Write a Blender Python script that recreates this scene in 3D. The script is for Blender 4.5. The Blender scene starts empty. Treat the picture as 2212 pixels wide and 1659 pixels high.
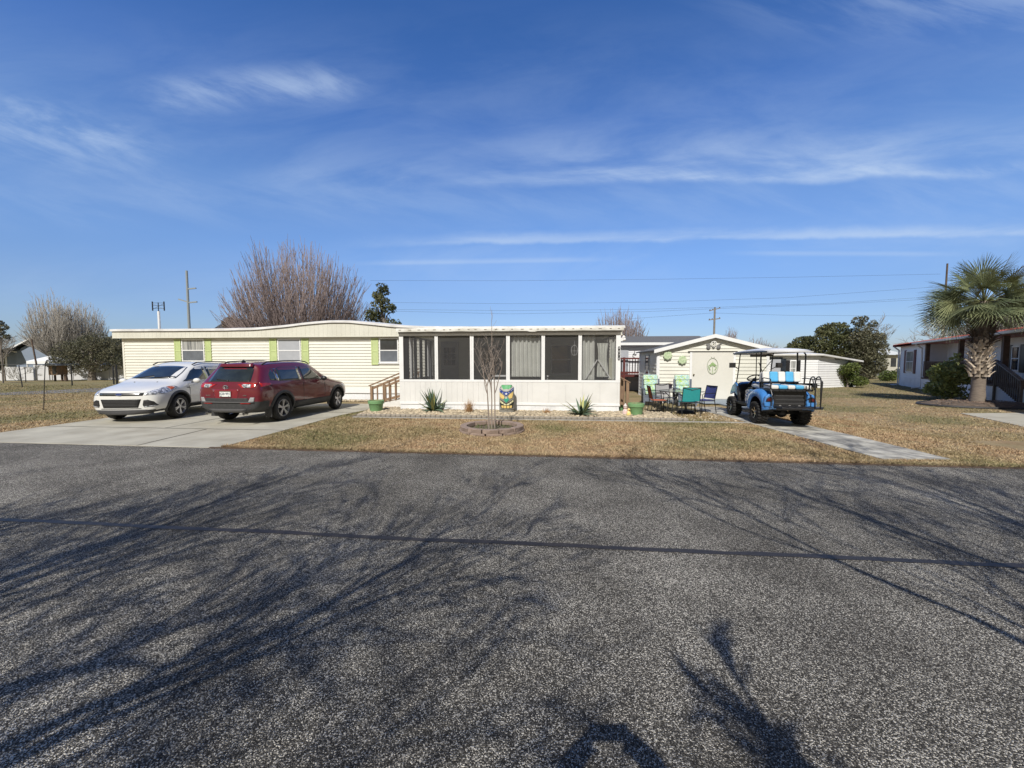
import bpy, bmesh, math, random
from mathutils import Vector, Matrix, noise as mnoise
from mathutils.bvhtree import BVHTree
R = math.radians
rnd = random.Random(7)
scene = bpy.context.scene
col = scene.collection

# ---------------------------------------------------------------- camera
CAM_H = 1.65
PITCH = math.atan(47.5/831.0)
cd = bpy.data.cameras.new("camera"); cam = bpy.data.objects.new("camera", cd); col.objects.link(cam)
cam.location = (0, 0, CAM_H); cam.rotation_euler = (R(90)-PITCH, 0, 0)
cd.sensor_fit = 'HORIZONTAL'; cd.sensor_width = 36.0; cd.lens = 36.0*831.0/2212.0
cd.clip_start = 0.05; cd.clip_end = 3000
scene.camera = cam

# ---------------------------------------------------------------- sun and sky
SUN_EL = R(44.0); SUN_AZ = R(14.5)      # the sun stands behind the camera, a little to its left
to_sun = Vector((-math.sin(SUN_AZ)*math.cos(SUN_EL), -math.cos(SUN_AZ)*math.cos(SUN_EL), math.sin(SUN_EL)))
sl = bpy.data.lights.new("sun", 'SUN'); sun = bpy.data.objects.new("sun", sl); col.objects.link(sun)
sl.energy = 4.5; sl.angle = R(0.5); sl.color = (1.0, 0.955, 0.88)
sun.rotation_euler = to_sun.to_track_quat('Z', 'Y').to_euler(); sun.location = (-10, -20, 30)
scene.view_settings.view_transform = 'Standard'; scene.view_settings.look = 'None'
scene.view_settings.exposure = 0.0; scene.view_settings.gamma = 1.0

world = bpy.data.worlds.new("World"); scene.world = world; world.use_nodes = True
wn = world.node_tree.nodes; wl = world.node_tree.links; wn.clear()
def WN(t, **k):
    n = wn.new(t)
    for a, b in k.items(): setattr(n, a, b)
    return n
def wmath(op, a, b=None, c=None, clamp=False):
    n = WN('ShaderNodeMath', operation=op); n.use_clamp = clamp
    for i, x in enumerate((a, b, c)):
        if x is None: continue
        if isinstance(x, (int, float)): n.inputs[i].default_value = x
        else: wl.new(x, n.inputs[i])
    return n.outputs[0]
def wrange(x, a, b, c=0.0, d=1.0):
    n = WN('ShaderNodeMapRange', interpolation_type='SMOOTHSTEP')
    wl.new(x, n.inputs[0])
    for i, q in enumerate((a, b, c, d)): n.inputs[i+1].default_value = q
    return n.outputs[0]
sky = WN('ShaderNodeTexSky', sky_type='NISHITA'); sky.sun_disc = False
sky.sun_elevation = SUN_EL; sky.sun_rotation = R(180)+SUN_AZ
sky.air_density = 1.0; sky.dust_density = 0.6; sky.ozone_density = 2.2
tc = WN('ShaderNodeTexCoord'); sep = WN('ShaderNodeSeparateXYZ'); wl.new(tc.outputs['Generated'], sep.inputs[0])
yy = wmath('MAXIMUM', sep.outputs[1], 0.05)
U = wmath('DIVIDE', sep.outputs[0], yy); V = wmath('DIVIDE', sep.outputs[2], yy)
front = wrange(sep.outputs[1], 0.1, 0.3)
def wnoise(su, sv, scale, detail, ang=0.0, dist=0.0, rough=0.6):
    cmb = WN('ShaderNodeCombineXYZ'); wl.new(U, cmb.inputs[0]); wl.new(V, cmb.inputs[1])
    mp = WN('ShaderNodeMapping'); mp.vector_type = 'TEXTURE'
    mp.inputs['Rotation'].default_value = (0, 0, ang); mp.inputs['Scale'].default_value = (su, sv, 1)
    wl.new(cmb.outputs[0], mp.inputs[0])
    nz = WN('ShaderNodeTexNoise'); nz.inputs['Scale'].default_value = scale; nz.inputs['Detail'].default_value = detail
    nz.inputs['Roughness'].default_value = rough; nz.inputs['Distortion'].default_value = dist
    wl.new(mp.outputs[0], nz.inputs[0]); return nz.outputs[0]
def streak(u0, v0, u1, v1, wlo, whi, amp, nz, n0, n1, wob=None, fade=0.25):
    # a wisp that follows the line (u0,v0)-(u1,v1); wlo/whi: width below and above it
    sl_ = (v1-v0)/(u1-u0)
    line = wmath('ADD', wmath('MULTIPLY', U, sl_), v0-sl_*u0)
    d = wmath('SUBTRACT', V, line)
    if wob is not None: d = wmath('ADD', d, wob)
    up = wrange(d, 0.0, whi, 1.0, 0.0); dn = wrange(d, -wlo, 0.0, 0.0, 1.0)
    m = wmath('MULTIPLY', up, dn)
    m = wmath('MULTIPLY', m, wrange(U, u0, u0+fade)); m = wmath('MULTIPLY', m, wrange(U, u1-fade, u1, 1.0, 0.0))
    m = wmath('MULTIPLY', m, wrange(nz, n0, n1))
    return wmath('MULTIPLY', m, amp)
nA = wnoise(3.0, 0.6, 5.0, 6, 0.05, 0.6); nB = wnoise(1.9, 0.42, 5.0, 8, -0.28, 0.35, .62); nC = wnoise(1.6, 0.45, 3.2, 7, 0.1, 0.4, .62)
wob = wmath('MULTIPLY', wmath('SUBTRACT', wnoise(1.0, 1.0, 3.0, 5), 0.5), 0.05)
layers = [
    streak(-0.35, 0.45, 2.6, 0.50, 0.02, 0.19, 0.52, nA, 0.32, 0.70, wob, .6),
    streak(-0.15, 0.455, 2.6, 0.50, 0.015, 0.035, 0.34, nB, 0.35, 0.70, wob, .25),
    streak(-0.50, 0.300, 2.6, 0.352, 0.012, 0.030, 0.52, nA, 0.25, 0.62, wob, .5),
    streak(-0.60, 0.27, 2.4, 0.33, 0.10, 0.10, 0.22, nC, 0.35, 0.75, wob, .6),
    streak(-0.45, 0.250, 0.30, 0.262, 0.008, 0.012, 0.26, nA, 0.2, 0.5, None, .2),
    streak(0.50, 0.278, 1.2, 0.275, 0.010, 0.010, 0.24, nA, 0.2, 0.5, None, .2),
    streak(-2.2, 0.76, -0.75, 0.52, 0.14, 0.09, 0.55, nB, 0.36, 0.68, wob, .35),
    streak(-1.0, 0.66, -0.30, 0.70, 0.07, 0.07, 0.45, nB, 0.34, 0.66, wob, .2),
    streak(-0.7, 0.48, -0.10, 0.46, 0.08, 0.10, 0.14, nC, 0.35, 0.65, wob, .2),
    streak(0.30, 0.95, 2.6, 0.92, 0.22, 0.30, 0.34, nB, 0.36, 0.70, wob, .7),
    streak(-2.6, 0.62, 2.6, 0.60, 0.34, 0.34, 0.13, nC, 0.30, 0.72, wob, .3),
    streak(-1.6, 0.40, 2.6, 0.42, 0.10, 0.12, 0.16, nB, 0.34, 0.70, wob, .5),
    streak(-2.6, 0.22, 0.6, 0.20, 0.16, 0.12, 0.16, nC, 0.15, 0.8, wob, .3),
]
tot = layers[0]
for l in layers[1:]: tot = wmath('ADD', tot, l)
tot = wmath('MULTIPLY', tot, front, clamp=True)
gm = WN('ShaderNodeGamma'); gm.inputs[1].default_value = 1.0; wl.new(sky.outputs[0], gm.inputs[0])
hs = WN('ShaderNodeHueSaturation'); hs.inputs['Hue'].default_value = 0.5; hs.inputs['Saturation'].default_value = 1.0; hs.inputs['Value'].default_value = 2.0
tint = WN('ShaderNodeValToRGB'); te = tint.color_ramp.elements
te[0].position = 0.0; te[0].color = (.36, .38, .50, 1); te[1].position = 0.85; te[1].color = (.26, .46, .82, 1)
for p_, c_ in ((.06, (.36, .415, .56, 1)), (.14, (.385, .45, .60, 1)), (.24, (.45, .55, .72, 1)), (.36, (.48, .61, .80, 1)), (.50, (.35, .53, .82, 1)), (.64, (.25, .46, .76, 1))):
    q_ = te.new(p_); q_.color = c_
wl.new(sep.outputs[2], tint.inputs[0])
mt = WN('ShaderNodeMix', data_type='RGBA'); mt.blend_type = 'MULTIPLY'; mt.inputs[0].default_value = 1.0; wl.new(gm.outputs[0], mt.inputs[6]); wl.new(tint.outputs[0], mt.inputs[7])
wl.new(mt.outputs[2], hs.inputs['Color'])
back = WN('ShaderNodeMix', data_type='RGBA'); back.blend_type = 'MULTIPLY'; back.inputs[0].default_value = 1.0; wl.new(sky.outputs[0], back.inputs[6]); back.inputs[7].default_value = (.66, .52, .36, 1)  # sky behind the camera: added warm, dim tint to cut blue fill in shade
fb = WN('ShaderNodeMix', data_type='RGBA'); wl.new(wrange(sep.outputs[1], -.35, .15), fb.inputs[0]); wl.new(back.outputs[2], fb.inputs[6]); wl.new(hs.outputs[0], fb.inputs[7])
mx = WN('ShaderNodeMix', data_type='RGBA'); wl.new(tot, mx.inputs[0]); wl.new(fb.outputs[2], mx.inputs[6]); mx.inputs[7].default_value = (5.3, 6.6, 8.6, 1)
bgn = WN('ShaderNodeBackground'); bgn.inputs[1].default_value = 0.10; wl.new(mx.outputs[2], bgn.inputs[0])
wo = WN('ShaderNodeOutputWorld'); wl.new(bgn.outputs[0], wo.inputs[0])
scene.view_settings.exposure = 0.06

# ---------------------------------------------------------------- projection helpers (photo px in a 2212 x 1659 frame)
F_ = 831.0; cp, sp = math.cos(PITCH), math.sin(PITCH)
def ray(px, py):
    dx = (px-1106)/F_; dz = -(py-829.5)/F_
    return Vector((dx, cp+dz*sp, -sp+dz*cp))
def gp(px, py, z=0.0):
    r = ray(px, py); t = (z-CAM_H)/r.z
    return Vector((r.x*t, r.y*t, z))
def at(px, py, Y):
    r = ray(px, py); t = Y/r.y
    return Vector((r.x*t, Y, CAM_H+r.z*t))
class Frame:
    def __init__(s, o, th):
        s.o = Vector((o[0], o[1], 0)); s.th = th
        s.eu = Vector((math.cos(th), math.sin(th), 0)); s.ev = Vector((-math.sin(th), math.cos(th), 0))
    def pl(s, px, py, v):
        r = ray(px, py); c = Vector((0, 0, CAM_H))-s.o
        t = (v-c.dot(s.ev))/r.dot(s.ev); p = c+r*t
        return p.dot(s.eu), p.z
    def u(s, px, v): return s.pl(px, 782, v)[0]
    def z(s, px, py, v): return s.pl(px, py, v)[1]
    def w(s, u, v, z=0.0): return s.o+s.eu*u+s.ev*v+Vector((0, 0, z))
    def loc(s, p):
        d = Vector((p[0], p[1], 0))-s.o; return d.dot(s.eu), d.dot(s.ev)
HF = Frame((0, 12.28), math.atan(-0.095))

# ---------------------------------------------------------------- objects
def tag(o, label=None, cat=None, group=None, kind=None):
    if label: o['label'] = label
    if cat: o['category'] = cat
    if group: o['group'] = group
    if kind: o['kind'] = kind
    return o
def thing(name, label, cat, loc=(0, 0, 0), rz=0.0, group=None, kind=None):
    o = bpy.data.objects.new(name, None); col.objects.link(o); o.empty_display_size = .2
    o.location = loc; o.rotation_euler = (0, 0, rz)
    return tag(o, label, cat, group, kind)
def kids(o): return [c for c in bpy.data.objects if c.parent == o]
def copy_tree(o, parent=None):
    c = o.copy(); col.objects.link(c); c.parent = parent
    for k in kids(o): copy_tree(k, c)
    return c

class MB:
    def __init__(s): s.v = []; s.f = []; s.m = []; s.cur = 0
    def add(s, vs, fs):
        b = len(s.v); s.v.extend([tuple(x) for x in vs]); s.f.extend([tuple(b+i for i in f) for f in fs]); s.m.extend([s.cur]*len(fs)); return s
    def box(s, x0, x1, y0, y1, z0, z1):
        return s.add([(x0,y0,z0),(x1,y0,z0),(x1,y1,z0),(x0,y1,z0),(x0,y0,z1),(x1,y0,z1),(x1,y1,z1),(x0,y1,z1)],
                     [(0,3,2,1),(4,5,6,7),(0,1,5,4),(1,2,6,5),(2,3,7,6),(3,0,4,7)])
    def obox(s, c, size, M=None):
        c = Vector(c); hx, hy, hz = [q/2 for q in size]; M = M or Matrix.Identity(3)
        vs = [c+M@Vector((x*hx, y*hy, z*hz)) for z in (-1, 1) for x, y in ((-1,-1),(1,-1),(1,1),(-1,1))]
        return s.add(vs, [(0,3,2,1),(4,5,6,7),(0,1,5,4),(1,2,6,5),(2,3,7,6),(3,0,4,7)])
    def bar(s, a, b, w, d, up=(0, 0, 1)):       # rectangular bar from a to b, w across, d along 'up'
        a = Vector(a); b = Vector(b); t = (b-a); L = t.length; t.normalize(); upv = Vector(up)
        if abs(t.dot(upv)) > .98: upv = Vector((0, 1, 0))
        x = t.cross(upv).normalized(); y = x.cross(t).normalized()
        M = Matrix((x, t, y)).transposed()
        return s.obox((a+b)/2, (w, L, d), M)
    def path(s, pts, rs, n=6, cap=True, closed=False):
        pts = [Vector(p) for p in pts]; N = len(pts)
        if not hasattr(rs, '__len__'): rs = [rs]*N
        t0 = (pts[1]-pts[0]).normalized()
        ref = Vector((0, 0, 1)) if abs(t0.z) < .9 else Vector((1, 0, 0))
        x = t0.cross(ref).normalized(); vs = []
        for i, p in enumerate(pts):
            if closed: t = (pts[(i+1) % N]-pts[i-1]).normalized()
            elif i == 0: t = t0
            elif i == N-1: t = (pts[i]-pts[i-1]).normalized()
            else: t = ((pts[i+1]-pts[i]).normalized()+(pts[i]-pts[i-1]).normalized()).normalized()
            if t.length < .5: t = t0
            x = (x-t*x.dot(t)).normalized(); y = t.cross(x)
            for k in range(n):
                a = 2*math.pi*k/n; vs.append(p+(x*math.cos(a)+y*math.sin(a))*rs[i])
        fs = []
        for i in range(N if closed else N-1):
            j = (i+1) % N
            for k in range(n):
                k2 = (k+1) % n; fs.append((i*n+k, i*n+k2, j*n+k2, j*n+k))
        if cap and not closed:
            fs.append(tuple(range(n-1, -1, -1))); fs.append(tuple((N-1)*n+k for k in range(n)))
        return s.add(vs, fs)
    def tube(s, a, b, r0, r1=None, n=6): return s.path([a, b], [r0, r0 if r1 is None else r1], n)
    def lathe(s, prof, n=24, c=(0, 0, 0), M=None, cap=True):
        c = Vector(c); M = M or Matrix.Identity(3); vs = []; fs = []
        for r, z in prof:
            for k in range(n):
                a = 2*math.pi*k/n; vs.append(c+M@Vector((r*math.cos(a), r*math.sin(a), z)))
        for i in range(len(prof)-1):
            for k in range(n):
                k2 = (k+1) % n; fs.append((i*n+k, i*n+k2, (i+1)*n+k2, (i+1)*n+k))
        if cap:
            if prof[0][0] > 1e-4: fs.append(tuple(range(n-1, -1, -1)))
            if prof[-1][0] > 1e-4: fs.append(tuple((len(prof)-1)*n+k for k in range(n)))
        return s.add(vs, fs)
    def prism(s, poly, a, b, axis='y'):         # poly in the two other axes, extruded from a to b
        n = len(poly)
        def P(p, q): return (p[0], q, p[1]) if axis == 'y' else ((q, p[0], p[1]) if axis == 'x' else (p[0], p[1], q))
        vs = [P(p, a) for p in poly]+[P(p, b) for p in poly]
        fs = [tuple(range(n-1, -1, -1)), tuple(range(n, 2*n))]+[(i, (i+1) % n, n+(i+1) % n, n+i) for i in range(n)]
        return s.add(vs, fs)
    def grid(s, nu, nv, fn):
        vs = [fn(i/(nu), j/(nv)) for j in range(nv+1) for i in range(nu+1)]
        fs = [(j*(nu+1)+i, j*(nu+1)+i+1, (j+1)*(nu+1)+i+1, (j+1)*(nu+1)+i) for j in range(nv) for i in range(nu)]
        return s.add(vs, fs)
    def sphere(s, c, r, n=12, m=8, sc=(1, 1, 1)):
        c = Vector(c); vs = [c+Vector((0, 0, -r*sc[2]))]; fs = []
        for j in range(1, m):
            p = -math.pi/2+math.pi*j/m
            for k in range(n):
                a = 2*math.pi*k/n; vs.append(c+Vector((r*sc[0]*math.cos(p)*math.cos(a), r*sc[1]*math.cos(p)*math.sin(a), r*sc[2]*math.sin(p))))
        vs.append(c+Vector((0, 0, r*sc[2])))
        for k in range(n): fs.append((0, 1+(k+1) % n, 1+k))
        for j in range(m-2):
            for k in range(n): fs.append((1+j*n+k, 1+j*n+(k+1) % n, 1+(j+1)*n+(k+1) % n, 1+(j+1)*n+k))
        L = len(vs)-1
        for k in range(n): fs.append((1+(m-2)*n+k, 1+(m-2)*n+(k+1) % n, L))
        return s.add(vs, fs)
    def build(s, name, mat, parent=None, smooth=False, bevel=0.0, loc=None, rot=None, fixn=True, sub=0):
        me = bpy.data.meshes.new(name); me.from_pydata(s.v, [], s.f)
        mats = mat if isinstance(mat, (list, tuple)) else [mat]
        for m in mats: me.materials.append(m)
        if len(mats) > 1: me.polygons.foreach_set('material_index', s.m)
        if fixn and len(s.f) < 60000:
            bm = bmesh.new(); bm.from_mesh(me); bmesh.ops.recalc_face_normals(bm, faces=bm.faces); bm.to_mesh(me); bm.free()
        me.update()
        if smooth:
            me.polygons.foreach_set('use_smooth', [True]*len(me.polygons))
            if smooth != 2: me.set_sharp_from_angle(angle=R(40))
        o = bpy.data.objects.new(name, me); col.objects.link(o)
        if parent: o.parent = parent
        if loc is not None: o.location = loc
        if rot is not None: o.rotation_euler = rot
        if sub: md = o.modifiers.new('s', 'SUBSURF'); md.levels = md.render_levels = sub
        if bevel: md = o.modifiers.new('b', 'BEVEL'); md.width = bevel; md.segments = 2; md.limit_method = 'ANGLE'; md.angle_limit = R(40)
        return o

# ---------------------------------------------------------------- materials
MATS = {}
def new_mat(name):
    m = bpy.data.materials.new(name); m.use_nodes = True; nt = m.node_tree
    return m, nt, nt.nodes['Principled BSDF']
def pm(name, c, c2=None, scale=8.0, rough=.6, bump=0.0, bscale=None, metal=0.0, spec=.4, island=0.0, coat=0.0, stretch=None, contrast=(.35, .65), dirt=0.0):
    if name in MATS: return MATS[name]
    m, nt, b = new_mat(name); N = nt.nodes; L = nt.links
    b.inputs['Roughness'].default_value = rough; b.inputs['Metallic'].default_value = metal
    b.inputs['Specular IOR Level'].default_value = spec; b.inputs['Coat Weight'].default_value = coat; b.inputs['Coat Roughness'].default_value = .05
    tcn = N.new('ShaderNodeTexCoord'); vec = tcn.outputs['Object']
    if stretch:
        mp = N.new('ShaderNodeMapping'); mp.inputs['Scale'].default_value = stretch; L.new(vec, mp.inputs[0]); vec = mp.outputs[0]
    nz = N.new('ShaderNodeTexNoise'); nz.inputs['Scale'].default_value = scale; nz.inputs['Detail'].default_value = 6; nz.inputs['Roughness'].default_value = .62
    L.new(vec, nz.inputs[0])
    if c2 is None: c2 = tuple(q*.86 for q in c)
    mr = N.new('ShaderNodeMapRange'); mr.inputs[1].default_value, mr.inputs[2].default_value = contrast; L.new(nz.outputs[0], mr.inputs[0])
    mix = N.new('ShaderNodeMix'); mix.data_type = 'RGBA'; mix.inputs[6].default_value = (*c, 1); mix.inputs[7].default_value = (*c2, 1)
    L.new(mr.outputs[0], mix.inputs[0]); outc = mix.outputs[2]
    if dirt:
        nd = N.new('ShaderNodeTexNoise'); nd.inputs['Scale'].default_value = 1.3; nd.inputs['Detail'].default_value = 8; L.new(tcn.outputs['Object'], nd.inputs[0])
        md = N.new('ShaderNodeMapRange'); md.inputs[1].default_value = .45; md.inputs[2].default_value = .75; md.inputs[4].default_value = dirt; L.new(nd.outputs[0], md.inputs[0])
        mx2 = N.new('ShaderNodeMix'); mx2.data_type = 'RGBA'; mx2.inputs[7].default_value = (.22, .19, .14, 1); L.new(md.outputs[0], mx2.inputs[0]); L.new(outc, mx2.inputs[6]); outc = mx2.outputs[2]
    if island:
        g = N.new('ShaderNodeNewGeometry'); h = N.new('ShaderNodeHueSaturation')
        mrr = N.new('ShaderNodeMapRange'); mrr.inputs[3].default_value = 1-island; mrr.inputs[4].default_value = 1+island
        L.new(g.outputs['Random Per Island'], mrr.inputs[0]); L.new(mrr.outputs[0], h.inputs['Value']); L.new(outc, h.inputs['Color']); outc = h.outputs[0]
    L.new(outc, b.inputs['Base Color'])
    if bump:
        nb = N.new('ShaderNodeTexNoise'); nb.inputs['Scale'].default_value = bscale or scale*6; nb.inputs['Detail'].default_value = 5; L.new(vec, nb.inputs[0])
        bp = N.new('ShaderNodeBump'); bp.inputs['Strength'].default_value = bump; bp.inputs['Distance'].default_value = .01; L.new(nb.outputs[0], bp.inputs['Height']); L.new(bp.outputs[0], b.inputs['Normal'])
    MATS[name] = m; return m
def leafmat(name, c, c2, island=.35, scale=1.5, trans=.25, rough=.55):
    if name in MATS: return MATS[name]
    m = pm(name, c, c2, scale=scale, rough=rough, island=island, spec=.3); nt = m.node_tree; b = nt.nodes['Principled BSDF']
    out = [n for n in nt.nodes if n.type == 'OUTPUT_MATERIAL'][0]
    tr = nt.nodes.new('ShaderNodeBsdfTranslucent'); ms = nt.nodes.new('ShaderNodeMixShader'); ms.inputs[0].default_value = trans
    src = b.inputs['Base Color'].links[0].from_socket; nt.links.new(src, tr.inputs[0])
    nt.links.new(b.outputs[0], ms.inputs[1]); nt.links.new(tr.outputs[0], ms.inputs[2]); nt.links.new(ms.outputs[0], out.inputs[0])
    return m
def screenmat(name, c, solid):
    m, nt, b = new_mat(name); out = [n for n in nt.nodes if n.type == 'OUTPUT_MATERIAL'][0]
    b.inputs['Base Color'].default_value = (*c, 1); b.inputs['Roughness'].default_value = .7; b.inputs['Specular IOR Level'].default_value = .2
    nz = nt.nodes.new('ShaderNodeTexNoise'); nz.inputs['Scale'].default_value = 3.0; nz.inputs['Detail'].default_value = 4
    tcn = nt.nodes.new('ShaderNodeTexCoord'); nt.links.new(tcn.outputs['Object'], nz.inputs[0])
    mr = nt.nodes.new('ShaderNodeMapRange'); mr.inputs[3].default_value = solid-.06; mr.inputs[4].default_value = solid+.06; nt.links.new(nz.outputs[0], mr.inputs[0])
    tr = nt.nodes.new('ShaderNodeBsdfTransparent'); ms = nt.nodes.new('ShaderNodeMixShader'); nt.links.new(mr.outputs[0], ms.inputs[0])
    nt.links.new(tr.outputs[0], ms.inputs[1]); nt.links.new(b.outputs[0], ms.inputs[2]); nt.links.new(ms.outputs[0], out.inputs[0])
    return m
def glassmat(name, tint=(.02, .025, .03), alpha=.25, rough=.03):
    m, nt, b = new_mat(name); out = [n for n in nt.nodes if n.type == 'OUTPUT_MATERIAL'][0]
    b.inputs['Base Color'].default_value = (*tint, 1); b.inputs['Roughness'].default_value = rough; b.inputs['Specular IOR Level'].default_value = .6
    tr = nt.nodes.new('ShaderNodeBsdfTransparent'); tr.inputs[0].default_value = (.94, .95, .95, 1); ms = nt.nodes.new('ShaderNodeMixShader'); ms.inputs[0].default_value = 1-alpha
    nt.links.new(tr.outputs[0], ms.inputs[1]); nt.links.new(b.outputs[0], ms.inputs[2]); nt.links.new(ms.outputs[0], out.inputs[0])
    return m
def emis(name, c):
    m, nt, b = new_mat(name); b.inputs['Base Color'].default_value = (*c, 1); return m

white = pm('white_paint', (.80, .80, .78), (.72, .72, .69), 3, .45, dirt=.15)
white_clean = pm('white_vinyl', (.82, .83, .84), (.76, .77, .78), 4, .4)
white_rib = pm('white_skirting', (.80, .82, .85), (.72, .74, .77), 2.5, .5, dirt=.12)
cream = pm('cream_siding', (.76, .755, .685), (.715, .71, .645), 1.4, .5, stretch=(1, 1, 3), dirt=.10)
cream_v = pm('cream_panel', (.69, .685, .61), (.64, .635, .56), 2, .5, dirt=.12)
offwhite_panel = pm('offwhite_panel', (.75, .75, .74), (.70, .70, .69), 2, .5, dirt=.12)
limegreen = pm('lime_shutter', (.52, .61, .29), (.47, .56, .26), 5, .5)
blackm = pm('black_metal', (.018, .018, .02), (.03, .03, .032), 20, .35, spec=.5)
rubber = pm('tyre_rubber', (.02, .02, .021), (.032, .031, .03), 25, .8, .3, 120)
plastic = pm('dark_plastic', (.035, .036, .038), (.05, .05, .052), 12, .55)
chrome = pm('chrome_metal', (.75, .75, .76), (.6, .6, .6), 20, .18, metal=1.0)
silver = pm('alloy_silver', (.50, .50, .52), (.4, .4, .42), 14, .3, metal=.7)
woodb = pm('weathered_wood', (.30, .20, .125), (.20, .13, .085), 5, .8, .4, 40, stretch=(1, 1, .35), island=.15)
wooddark = pm('dark_wood', (.13, .09, .065), (.08, .055, .042), 5, .8, .4, 40, island=.15)
maroon = pm('maroon_wood', (.13, .03, .025), (.09, .02, .018), 6, .6)
terra = pm('green_planter', (.20, .37, .18), (.17, .33, .15), 6, .55)
# ================================================================ GROUND
def ground_mat(name, blade=False):
    m, nt, b = new_mat(name); N = nt.nodes; L = nt.links
    b.inputs['Roughness'].default_value = .9; b.inputs['Specular IOR Level'].default_value = .15
    t = N.new('ShaderNodeTexCoord'); v = t.outputs['Object']
    def nz(s, d=5, r=.6):
        n = N.new('ShaderNodeTexNoise'); n.inputs['Scale'].default_value = s; n.inputs['Detail'].default_value = d; n.inputs['Roughness'].default_value = r; L.new(v, n.inputs[0]); return n.outputs[0]
    def mr(x, a, b_):
        n = N.new('ShaderNodeMapRange'); n.inputs[1].default_value = a; n.inputs[2].default_value = b_; L.new(x, n.inputs[0]); return n.outputs[0]
    def mix(f, a, c):
        n = N.new('ShaderNodeMix'); n.data_type = 'RGBA'
        for i, q in ((0, f), (6, a), (7, c)):
            if isinstance(q, tuple): n.inputs[i].default_value = (*q, 1)
            elif isinstance(q, float): n.inputs[i].default_value = q
            else: L.new(q, n.inputs[i])
        return n.outputs[2]
    c = mix(mr(nz(.55), .38, .62), (.43, .32, .195), (.36, .29, .175))
    c = mix(mr(nz(2.4, 6), .42, .62), c, (.37, .255, .155))
    g = mr(nz(.30, 4, .55), .47, .62)
    sx = N.new('ShaderNodeSeparateXYZ'); L.new(v, sx.inputs[0])
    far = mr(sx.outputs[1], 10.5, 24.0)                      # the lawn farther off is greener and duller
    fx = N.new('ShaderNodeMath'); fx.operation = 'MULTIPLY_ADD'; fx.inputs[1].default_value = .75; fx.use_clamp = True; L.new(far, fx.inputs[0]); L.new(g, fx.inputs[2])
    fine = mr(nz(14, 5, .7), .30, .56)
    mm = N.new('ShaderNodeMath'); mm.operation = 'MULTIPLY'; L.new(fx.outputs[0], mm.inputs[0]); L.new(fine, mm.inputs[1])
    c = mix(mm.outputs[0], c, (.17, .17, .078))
    c = mix(mr(nz(60, 3, .8), .50, .75), c, (.16, .11, .06)) if not blade else c
    if blade:
        gg = N.new('ShaderNodeNewGeometry'); h = N.new('ShaderNodeHueSaturation'); q = N.new('ShaderNodeMapRange')
        q.inputs[3].default_value = .62; q.inputs[4].default_value = 1.5; L.new(gg.outputs['Random Per Island'], q.inputs[0]); L.new(q.outputs[0], h.inputs['Value']); L.new(c, h.inputs['Color']); c = h.outputs[0]
    L.new(c, b.inputs['Base Color'])
    if not blade:
        bp = N.new('ShaderNodeBump'); bp.inputs['Strength'].default_value = .8; bp.inputs['Distance'].default_value = .03
        L.new(nz(45, 6, .75), bp.inputs['Height']); L.new(bp.outputs[0], b.inputs['Normal'])
    return m
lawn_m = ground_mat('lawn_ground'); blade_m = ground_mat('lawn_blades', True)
RE = lambda x: 6.69-0.105*x          # far edge of the road
RN = lambda x: 0.05-0.095*x          # near edge
def inpoly(x, y, P):
    c = False; n = len(P)
    for i in range(n):
        (x0, y0), (x1, y1) = P[i], P[i-1]
        if (y0 > y) != (y1 > y) and x < (x1-x0)*(y-y0)/(y1-y0)+x0: c = not c
    return c
g = MB()
xs = [-700, -200, -90, -60]+[-45+i*2.0 for i in range(46)]+[60, 90, 200, 700]; ys = [-500, -60, -20]+[-8+i*1.5 for i in range(38)]+[62, 90, 200, 900]
g.v = [(x, y, (.012*mnoise.noise(Vector((x*.4, y*.4, 0))) if 12 < y < 45 and abs(x) < 40 else 0)-.0) for y in ys for x in xs]
nx = len(xs); g.f = [(j*nx+i, j*nx+i+1, (j+1)*nx+i+1, (j+1)*nx+i) for j in range(len(ys)-1) for i in range(nx-1)]; g.m = [0]*len(g.f)
o = g.build('ground', lawn_m); tag(o, 'wide dormant tan and green lawn around the homes', 'ground', kind='structure')

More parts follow.
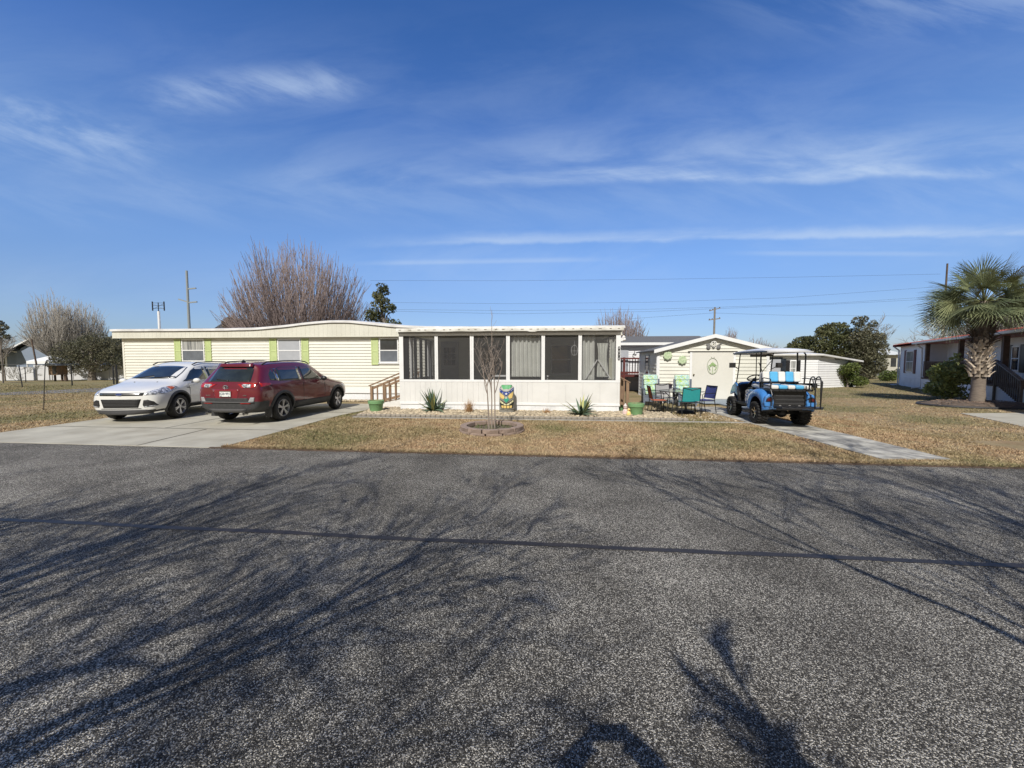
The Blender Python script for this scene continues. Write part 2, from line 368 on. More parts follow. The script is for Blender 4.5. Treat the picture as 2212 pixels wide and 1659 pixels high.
# asphalt
def asphalt_mat():
    m, nt, b = new_mat('asphalt'); N = nt.nodes; L = nt.links
    b.inputs['Roughness'].default_value = .85; b.inputs['Specular IOR Level'].default_value = .25
    t = N.new('ShaderNodeTexCoord'); v = t.outputs['Object']
    vo = N.new('ShaderNodeTexVoronoi'); vo.inputs['Scale'].default_value = 195; L.new(v, vo.inputs['Vector'])
    sc = N.new('ShaderNodeSeparateColor'); L.new(vo.outputs['Color'], sc.inputs[0])
    nz = N.new('ShaderNodeTexNoise'); nz.inputs['Scale'].default_value = 1.1; nz.inputs['Detail'].default_value = 8; nz.inputs['Roughness'].default_value = .65; L.new(v, nz.inputs[0])
    ad = N.new('ShaderNodeMath'); ad.operation = 'MULTIPLY_ADD'; ad.inputs[1].default_value = .55; L.new(nz.outputs[0], ad.inputs[0]); L.new(sc.outputs[0], ad.inputs[2])
    cr = N.new('ShaderNodeValToRGB'); cr.color_ramp.interpolation = 'LINEAR'
    e = cr.color_ramp.elements; e[0].position = 0.30; e[0].color = (.030, .027, .022, 1); e[1].position = 1.0; e[1].color = (.70, .66, .57, 1)
    for p, c in ((.56, (.060, .055, .047, 1)), (.74, (.140, .131, .115, 1)), (.87, (.30, .28, .24, 1))):
        q = cr.color_ramp.elements.new(p); q.color = c
    mp = N.new('ShaderNodeMath'); mp.operation = 'MULTIPLY'; mp.inputs[1].default_value = .80; L.new(ad.outputs[0], mp.inputs[0])
    L.new(mp.outputs[0], cr.inputs[0])
    big = N.new('ShaderNodeTexNoise'); big.inputs['Scale'].default_value = .35; big.inputs['Detail'].default_value = 5; L.new(v, big.inputs[0])
    h = N.new('ShaderNodeHueSaturation'); br = N.new('ShaderNodeMapRange'); br.inputs[1].default_value = .3; br.inputs[2].default_value = .7; br.inputs[3].default_value = .72; br.inputs[4].default_value = 1.18
    L.new(big.outputs[0], br.inputs[0]); L.new(br.outputs[0], h.inputs['Value']); L.new(cr.outputs[0], h.inputs['Color']); L.new(h.outputs[0], b.inputs['Base Color'])
    bp = N.new('ShaderNodeBump'); bp.inputs['Strength'].default_value = .9; bp.inputs['Distance'].default_value = .006; bp.invert = True
    L.new(vo.outputs['Distance'], bp.inputs['Height']); L.new(bp.outputs[0], b.inputs['Normal'])
    return m
asph = asphalt_mat()
g = MB(); n = 260; vs = []
for i in range(n+1):
    x = -60+120*i/n; j1 = .025*mnoise.noise(Vector((x*2.2, 1, 0)))+.02*mnoise.noise(Vector((x*7, 5, 0)))
    vs += [(x, RN(x)+j1, .006), (x, RE(x)+j1, .006)]
g.add(vs, [(2*i, 2*i+2, 2*i+3, 2*i+1) for i in range(n)])
o = g.build('road', asph); tag(o, 'grey chip-sealed asphalt road across the foreground', 'road', kind='structure')
# bare soil verge along the far road edge
g = MB(); vs = []; n = 700; vsoil = pm('verge_soil', (.13, .085, .055), (.07, .05, .035), 9, .95, .7, 50)
for i in range(n+1):
    x = -5.8+22*i/n; a = .05+.05*mnoise.noise(Vector((x*2.5, 3, 0)))+.035*mnoise.noise(Vector((x*11, 4, 0))); b = .05+.06*mnoise.noise(Vector((x*3.1, 8, 0)))+.03*mnoise.noise(Vector((x*13, 1, 0)))
    vs += [(x, RE(x)-a, .009), (x, RE(x)+.01, .022), (x, RE(x)+.03+b, .010)]
g.add(vs, [(3*i+k, 3*i+3+k, 3*i+4+k, 3*i+1+k) for i in range(n) for k in (0, 1)])
o = g.build('verge_soil', vsoil, smooth=2); tag(o, 'ragged brown soil edge between road and lawn', 'verge', kind='structure')
# tar seam
tar = pm('tar', (.024, .019, .015), (.036, .030, .025), 30, .45, .4, 90)
g = MB(); vs = []; n = 500
for i in range(n+1):
    x = -30+60*i/n; y = 3.41-.097*x+.05*mnoise.noise(Vector((x*.5, 9, 0)))+.012*mnoise.noise(Vector((x*3, 2, 0))); w = .034+.012*mnoise.noise(Vector((x*4, 7, 3)))
    vs += [(x, y-w, .010), (x, y+w, .010)]
g.add(vs, [(2*i, 2*i+2, 2*i+3, 2*i+1) for i in range(n)])
o = g.build('tar_seam', tar); tag(o, 'black sealed crack running along the middle of the road', 'road seam', kind='structure')
# side street
pave2 = pm('old_asphalt', (.22, .21, .20), (.16, .155, .15), 1.5, .9, .3, 60)
g = MB(); g.add([(-60, -6, .005), (-52, -10, .005), (-25.3, 19.0, .005), (-21.6, 22.6, .005), (-8, 40, .005), (-14, 42, .005), (-25.6, 26.0, .005), (-27.6, 20.6, .005)], [(0, 1, 2, 7), (2, 3, 6, 7), (3, 4, 5, 6)])
o = g.build('side_street', pave2); tag(o, 'narrow side street left of the homes', 'street', kind='structure')

# driveway
conc = pm('concrete', (.50, .475, .39), (.38, .36, .295), 1.1, .85, .35, 45, dirt=.55, contrast=(.3, .7))
DRV = [(-11.9, RE(-11.9)+.0), (-5.62, RE(-5.6)), (-5.30, 11.8), (-4.95, 13.2), (-4.9, 15.0), (-11.9, 15.4)]
g = MB(); g.prism([(x, y) for x, y in DRV], -.04, .014, 'z'); o = g.build('driveway', conc, bevel=.004); tag(o, 'pale concrete driveway with dark joints', 'driveway', kind='structure')
g = MB()
def strip(g, pts, w, z):
    vs = []
    for i, p in enumerate(pts):
        a = Vector(pts[max(0, i-1)]); b = Vector(pts[min(len(pts)-1, i+1)]); t = (b-a).normalized(); nrm = Vector((-t.y, t.x))*w
        vs += [(p[0]-nrm.x, p[1]-nrm.y, z), (p[0]+nrm.x, p[1]+nrm.y, z)]
    g.add(vs, [(2*i, 2*i+2, 2*i+3, 2*i+1) for i in range(len(pts)-1)])
def wig(a, b, n, amp, sd):
    return [(a[0]+(b[0]-a[0])*i/n+amp*mnoise.noise(Vector((i*.7, sd, 0))), a[1]+(b[1]-a[1])*i/n+amp*mnoise.noise(Vector((sd, i*.7, 0)))) for i in range(n+1)]
strip(g, wig((-11.9, 9.75), (-5.4, 9.15), 30, .03, 3), .014, .018)
strip(g, wig((-7.36, RE(-7.36)), (-7.45, 9.3), 10, .02, 5), .013, .0182)
strip(g, wig((-8.6, 9.45), (-8.3, 15), 20, .03, 8), .013, .0184)
strip(g, wig((-11.9, 12.9), (-5.0, 12.4), 24, .03, 11), .012, .0186)
o = g.build('driveway_joint', pm('joint_dirt', (.07, .062, .045), (.04, .036, .03), 20, .95)); tag(o, 'dark joints crossing the concrete driveway', 'joint', kind='structure')
# paver path
g = MB(); path_m = pm('paver', (.52, .50, .43), (.22, .21, .19), 3.2, .85, .35, 50, island=.14, contrast=(.36, .62))
PTH = [(6.25, 6.45), (7.45, 6.38), (7.75, 9.8), (7.55, 14.0), (6.35, 14.0), (6.42, 11.6)]
rows = 22
for j in range(rows):
    for i in range(4):
        def L_(t): 
            y = 6.42+t*(7.6); x0 = 6.25+.17*min(1, t*1.5); x1 = 7.42+.25*math.sin(min(1, t)*math.pi*.9); return y, x0, x1
        t0, t1 = j/rows+.0006, (j+1)/rows-.0006
        y0, a0, b0 = L_(t0); y1, a1, b1 = L_(t1)
        p = lambda a, b, k: a+(b-a)*(k)
        k0, k1 = i/4+.004, (i+1)/4-.004; z = .016+.004*rnd.random()
        vs = [(p(a0, b0, k0), y0, z), (p(a0, b0, k1), y0, z), (p(a1, b1, k1), y1, z), (p(a1, b1, k0), y1, z)]
        g.add(vs+[(v[0], v[1], -.03) for v in vs], [(0, 1, 2, 3), (0, 4, 5, 1), (1, 5, 6, 2), (2, 6, 7, 3), (3, 7, 4, 0)])
o = g.build('paver_path', path_m); tag(o, 'mottled grey square-paver path leading from the road to the shed', 'path', kind='structure')
# mow strip
MS = lambda x: 10.95-.098*x
g = MB(); n = 60; vs = []
for i in range(n+1):
    x = -4.75+11.2*i/n; vs += [(x, MS(x)-.06, .0), (x, MS(x)-.06, .02), (x, MS(x)+.07, .02), (x, MS(x)+.07, 0)]
g.add(vs, [(4*i+k, 4*i+4+k, 4*i+5+k, 4*i+1+k) for i in range(n) for k in range(3)])
o = g.build('concrete_edging', pm('edging', (.42, .40, .35), (.30, .28, .25), 4, .85, .3, 60)); tag(o, 'thin concrete strip between lawn and rock bed', 'edging', kind='structure')
# neighbour driveway
g = MB(); g.prism([(14.36, 12.24), (19.3, 12.5), (17.3, 4.8), (9.9, 5.60), (13.1, 9.87)][:5], -.04, .014, 'z'); o = g.build('neighbour_driveway', conc); tag(o, 'concrete driveway corner beside the palm house', 'driveway', kind='structure')
# cut its road-side end by keeping it on the grass only: nothing more needed (the road sheet starts where it ends)

# blue pad in front of shed
padm = pm('painted_pad', (.20, .25, .30), (.27, .31, .35), 3, .7, .2, 40, stretch=(1, 4, 1), dirt=.2)
g = MB(); P = [HF.w(5.9, 3.55), HF.w(7.7, 3.55), HF.w(7.75, 1.75), HF.w(8.75, 1.6), HF.w(8.75, 4.6), HF.w(5.9, 4.6)]
g.prism([(p.x, p.y) for p in P], -.02, .05, 'z'); o = g.build('shed_pad', padm); tag(o, 'blue-grey painted pad in front of the shed door', 'pad', kind='structure')

# rock bed
rockm = pm('river_rock', (.50, .43, .31), (.34, .275, .195), 9, .8, .4, 60, island=.38)
bedm = pm('bed_soil', (.20, .16, .11), (.12, .10, .07), 12, .95, .6, 60)
g = MB(); n = 40; vs = []
for i in range(n+1):
    x = -4.9+9.8*i/n; yb = 12.9-.095*x; vs += [(x, MS(x)+.10, .012), (x, yb, .03)]
g.add(vs, [(2*i, 2*i+2, 2*i+3, 2*i+1) for i in range(n)]); g.build('bed_soil', bedm); tag(bpy.data.objects['bed_soil'], 'soil under the river rocks in front of the porch', 'soil', kind='structure')
def rock(g, x, y, z, r, rg):
    a = rg.random()*6.28; sx, sy, sz = r*(.8+.5*rg.random()), r*(.7+.4*rg.random()), r*(.5+.3*rg.random())
    vs = []
    for j, (zz, q) in enumerate(((-.6, .75), (.1, 1.0), (.75, .62))):
        for k in range(6):
            t = a+6.283*k/6+j*.5; q2 = q*(.85+.3*rg.random()); vs.append((x+sx*q2*math.cos(t), y+sy*q2*math.sin(t), z+sz*zz))
    vs.append((x, y, z+sz)); fs = []
    for j in range(2):
        for k in range(6): fs.append((j*6+k, j*6+(k+1) % 6, j*6+6+(k+1) % 6, j*6+6+k))
    for k in range(6): fs.append((12+k, 12+(k+1) % 6, 18))
    g.add(vs, fs)
g = MB(); rg = random.Random(3)
for i in range(5200):
    x = -4.7+9.5*rg.random(); t = rg.random(); y0 = MS(x)+.22; y1 = 12.36-.095*x
    if x < -3.8: y1 = 12.36-.095*x+.4
    if x > 3.5: y1 = 12.36-.095*x-.1
    y = y0+(y1-y0)*t; rock(g, x, y, .035+.05*t+.02*rg.random(), .028+.032*rg.random(), rg)
for i in range(900):
    u = -9.3+4.6*rg.random(); v = 2.95+.5*rg.random(); p = HF.w(u, v); rock(g, p.x, p.y, .03, .03+.03*rg.random(), rg)
for i in range(520):
    p = gp(1390+200*rg.random(), 880+35*rg.random()); 
    if p.x < 6.3 and p.y < 14.2 and p.y > MS(p.x)+.15 and rg.random() < .75: rock(g, p.x, p.y, .012, .015+.028*rg.random(), rg)
o = g.build('river_rocks', rockm, fixn=False); tag(o, 'tan river rocks spread along the foot of the porch', 'rocks', kind='stuff')
for p_ in o.data.polygons: p_.use_smooth = True
# edging stones: individual small blocks along the bed
stm = pm('edging_stone', (.34, .30, .25), (.22, .20, .17), 8, .85, .4, 50)
g = MB(); g.box(-.073, .073, -.055, .055, 0, .075); proto = g.build('edging_stone', stm, bevel=.018)
rg = random.Random(5); x = -4.6; i = 0
while x < 4.95:
    o = proto if i == 0 else proto.copy()
    if i: col.objects.link(o)
    o.location = (x, MS(x)+.145+.008*rg.uniform(-1, 1), .008); o.rotation_euler = (rg.uniform(-.06, .06), rg.uniform(-.05, .05), -.098+rg.uniform(-.06, .06))
    tag(o, 'small grey-brown block in the low row edging the rock bed', 'edging stone', 'edging stones along the rock bed'); x += .152; i += 1

# grass blades
def scatter_grass(name, n, region, seed, hmin, hmax, label, wid=.006, dens=None):
    rg = random.Random(seed); V = []; Fc = []; k = 0
    pi2 = 6.2832
    while k < n:
        x, y = region(rg)
        if y < RE(x)+.0 or (inpoly(x, y, DRV)) or inpoly(x, y, PTH): continue
        if y > MS(x)-.05 and -4.75 < x < 6.4 and y < 12.6-.095*x and x < 4.9: continue
        if 14.3 > y and x > 13.2+(y-9.87)*.5 and y < 12.3: continue
        if abs(y-MS(x)) < .08 and -4.75 < x < 6.4: continue
        if (x+.49)**2+(y-9.2)**2 < .75**2: continue
        d = mnoise.noise(Vector((x*1.1, y*1.1, 4)))
        if d < -.25 and rg.random() < .45: continue
        h = hmin+(hmax-hmin)*rg.random()**1.5; a = rg.random()*pi2; w = wid*(.6+.8*rg.random())*(1+y*.06)
        ca, sa = math.cos(a)*w, math.sin(a)*w; lx, ly = rg.gauss(0, .8)*h, rg.gauss(0, .8)*h
        b = len(V); V += [(x-ca, y-sa, 0.0), (x+ca, y+sa, 0.0), (x+lx, y+ly, h)]; Fc.append((b, b+1, b+2)); k += 1
    g = MB(); g.v = V; g.f = Fc; g.m = [0]*len(Fc); o = g.build(name, blade_m, fixn=False); tag(o, label, 'grass', kind='stuff'); return o
def regA(rg):
    x = rg.uniform(-6.0, 9.5); return x, RE(x)+(rg.random()**1.25)*(6.0)
def regB(rg):
    t = rg.random(); d = 8+26*rg.random()**1.4; px = rg.uniform(1500, 2300); return (px-1106)/831*d, d
def regC(rg):
    d = 8+20*rg.random()**1.3; px = rg.uniform(-60, 300); return (px-1106)/831*d, d
def regE(rg):                                   # ragged fringe over the road edge
    x = rg.uniform(-5.6, 10.5); return x, RE(x)+.02+abs(rg.gauss(0, .07))
scatter_grass('lawn_grass', 150000, regA, 11, .012, .035, 'short dormant tan grass of the front lawn')
scatter_grass('side_lawn_grass', 60000, regB, 12, .015, .045, 'dormant grass right of the golf cart reaching to the palm house')
scatter_grass('left_lawn_grass', 26000, regC, 13, .015, .05, 'dormant grass left of the white car')
scatter_grass('road_edge_grass', 16000, regE, 14, .03, .08, 'longer ragged grass along the road edge')
# ================================================================ HOME
def siding(g, u0, u1, z0, z1, v, h=.127, d=.014, topfn=None):
    """lap siding: each course leans out at its bottom edge. v = face plane, outward is -v"""
    z = z0; n = int(math.ceil((z1-z0)/h-.001))
    for i in range(n):
        a = z0+i*h; b = min(z1, a+h)
        g.add([(u0, v-d, a), (u1, v-d, a), (u1, v, b), (u0, v, b), (u0, v, a), (u1, v, a)], [(0, 1, 2, 3), (4, 5, 1, 0)])
def ribbed(g, u0, u1, z0, z1, v, pitch=.17, gr=.012, d=.010, top=None):
    u = u0
    tz = top or (lambda q: z1)
    while u < u1-1e-4:
        e = min(u1, u+pitch); a = min(e, u+gr)
        g.add([(u, v, z0), (u, v-d, z0), (e-gr*.5, v-d, z0), (e, v, z0), (u, v, tz(u)), (u, v-d, tz(u)), (e-gr*.5, v-d, tz(e)), (e, v, tz(e))], [(1, 2, 6, 5), (2, 3, 7, 6), (0, 1, 5, 4)]); u = e
def rsiding_side(g, v0, v1, z0, z1, u, h=.127, d=.012, sgn=-1, z1b=None):
    n = int(math.ceil((z1-z0)/h-.001))
    for i in range(n):
        a = z0+i*h; b = min(z1, a+h)
        g.add([(u+sgn*d, v0, a), (u+sgn*d, v1, a), (u, v1, b), (u, v0, b), (u, v0, a), (u, v1, a)], [(0, 1, 2, 3), (4, 5, 1, 0)])
pane_dark = pm('pane_dark', (.02, .025, .035), (.04, .05, .06), 2, .05, spec=.8)
pane_screen = pm('pane_screen', (.16, .18, .21), (.12, .135, .16), 3, .25, spec=.5)
pane_blind = pm('pane_blind', (.42, .44, .48), (.38, .40, .44), 3, .15, spec=.5)
pane_curtain = pm('pane_curtain', (.42, .43, .42), (.16, .17, .18), 9, .12, spec=.6, stretch=(1.6, 1, .12), contrast=(.4, .6))

home = thing('mobile_home', 'long cream lap-sided mobile home with lime shutters and shallow curved roof', 'mobile home', HF.o, HF.th)
VW = 3.56
uL = HF.u(268, VW); uR = 3.85
zS = 2.74                                    # soffit line
def P(px, py, v=VW): return HF.pl(px, py, v)
g = MB(); siding(g, uL, uR, .50, zS, VW, .127, .026); g.add([(uL, VW, 0), (uR, VW, 0), (uR, VW+3.7, 0), (uL, VW+3.7, 0), (uL, VW, 3.0), (uR, VW, 3.0), (uR, VW+3.7, 3.0), (uL, VW+3.7, 3.0)], [(1, 2, 6, 5), (2, 3, 7, 6), (3, 0, 4, 7)])
g.box(uL-.012, uL+.075, VW-.030, VW+.002, .30, zS); g.box(uR-.075, uR+.012, VW-.030, VW+.002, .30, zS)
g.build('wall', cream, home)
# roof edge line sampled from the photo (underside of white fascia)
edge = [(uL-.30, 3.02), (-15, 3.01), (-13, 3.01), (-11.5, 3.03), (-10.2, 3.12), (-9.3, 3.22), (-8.2, 3.31), (-7.2, 3.30), (-6.2, 3.20), (-5.3, 3.10), (-4.0, 3.03), (-2, 3.00), (uR+.25, 2.99)]
def ez(u):
    for (a, za), (b, zb) in zip(edge, edge[1:]):
        if u <= b: 
            t = max(0, (u-a)/(b-a)); return za+(zb-za)*t
    return edge[-1][1]
g = MB(); ribbed(g, uL-.30, uR+.2, zS, 3.0, VW-.17, .20, .012, .012, top=lambda u: ez(u)-.01)
g.box(uL-.31, uR+.21, VW-.19, VW-.16, zS-.03, zS); g.box(uL-.30, uR+.2, VW-.16, VW, zS-.015, zS-.002)
g.prism([(VW-.17, zS), (VW+3.8, zS), (VW+3.8, 3.0), (VW+1.9, 3.1), (VW-.17, 3.0)], uL-.31, uL-.29, 'x')
g.build('frieze', cream_v, home)
g = MB(); n = 70; vs = []
prof = [(-.24, -.0), (-.24, .085), (-.10, .115), (1.9, .26), (4.0, .10), (4.0, -.02)]
us = [uL-.34+(uR+.3-uL+.34)*i/n for i in range(n+1)]
for u in us:
    for v, z in prof: vs.append((u, VW+v, ez(u)+z+.006*mnoise.noise(Vector((u*1.5, v, 0)))))
k = len(prof); g.add(vs, [(i*k+j, (i+1)*k+j, (i+1)*k+j+1, i*k+j+1) for i in range(n) for j in range(k-1)]+[tuple(range(k)), tuple(n*k+j for j in range(k))])
g.build('roof', pm('white_roof', (.80, .80, .80), (.64, .64, .63), 2.2, .5, dirt=.2), home, smooth=True)
g = MB(); ribbed(g, uL, uR, .0, .32, VW+.02, .12, .01, .008); g.build('skirting', white_rib, home)
g = MB(); g.box(uL-.02, uR+.02, VW-.035, VW+.0, .32, .50); g.build('base_band', white_clean, home)
def window(root, u0, u1, z0, z1, v, top, bot, fr=.045, name='window', sill=True, rail=.5, fm=white_clean):
    g = MB(); d0, d1 = v-.045, v-.012
    g.box(u0, u0+fr, d0, d1, z0, z1); g.box(u1-fr, u1, d0, d1, z0, z1); g.box(u0+fr, u1-fr, d0, d1, z1-fr, z1); g.box(u0+fr, u1-fr, d0, d1, z0, z0+fr)
    zm = z0+(z1-z0)*rail; g.box(u0+fr, u1-fr, d0+.004, d1, zm-.02, zm+.02)
    if sill: g.box(u0-.05, u1+.05, v-.07, v-.012, z0-.045, z0-.002)
    w = g.build(name, fm, root, bevel=.004)
    a = MB(); a.box(u0+fr, u1-fr, v-.026, v-.016, zm+.02, z1-fr); a.build('pane', top, w)
    a = MB(); a.box(u0+fr, u1-fr, v-.031, v-.021, z0+fr, zm-.02); a.build('pane', bot, w)
    return w
def shutter(root, u0, u1, z0, z1, v, m):
    g = MB(); g.box(u0, u1, v-.035, v-.013, z0, z1); fr = .045
    for a, b in ((z0+fr, (z0+z1)/2-fr*.4), ((z0+z1)/2+fr*.4, z1-fr)):
        k = int((b-a)/.045)
        for i in range(k): zz = a+(b-a)*i/k; g.add([(u0+fr, v-.046, zz), (u1-fr, v-.046, zz), (u1-fr, v-.036, zz+.036), (u0+fr, v-.036, zz+.036), (u0+fr, v-.036, zz), (u1-fr, v-.036, zz)], [(0, 1, 2, 3), (4, 5, 1, 0)])
    g.box(u0, u0+fr, v-.05, v-.036, z0, z1); g.box(u1-fr, u1, v-.05, v-.036, z0, z1)
    for a, b in ((z0, z0+fr), ((z0+z1)/2-fr*.4, (z0+z1)/2+fr*.4), (z1-fr, z1)): g.box(u0+fr, u1-fr, v-.05, v-.036, a, b)
    return g.build('shutter', m, root)
zt = P(640, 731)[1]-.01
for (s0, s1, w0, w1, s2, s3, top, bot, yb, ys) in ((380, 393.5, 395.5, 444, 446, 459, pane_curtain, pane_screen, 781, 783), (584.5, 600, 602, 651.5, 653.5, 668.5, pane_blind, pane_blind, 783, 786), (803.5, 818.5, 820.5, 861.5, None, None, pane_dark, pane_screen, 783.5, 788)):
    u0, u1 = HF.u(w0, VW), HF.u(w1, VW); window(home, u0, u1, P(w0, yb)[1], zt, VW, top, bot)
    shutter(home, HF.u(s0, VW), HF.u(s1, VW), P(s0, ys)[1], zt, VW, limegreen)
    if s2: shutter(home, HF.u(s2, VW), HF.u(s3, VW), P(s2, ys)[1], zt, VW, limegreen)
# inside the porch: door with nine lights, sliding window
du0, du1 = HF.u(953, VW), HF.u(991, VW)
g = MB(); g.box(du0, du1, VW-.05, VW-.014, .45, 2.5); dr = g.build('door', pm('door_grey', (.40, .42, .46), None, 4, .4), home)
g = MB()
for i in range(3):
    for j in range(3):
        a = du0+(du1-du0)*(.18+.22*i); b = a+(du1-du0)*.2; z = 1.52+.25*j; g.box(a, b, VW-.058, VW-.05, z, z+.22)
g.build('pane', pane_dark, dr)
g = MB(); g.sphere((du0+.09, VW-.08, 1.35), .03, 8, 6); g.build('handle', chrome, dr)
window(home, HF.u(1040, VW), HF.u(1085, VW), 1.25, 2.35, VW, pane_dark, pane_dark)
window(home, HF.u(1190, VW), HF.u(1235, VW), 1.15, 2.35, VW, pane_dark, pane_dark)

# ---------------------------------------------------------------- screened porch
porch = thing('screened_porch', 'white screened porch with six screen panels along its front', 'porch', HF.o, HF.th)
pu0, pu1 = HF.u(863, 0), HF.u(1340, 0); Q = lambda px, py: HF.pl(px, py, 0)
z_sk = Q(1100, 874.5)[1]; z_b1 = Q(1100, 870.5)[1]; z_s0 = Q(1100, 825.5)[1]; z_s1 = Q(1100, 820.5)[1]; z_t0 = Q(1100, 724.5)[1]; z_t1 = Q(1100, 719.5)[1]; z_f = Q(1100, 716)[1]
g = MB(); ribbed(g, pu0+.02, pu1-.02, 0, z_sk, -.0, .12, .01, .008)
g.build('skirting', white_rib, porch)
g = MB(); vs = []; n = 60
for i in range(n+1):
    u = pu0+(pu1-pu0)*i/n; w = .007*mnoise.noise(Vector((u*1.3, 0, 0))); vs += [(u, 0, z_sk-.01), (u, -.03, z_sk-.005+w), (u, -.03, z_b1+w), (u, 0, z_b1+.004)]
g.add(vs, [(4*i+k, 4*i+4+k, 4*i+5+k, 4*i+1+k) for i in range(n) for k in range(3)]); g.build('base_band', white_clean, porch)
g = MB(); ribbed(g, pu0+.0, HF.u(1150, 0), z_b1, z_s0, -.002, .175, .012, .012); ribbed(g, HF.u(1150, 0), pu1, z_b1, z_s0, -.002, .53, .012, .012)
g.build('lower_panel', offwhite_panel, porch)
scr = [(872, 939.5), (946.5, 1015.5), (1023.5, 1093.5), (1101.5, 1169.5), (1177, 1249), (1256.5, 1330)]
g = MB(); g.box(pu0, pu1, -.022, .06, z_s0, z_s1); g.box(pu0, pu1, -.022, .06, z_t0, z_t1)
edges = [pu0]+[HF.u(x, 0) for s in scr for x in s]+[pu1]
for i in range(0, len(edges), 2):
    a, b = edges[i], edges[i+1]
    if i in (0, len(edges)-2): g.box(a, b, -.026, .07, z_s1, z_t0)
    else:
        m_ = (a+b)/2; g.box(a, m_-.006, -.024, .06, z_s1, z_t0); g.box(m_+.006, b, -.020, .06, z_s1, z_t0); g.box(m_-.006, m_+.006, -.010, .05, z_s1, z_t0)
g.build('frame', white_clean, porch, bevel=.004)
screen_m = screenmat('insect_screen', (.085, .085, .09), .40)
for a, b in scr:
    g = MB(); u0, u1 = HF.u(a, 0), HF.u(b, 0); g.add([(u0, .02, z_s1), (u1, .02, z_s1), (u1, .02, z_t0), (u0, .02, z_t0)], [(0, 1, 2, 3)]); g.build('screen', screen_m, porch)
    g = MB()
    for (q0, q1, r0, r1) in ((u0, u0+.012, z_s1, z_t0), (u1-.012, u1, z_s1, z_t0), (u0, u1, z_s1, z_s1+.012), (u0, u1, z_t0-.012, z_t0)): g.box(q0, q1, .005, .019, r0, r1)
    g.build('screen_spline', blackm, porch)
# left side: posts, low wall, screens; right side likewise
zfl = .42
for sgn, u in ((1, pu0), (-1, pu1)):
    g = MB(); a, b = (u, u+.06) if sgn > 0 else (u-.06, u)
    g.box(a, b, .07, VW-.05, z_s0, z_s1); g.box(a, b, .07, VW-.05, z_t0, z_t1)
    if sgn > 0:
        for v in (.95, 1.05, 1.95, 2.05, 2.85, 3.0, 3.4): g.box(a, b, v, v+.08, zfl if v in (1.05, 1.95) else z_s1, z_t0)
    else:
        for v in (1.1, 2.2, 3.3): g.box(a, b, v, v+.08, z_s1, z_t0)
    g.build('side_frame', white_clean, porch)
    g = MB(); ui = u+.03*sgn
    g.add([(ui, .07, z_s1), (ui, VW-.05, z_s1), (ui, VW-.05, z_t0), (ui, .07, z_t0)], [(0, 1, 2, 3)]); g.build('side_screen', screen_m, porch)
    g = MB()
    g.box(u+.002 if sgn > 0 else u-.05, u+.05 if sgn > 0 else u-.002, .07, VW-.05, 0, z_s0); g.build('side_wall', offwhite_panel, porch)
g = MB(); g.box(pu0+.06, pu1-.06, .07, VW-.05, zfl-.05, zfl); g.build('floor', pm('porch_floor', (.10, .11, .09), (.07, .08, .07), 8, .9), porch)
# fascia and pan roof with ragged white drip edge
g = MB(); g.box(pu0-.02, pu1+.03, -.024, .0, z_t1, z_f+.02); g.build('header', pm('header_eave_shade', (.42, .43, .45), (.36, .37, .38), 4, .6), porch)  # header coloured grey to stand in for the shade under the eave
g = MB(); vs = []; n = 90; zr = Q(1100, 708.5)[1]
for i in range(n+1):
    u = pu0-.03+(pu1-pu0+.09)*i/n; w = .010*mnoise.noise(Vector((u*2.1, 3, 0)))+(-.022 if abs(u-.62) < .12 else 0)
    vs += [(u, -.02, z_f+.008+w), (u, -.175, z_f+w), (u, -.18, zr-.03+w*.5), (u, -.165, zr), (u, 1.8, zr+.06), (u, VW+.1, zr+.14)]
g.add(vs, [(6*i+k, 6*i+6+k, 6*i+7+k, 6*i+1+k) for i in range(n) for k in range(5)]+[(0, 1, 2, 3, 4, 5), tuple(6*n+k for k in range(6))])
g.build('roof', pm('porch_roof', (.76, .76, .73), (.55, .54, .49), 3.5, .55, dirt=.35), porch, smooth=True)
g = MB()
for i in range(26):
    u = pu0+.1+(pu1-pu0-.2)*i/25+.05*rnd.uniform(-1, 1); g.box(u, u+.05+.05*rnd.random(), -.187, -.178, zr-.06, zr-.045)
g.build('roof_screws', pm('rust', (.25, .22, .18), None, 9, .8), porch)
# curtains
curt = pm('curtain', (.78, .80, .76), (.68, .70, .66), 2, .8)
curtd = pm('curtain_side', (.22, .23, .26), (.22, .23, .25), 2, .8)
def curtain(u0, u1, v, z0, z1, m, folds, amp=.035, taper=None, parent=porch):
    g = MB()
    def fn(a, b):
        c = .5; w = 1.0 if not taper else 1-taper*math.sin(min(1, (1-b)*1.3)*math.pi)
        u = (u0+u1)/2+(a-.5)*(u1-u0)*w
        return (u, v+amp*math.sin(a*folds*6.283+.8*math.sin(b*2)), z0+(z1-z0)*b)
    g.grid(folds*10, 8, fn); return g.build('curtain', m, parent, smooth=2)
curtain(HF.u(1104, 0), HF.u(1168, 0), .14, z_s1+.1, z_t0, curt, 7)
curtain(HF.u(1256, 0), HF.u(1286, 0), .16, z_s1, z_t0, curt, 3)
curtain(HF.u(1291, 0), HF.u(1316, 0), .16, z_s1+.1, z_t0-.25, curt, 4, taper=.25)
curtain(HF.u(1320, 0), HF.u(1330, 0), .16, z_s1, z_t0-.2, curt, 2)
for v0, v1 in ((.12, .62), (1.1, 1.38), (1.72, 1.98), (2.35, 2.55), (2.95, 3.15)):
    g = MB(); g.grid(24, 2, lambda a, b: (pu0+.10+.035*math.sin(a*5*6.28), v0+(v1-v0)*a, zfl+.1+(z_t0-zfl-.1)*b)); g.build('curtain', curtd, porch, smooth=2)
